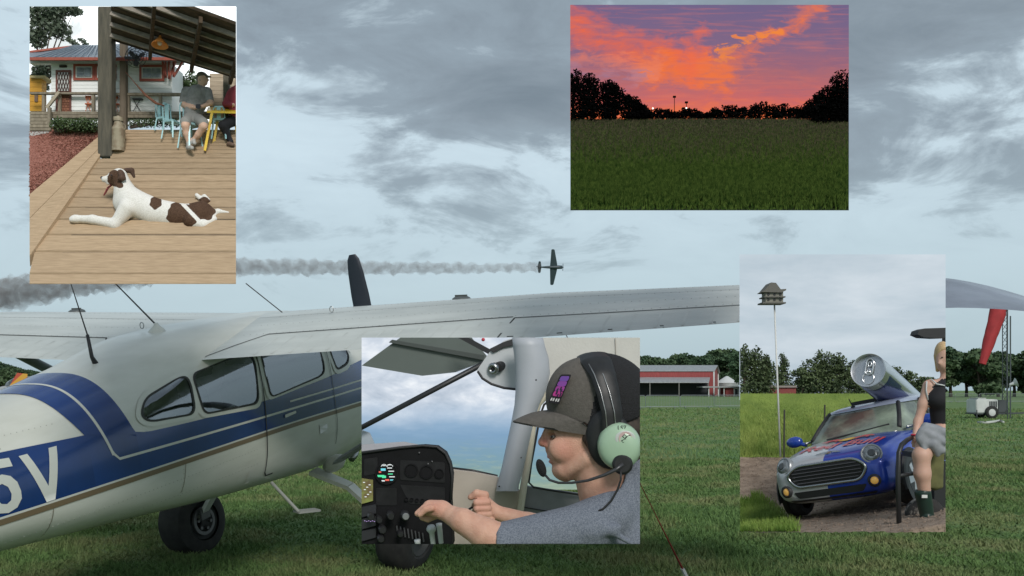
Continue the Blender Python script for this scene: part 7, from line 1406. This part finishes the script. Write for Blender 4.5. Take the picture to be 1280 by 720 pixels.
for i in range(9): a = rng.uniform(650, 760); sh_.append(('c', v4(a, 655 + rng.uniform(-6, 14), -.165 + .02 * rng.random()), v4(a + rng.uniform(18, 45), 660 + rng.uniform(-14, 20), -.17), 4.5 * kp, 3 * kp, 0))
st_ = soft('shirt', sh_, .004, .014, [heather], pt); trim(st_, *E4)
m_ = MB(); m_.ell(v4(691, 546, -.0315), (3.4 * kp, .008, 1.9 * kp), 14); ey = m_.build('eye', M('eye_white', (.55, .52, .5), .3), pt, smooth=True); m_ = MB(); m_.ell(v4(689.6, 546, -.0385), (1.7 * kp, .002, 1.7 * kp), 10); m_.build('iris', M('iris_dark', (.03, .02, .015), .2), ey, smooth=True)
hr2 = soft('hair', [('c', v4(738, 548, -.066), v4(744, 566, -.064), 10 * kp, 5 * kp, 0), ('c', v4(776, 540), v4(784, 582), 36 * kp, 22 * kp, 0)], .0034, .006, [M('hair_dark', (.035, .024, .017), .7, var=.3, vs=80)], pt); trim(hr2, *E4)
# trucker cap
capf = M('cap_front', (.10, .09, .08), .9, var=.12, vs=90, bump=.2, bs=240); capm = M('cap_mesh', (.010, .010, .012), .85, var=.4, vs=260, bump=.5, bs=300)
cap = soft('cap', [('e', v4(752, 507), (66 * kp, .092, 66 * kp), 0), ('e', v4(728, 497, 0), (46 * kp, .082, 50 * kp), 0), ('-', ('c', v4(690, 584), v4(800, 570), 58 * kp, 58 * kp, 0)), ('-', ('e', v4(742, 535), (53 * kp, .081, 54 * kp), 0))], .0036, .008, [capf, capm], pt)
me = cap.data; bs_ = base(cap); mi = []
for p in me.polygons: w = p.center + bs_; px = w.x / w.y * F + 640; py = HOR - (w.z - H) / w.y * F; mi.append(1 if px > 737 + (525 - py) * .22 else 0)
me.polygons.foreach_set('material_index', mi); trim(cap, *E4)
# visor: a curved sheet from the front of the crown
def visor(u, v):                          # u 0..1 across the head (near -> far), v 0..1 root -> tip
    a = (u - .5) * math.pi; dy = .088 * math.sin(a) * (1 - .10 * v); xr = 706 - 16 * math.cos(a) + 34 * (1 - math.cos(a)); xt = 663 - 22 * math.cos(a) + 72 * (1 - math.cos(a)) ** 1.2
    px = xr + (xt - xr) * v; pyr = 512 + 17 * (1 - math.cos(a)); pyt = 526 + 11 * (1 - math.cos(a)); py = pyr + (pyt - pyr) * v - 3.5 * math.sin(v * math.pi) + 0
    return W(px, py + 5 * (1 - math.cos(a)), YP + dy)
m_ = MB(); nu, nv = 26, 10; top_ = [[visor(i / nu, j / nv) for i in range(nu + 1)] for j in range(nv + 1)]; bot = [[p + Vector((.0008, 0, -.0045)) for p in r] for r in top_]
ringv = [[*(top_[j]), *(bot[j][::-1])] for j in range(nv + 1)]; m_.loft(ringv); m_.build('visor', capf, pt, auto=R(50))
# cap patch
pd = Vector(v4(699, 487, -.07)); pat = [(701, 468), (714.5, 468), (698.5, 505.5), (685, 503)]
Ypt = lambda x, y: YP - .052 - .028 * (x - 685) / 30
def quad(name, P, off, mat, par): m_ = MB(); m_.prism([W(x, y, Ypt(x, y) + off) for x, y in rounded(P, 2.2, 3)], (0, .03, 0)); return m_.build(name, mat, par)
pb = quad('patch', pat, -.012, M('patch_black', (.012, .010, .014), .8), cap); sc2 = lambda t0, t1, s0, s1: [tuple(Vector(pat[0]).lerp(Vector(pat[3]), t).lerp(Vector(pat[1]).lerp(Vector(pat[2]), t), s)) for t, s in ((t0, s0), (t0, s1), (t1, s1), (t1, s0))]
for i, c_ in enumerate(((.17, .07, .36), (.24, .06, .34), (.34, .05, .30), (.46, .04, .25))): quad('patch_band', sc2(.06 + i * .175, .06 + (i + 1) * .175 - .004, .1, .9), -.0135, M('patch_%d' % i, c_, .7), pb)
for t, s in ((.42, .5), (.5, .62), (.58, .3), (.62, .7), (.66, .48), (.48, .25)): quad('patch_motif', sc2(t, t + .12, s, s + .16), -.0145, M('patch_motif', (.03, .015, .05), .8), pb)
for s in (.1, .3, .55, .75): quad('patch_letter', sc2(.82, .93, s, s + .14), -.0145, M('patch_white', (.6, .58, .58), .8), pb)
# headset
hsn = thing('headset', W(765, 550, YP - .1), 'aviation headset with pale green ear cup and boom microphone', 'headset'); hb = M('headset_black', (.012, .012, .013), .5, var=.3, vs=40); hg = M('headset_green', (.35, .49, .35), .35, coat=.2)
arc = [(766, 540, -.108), (765, 515, -.112), (760, 490, -.106), (754, 468, -.085), (746, 452, -.05), (741, 446, 0), (744, 448, .05)]
m_ = MB(); rings = []
for i, (x, y, dy) in enumerate(arc): wd = (13, 13, 14.5, 16, 19, 21, 20)[i] * kp; c = Vector(v4(x, y, dy)); a0 = Vector(v4(*arc[max(0, i - 1)])); a1 = Vector(v4(*arc[min(6, i + 1)])); t = (a1 - a0).normalized(); o_ = (c - Vector(v4(750, 530))); o_ = (o_ - t * o_.dot(t)).normalized(); s_ = t.cross(o_).normalized(); rings.append([c + s_ * (wd * math.cos(q)) + o_ * (.009 * math.sin(q) * (1.5 if i > 2 else 1)) for q in np.linspace(0, 6.2832, 17)[:-1]])
fr = []
for i in range(6):
    for kk in range(4): fr.append([rings[i][j].lerp(rings[i + 1][j], kk / 4) for j in range(16)])
fr.append(rings[6]); m_.loft(fr); trim(m_.build('headband', hb, hsn, auto=R(50)), *E4)
for dx in (-6, 5): m_ = MB(); m_.tube([v4(765 + dx * 1.0, 538, -.121), v4(763 + dx, 515, -.124), v4(757 + dx, 490, -.120), v4(749 + dx, 468, -.100), v4(742 + dx, 455, -.072)], .0013, 6); m_.build('stitched_wire', M('wire_grey', (.4, .4, .4), .3, .7), hsn, smooth=True)
cu = Vector(v4(761, 548, -.078)); R3 = Matrix.Rotation(R(-8), 3, 'Y') @ Matrix.Rotation(R(-12), 3, 'Z')
m_ = MB(); m_.loft([[cu + R3 @ Vector((27 * kp * s_ * math.cos(t), dy, 37 * kp * s_ * math.sin(t))) for t in np.linspace(0, 6.2832, 37)[:-1]] for dy, s_ in ((.02, .85), (.012, .97), (0, 1), (-.014, 1), (-.024, .93), (-.026, .6))]); trim(m_.build('ear_cushion', hb, hsn, smooth=True), *E4)
cg_ = Vector(v4(774, 557.5, -.108)); m_ = MB(); m_.loft([[cg_ + R3 @ Vector((26 * kp * s_ * math.cos(t), dy, 28.5 * kp * s_ * math.sin(t))) for t in np.linspace(0, 6.2832, 37)[:-1]] for dy, s_ in ((.012, 1), (-.004, 1), (-.018, .95), (-.028, .84), (-.034, .68), (-.037, .4), (-.038, .02))]); ec = trim(m_.build('ear_cup', hg, hsn, smooth=True), *E4)
m_ = MB(); lb = Vector(v4(779.5, 547, -.108)) + Vector((0, -.034, 0)); m_.loft([[lb + Vector((12 * kp * s_ * math.cos(t), dy, 9 * kp * s_ * math.sin(t))) for t in np.linspace(0, 6.2832, 25)[:-1]] for dy, s_ in ((.010, 1), (-.002, 1), (-.003, .9))]); lbl = m_.build('label', M('label_ring', (.48, .50, .48), .4), ec); m_ = MB(); m_.lathe(lb + Vector((0, -.003, 0)), (0, -1, 0), [(0, 8 * kp), (.0012, 8 * kp), (.0012, 0)], 20, cap=False); m_.build('label_face', M('label_pink', (.50, .36, .34), .5), lbl)
m_ = MB(); m_.tube([lb + Vector((x * kp, -.005, z * kp)) for x, z in ((-5, -3), (-1, -1), (3, 3), (6, 4))], .0011, 5); m_.tube([lb + Vector((x * kp, -.005, z * kp)) for x, z in ((5, -3.5), (0, -1), (-3.5, 2.5), (-1.5, 4.5), (1, 2.5), (-1, -1), (-4.5, -2.5), (-3, -5), (0, -3))], .0011, 5); m_.build('label_mark', black_metal, lbl)
V, Fc = text_poly('LS7', .0155, .0); m_ = MB(); m_.add([Vector(v4(775.5, 536.5, -.108)) + Vector((v.x, -.029 - v.y * .12 * -1 - .004, v.y)) for v in V], Fc); m_.build('pen_mark', M('pen_dark', (.06, .08, .06), .8), ec, fix=False)
m_ = MB(); m_.lathe(Vector(v4(780, 563, -.140)), (0, -1, 0), [(-.004, .009), (.004, .009), (.005, .007), (.005, 0)], 16, cap=False); m_.build('volume_knob', hg, ec, smooth=False)
m_ = MB(); m_.lathe(Vector(v4(778, 580, -.132)), (-.1, -1, 0), [(0, .026), (.012, .026), (.018, .02), (.018, 0)], 22, cap=False); trim(m_.build('boom_pivot', hb, hsn, auto=R(40)), *E4)
m_ = MB(); m_.tube([v4(x, y, dy) for x, y, dy in ((779, 580, -.15), (770, 587, -.152), (755, 594, -.15), (735, 600.5, -.14), (715, 603.5, -.12), (698, 603.5, -.09), (687, 600, -.07), (680, 592, -.06))], [.0055, .005, .0042, .0036, .0034, .0034, .0032, .003], 10); m_.build('boom', M('boom_grey', (.06, .06, .065), .35, .4), hsn, smooth=True)
m_ = MB(); m_.ell(v4(676.5, 585, -.058), (5.8 * kp, .0125, 11.5 * kp), 18, M3=Matrix.Rotation(R(-18), 3, 'Y')); m_.build('microphone', M('mic_foam', (.012, .012, .013), .95, bump=.6, bs=300), hsn, smooth=True)
m_ = MB(); m_.tube([v4(x, y, -.155) for x, y in ((776, 588), (776, 600), (772, 612), (764, 626), (754, 636), (744, 641))], .0028, 8); m_.build('cord', hb, hsn, smooth=True)
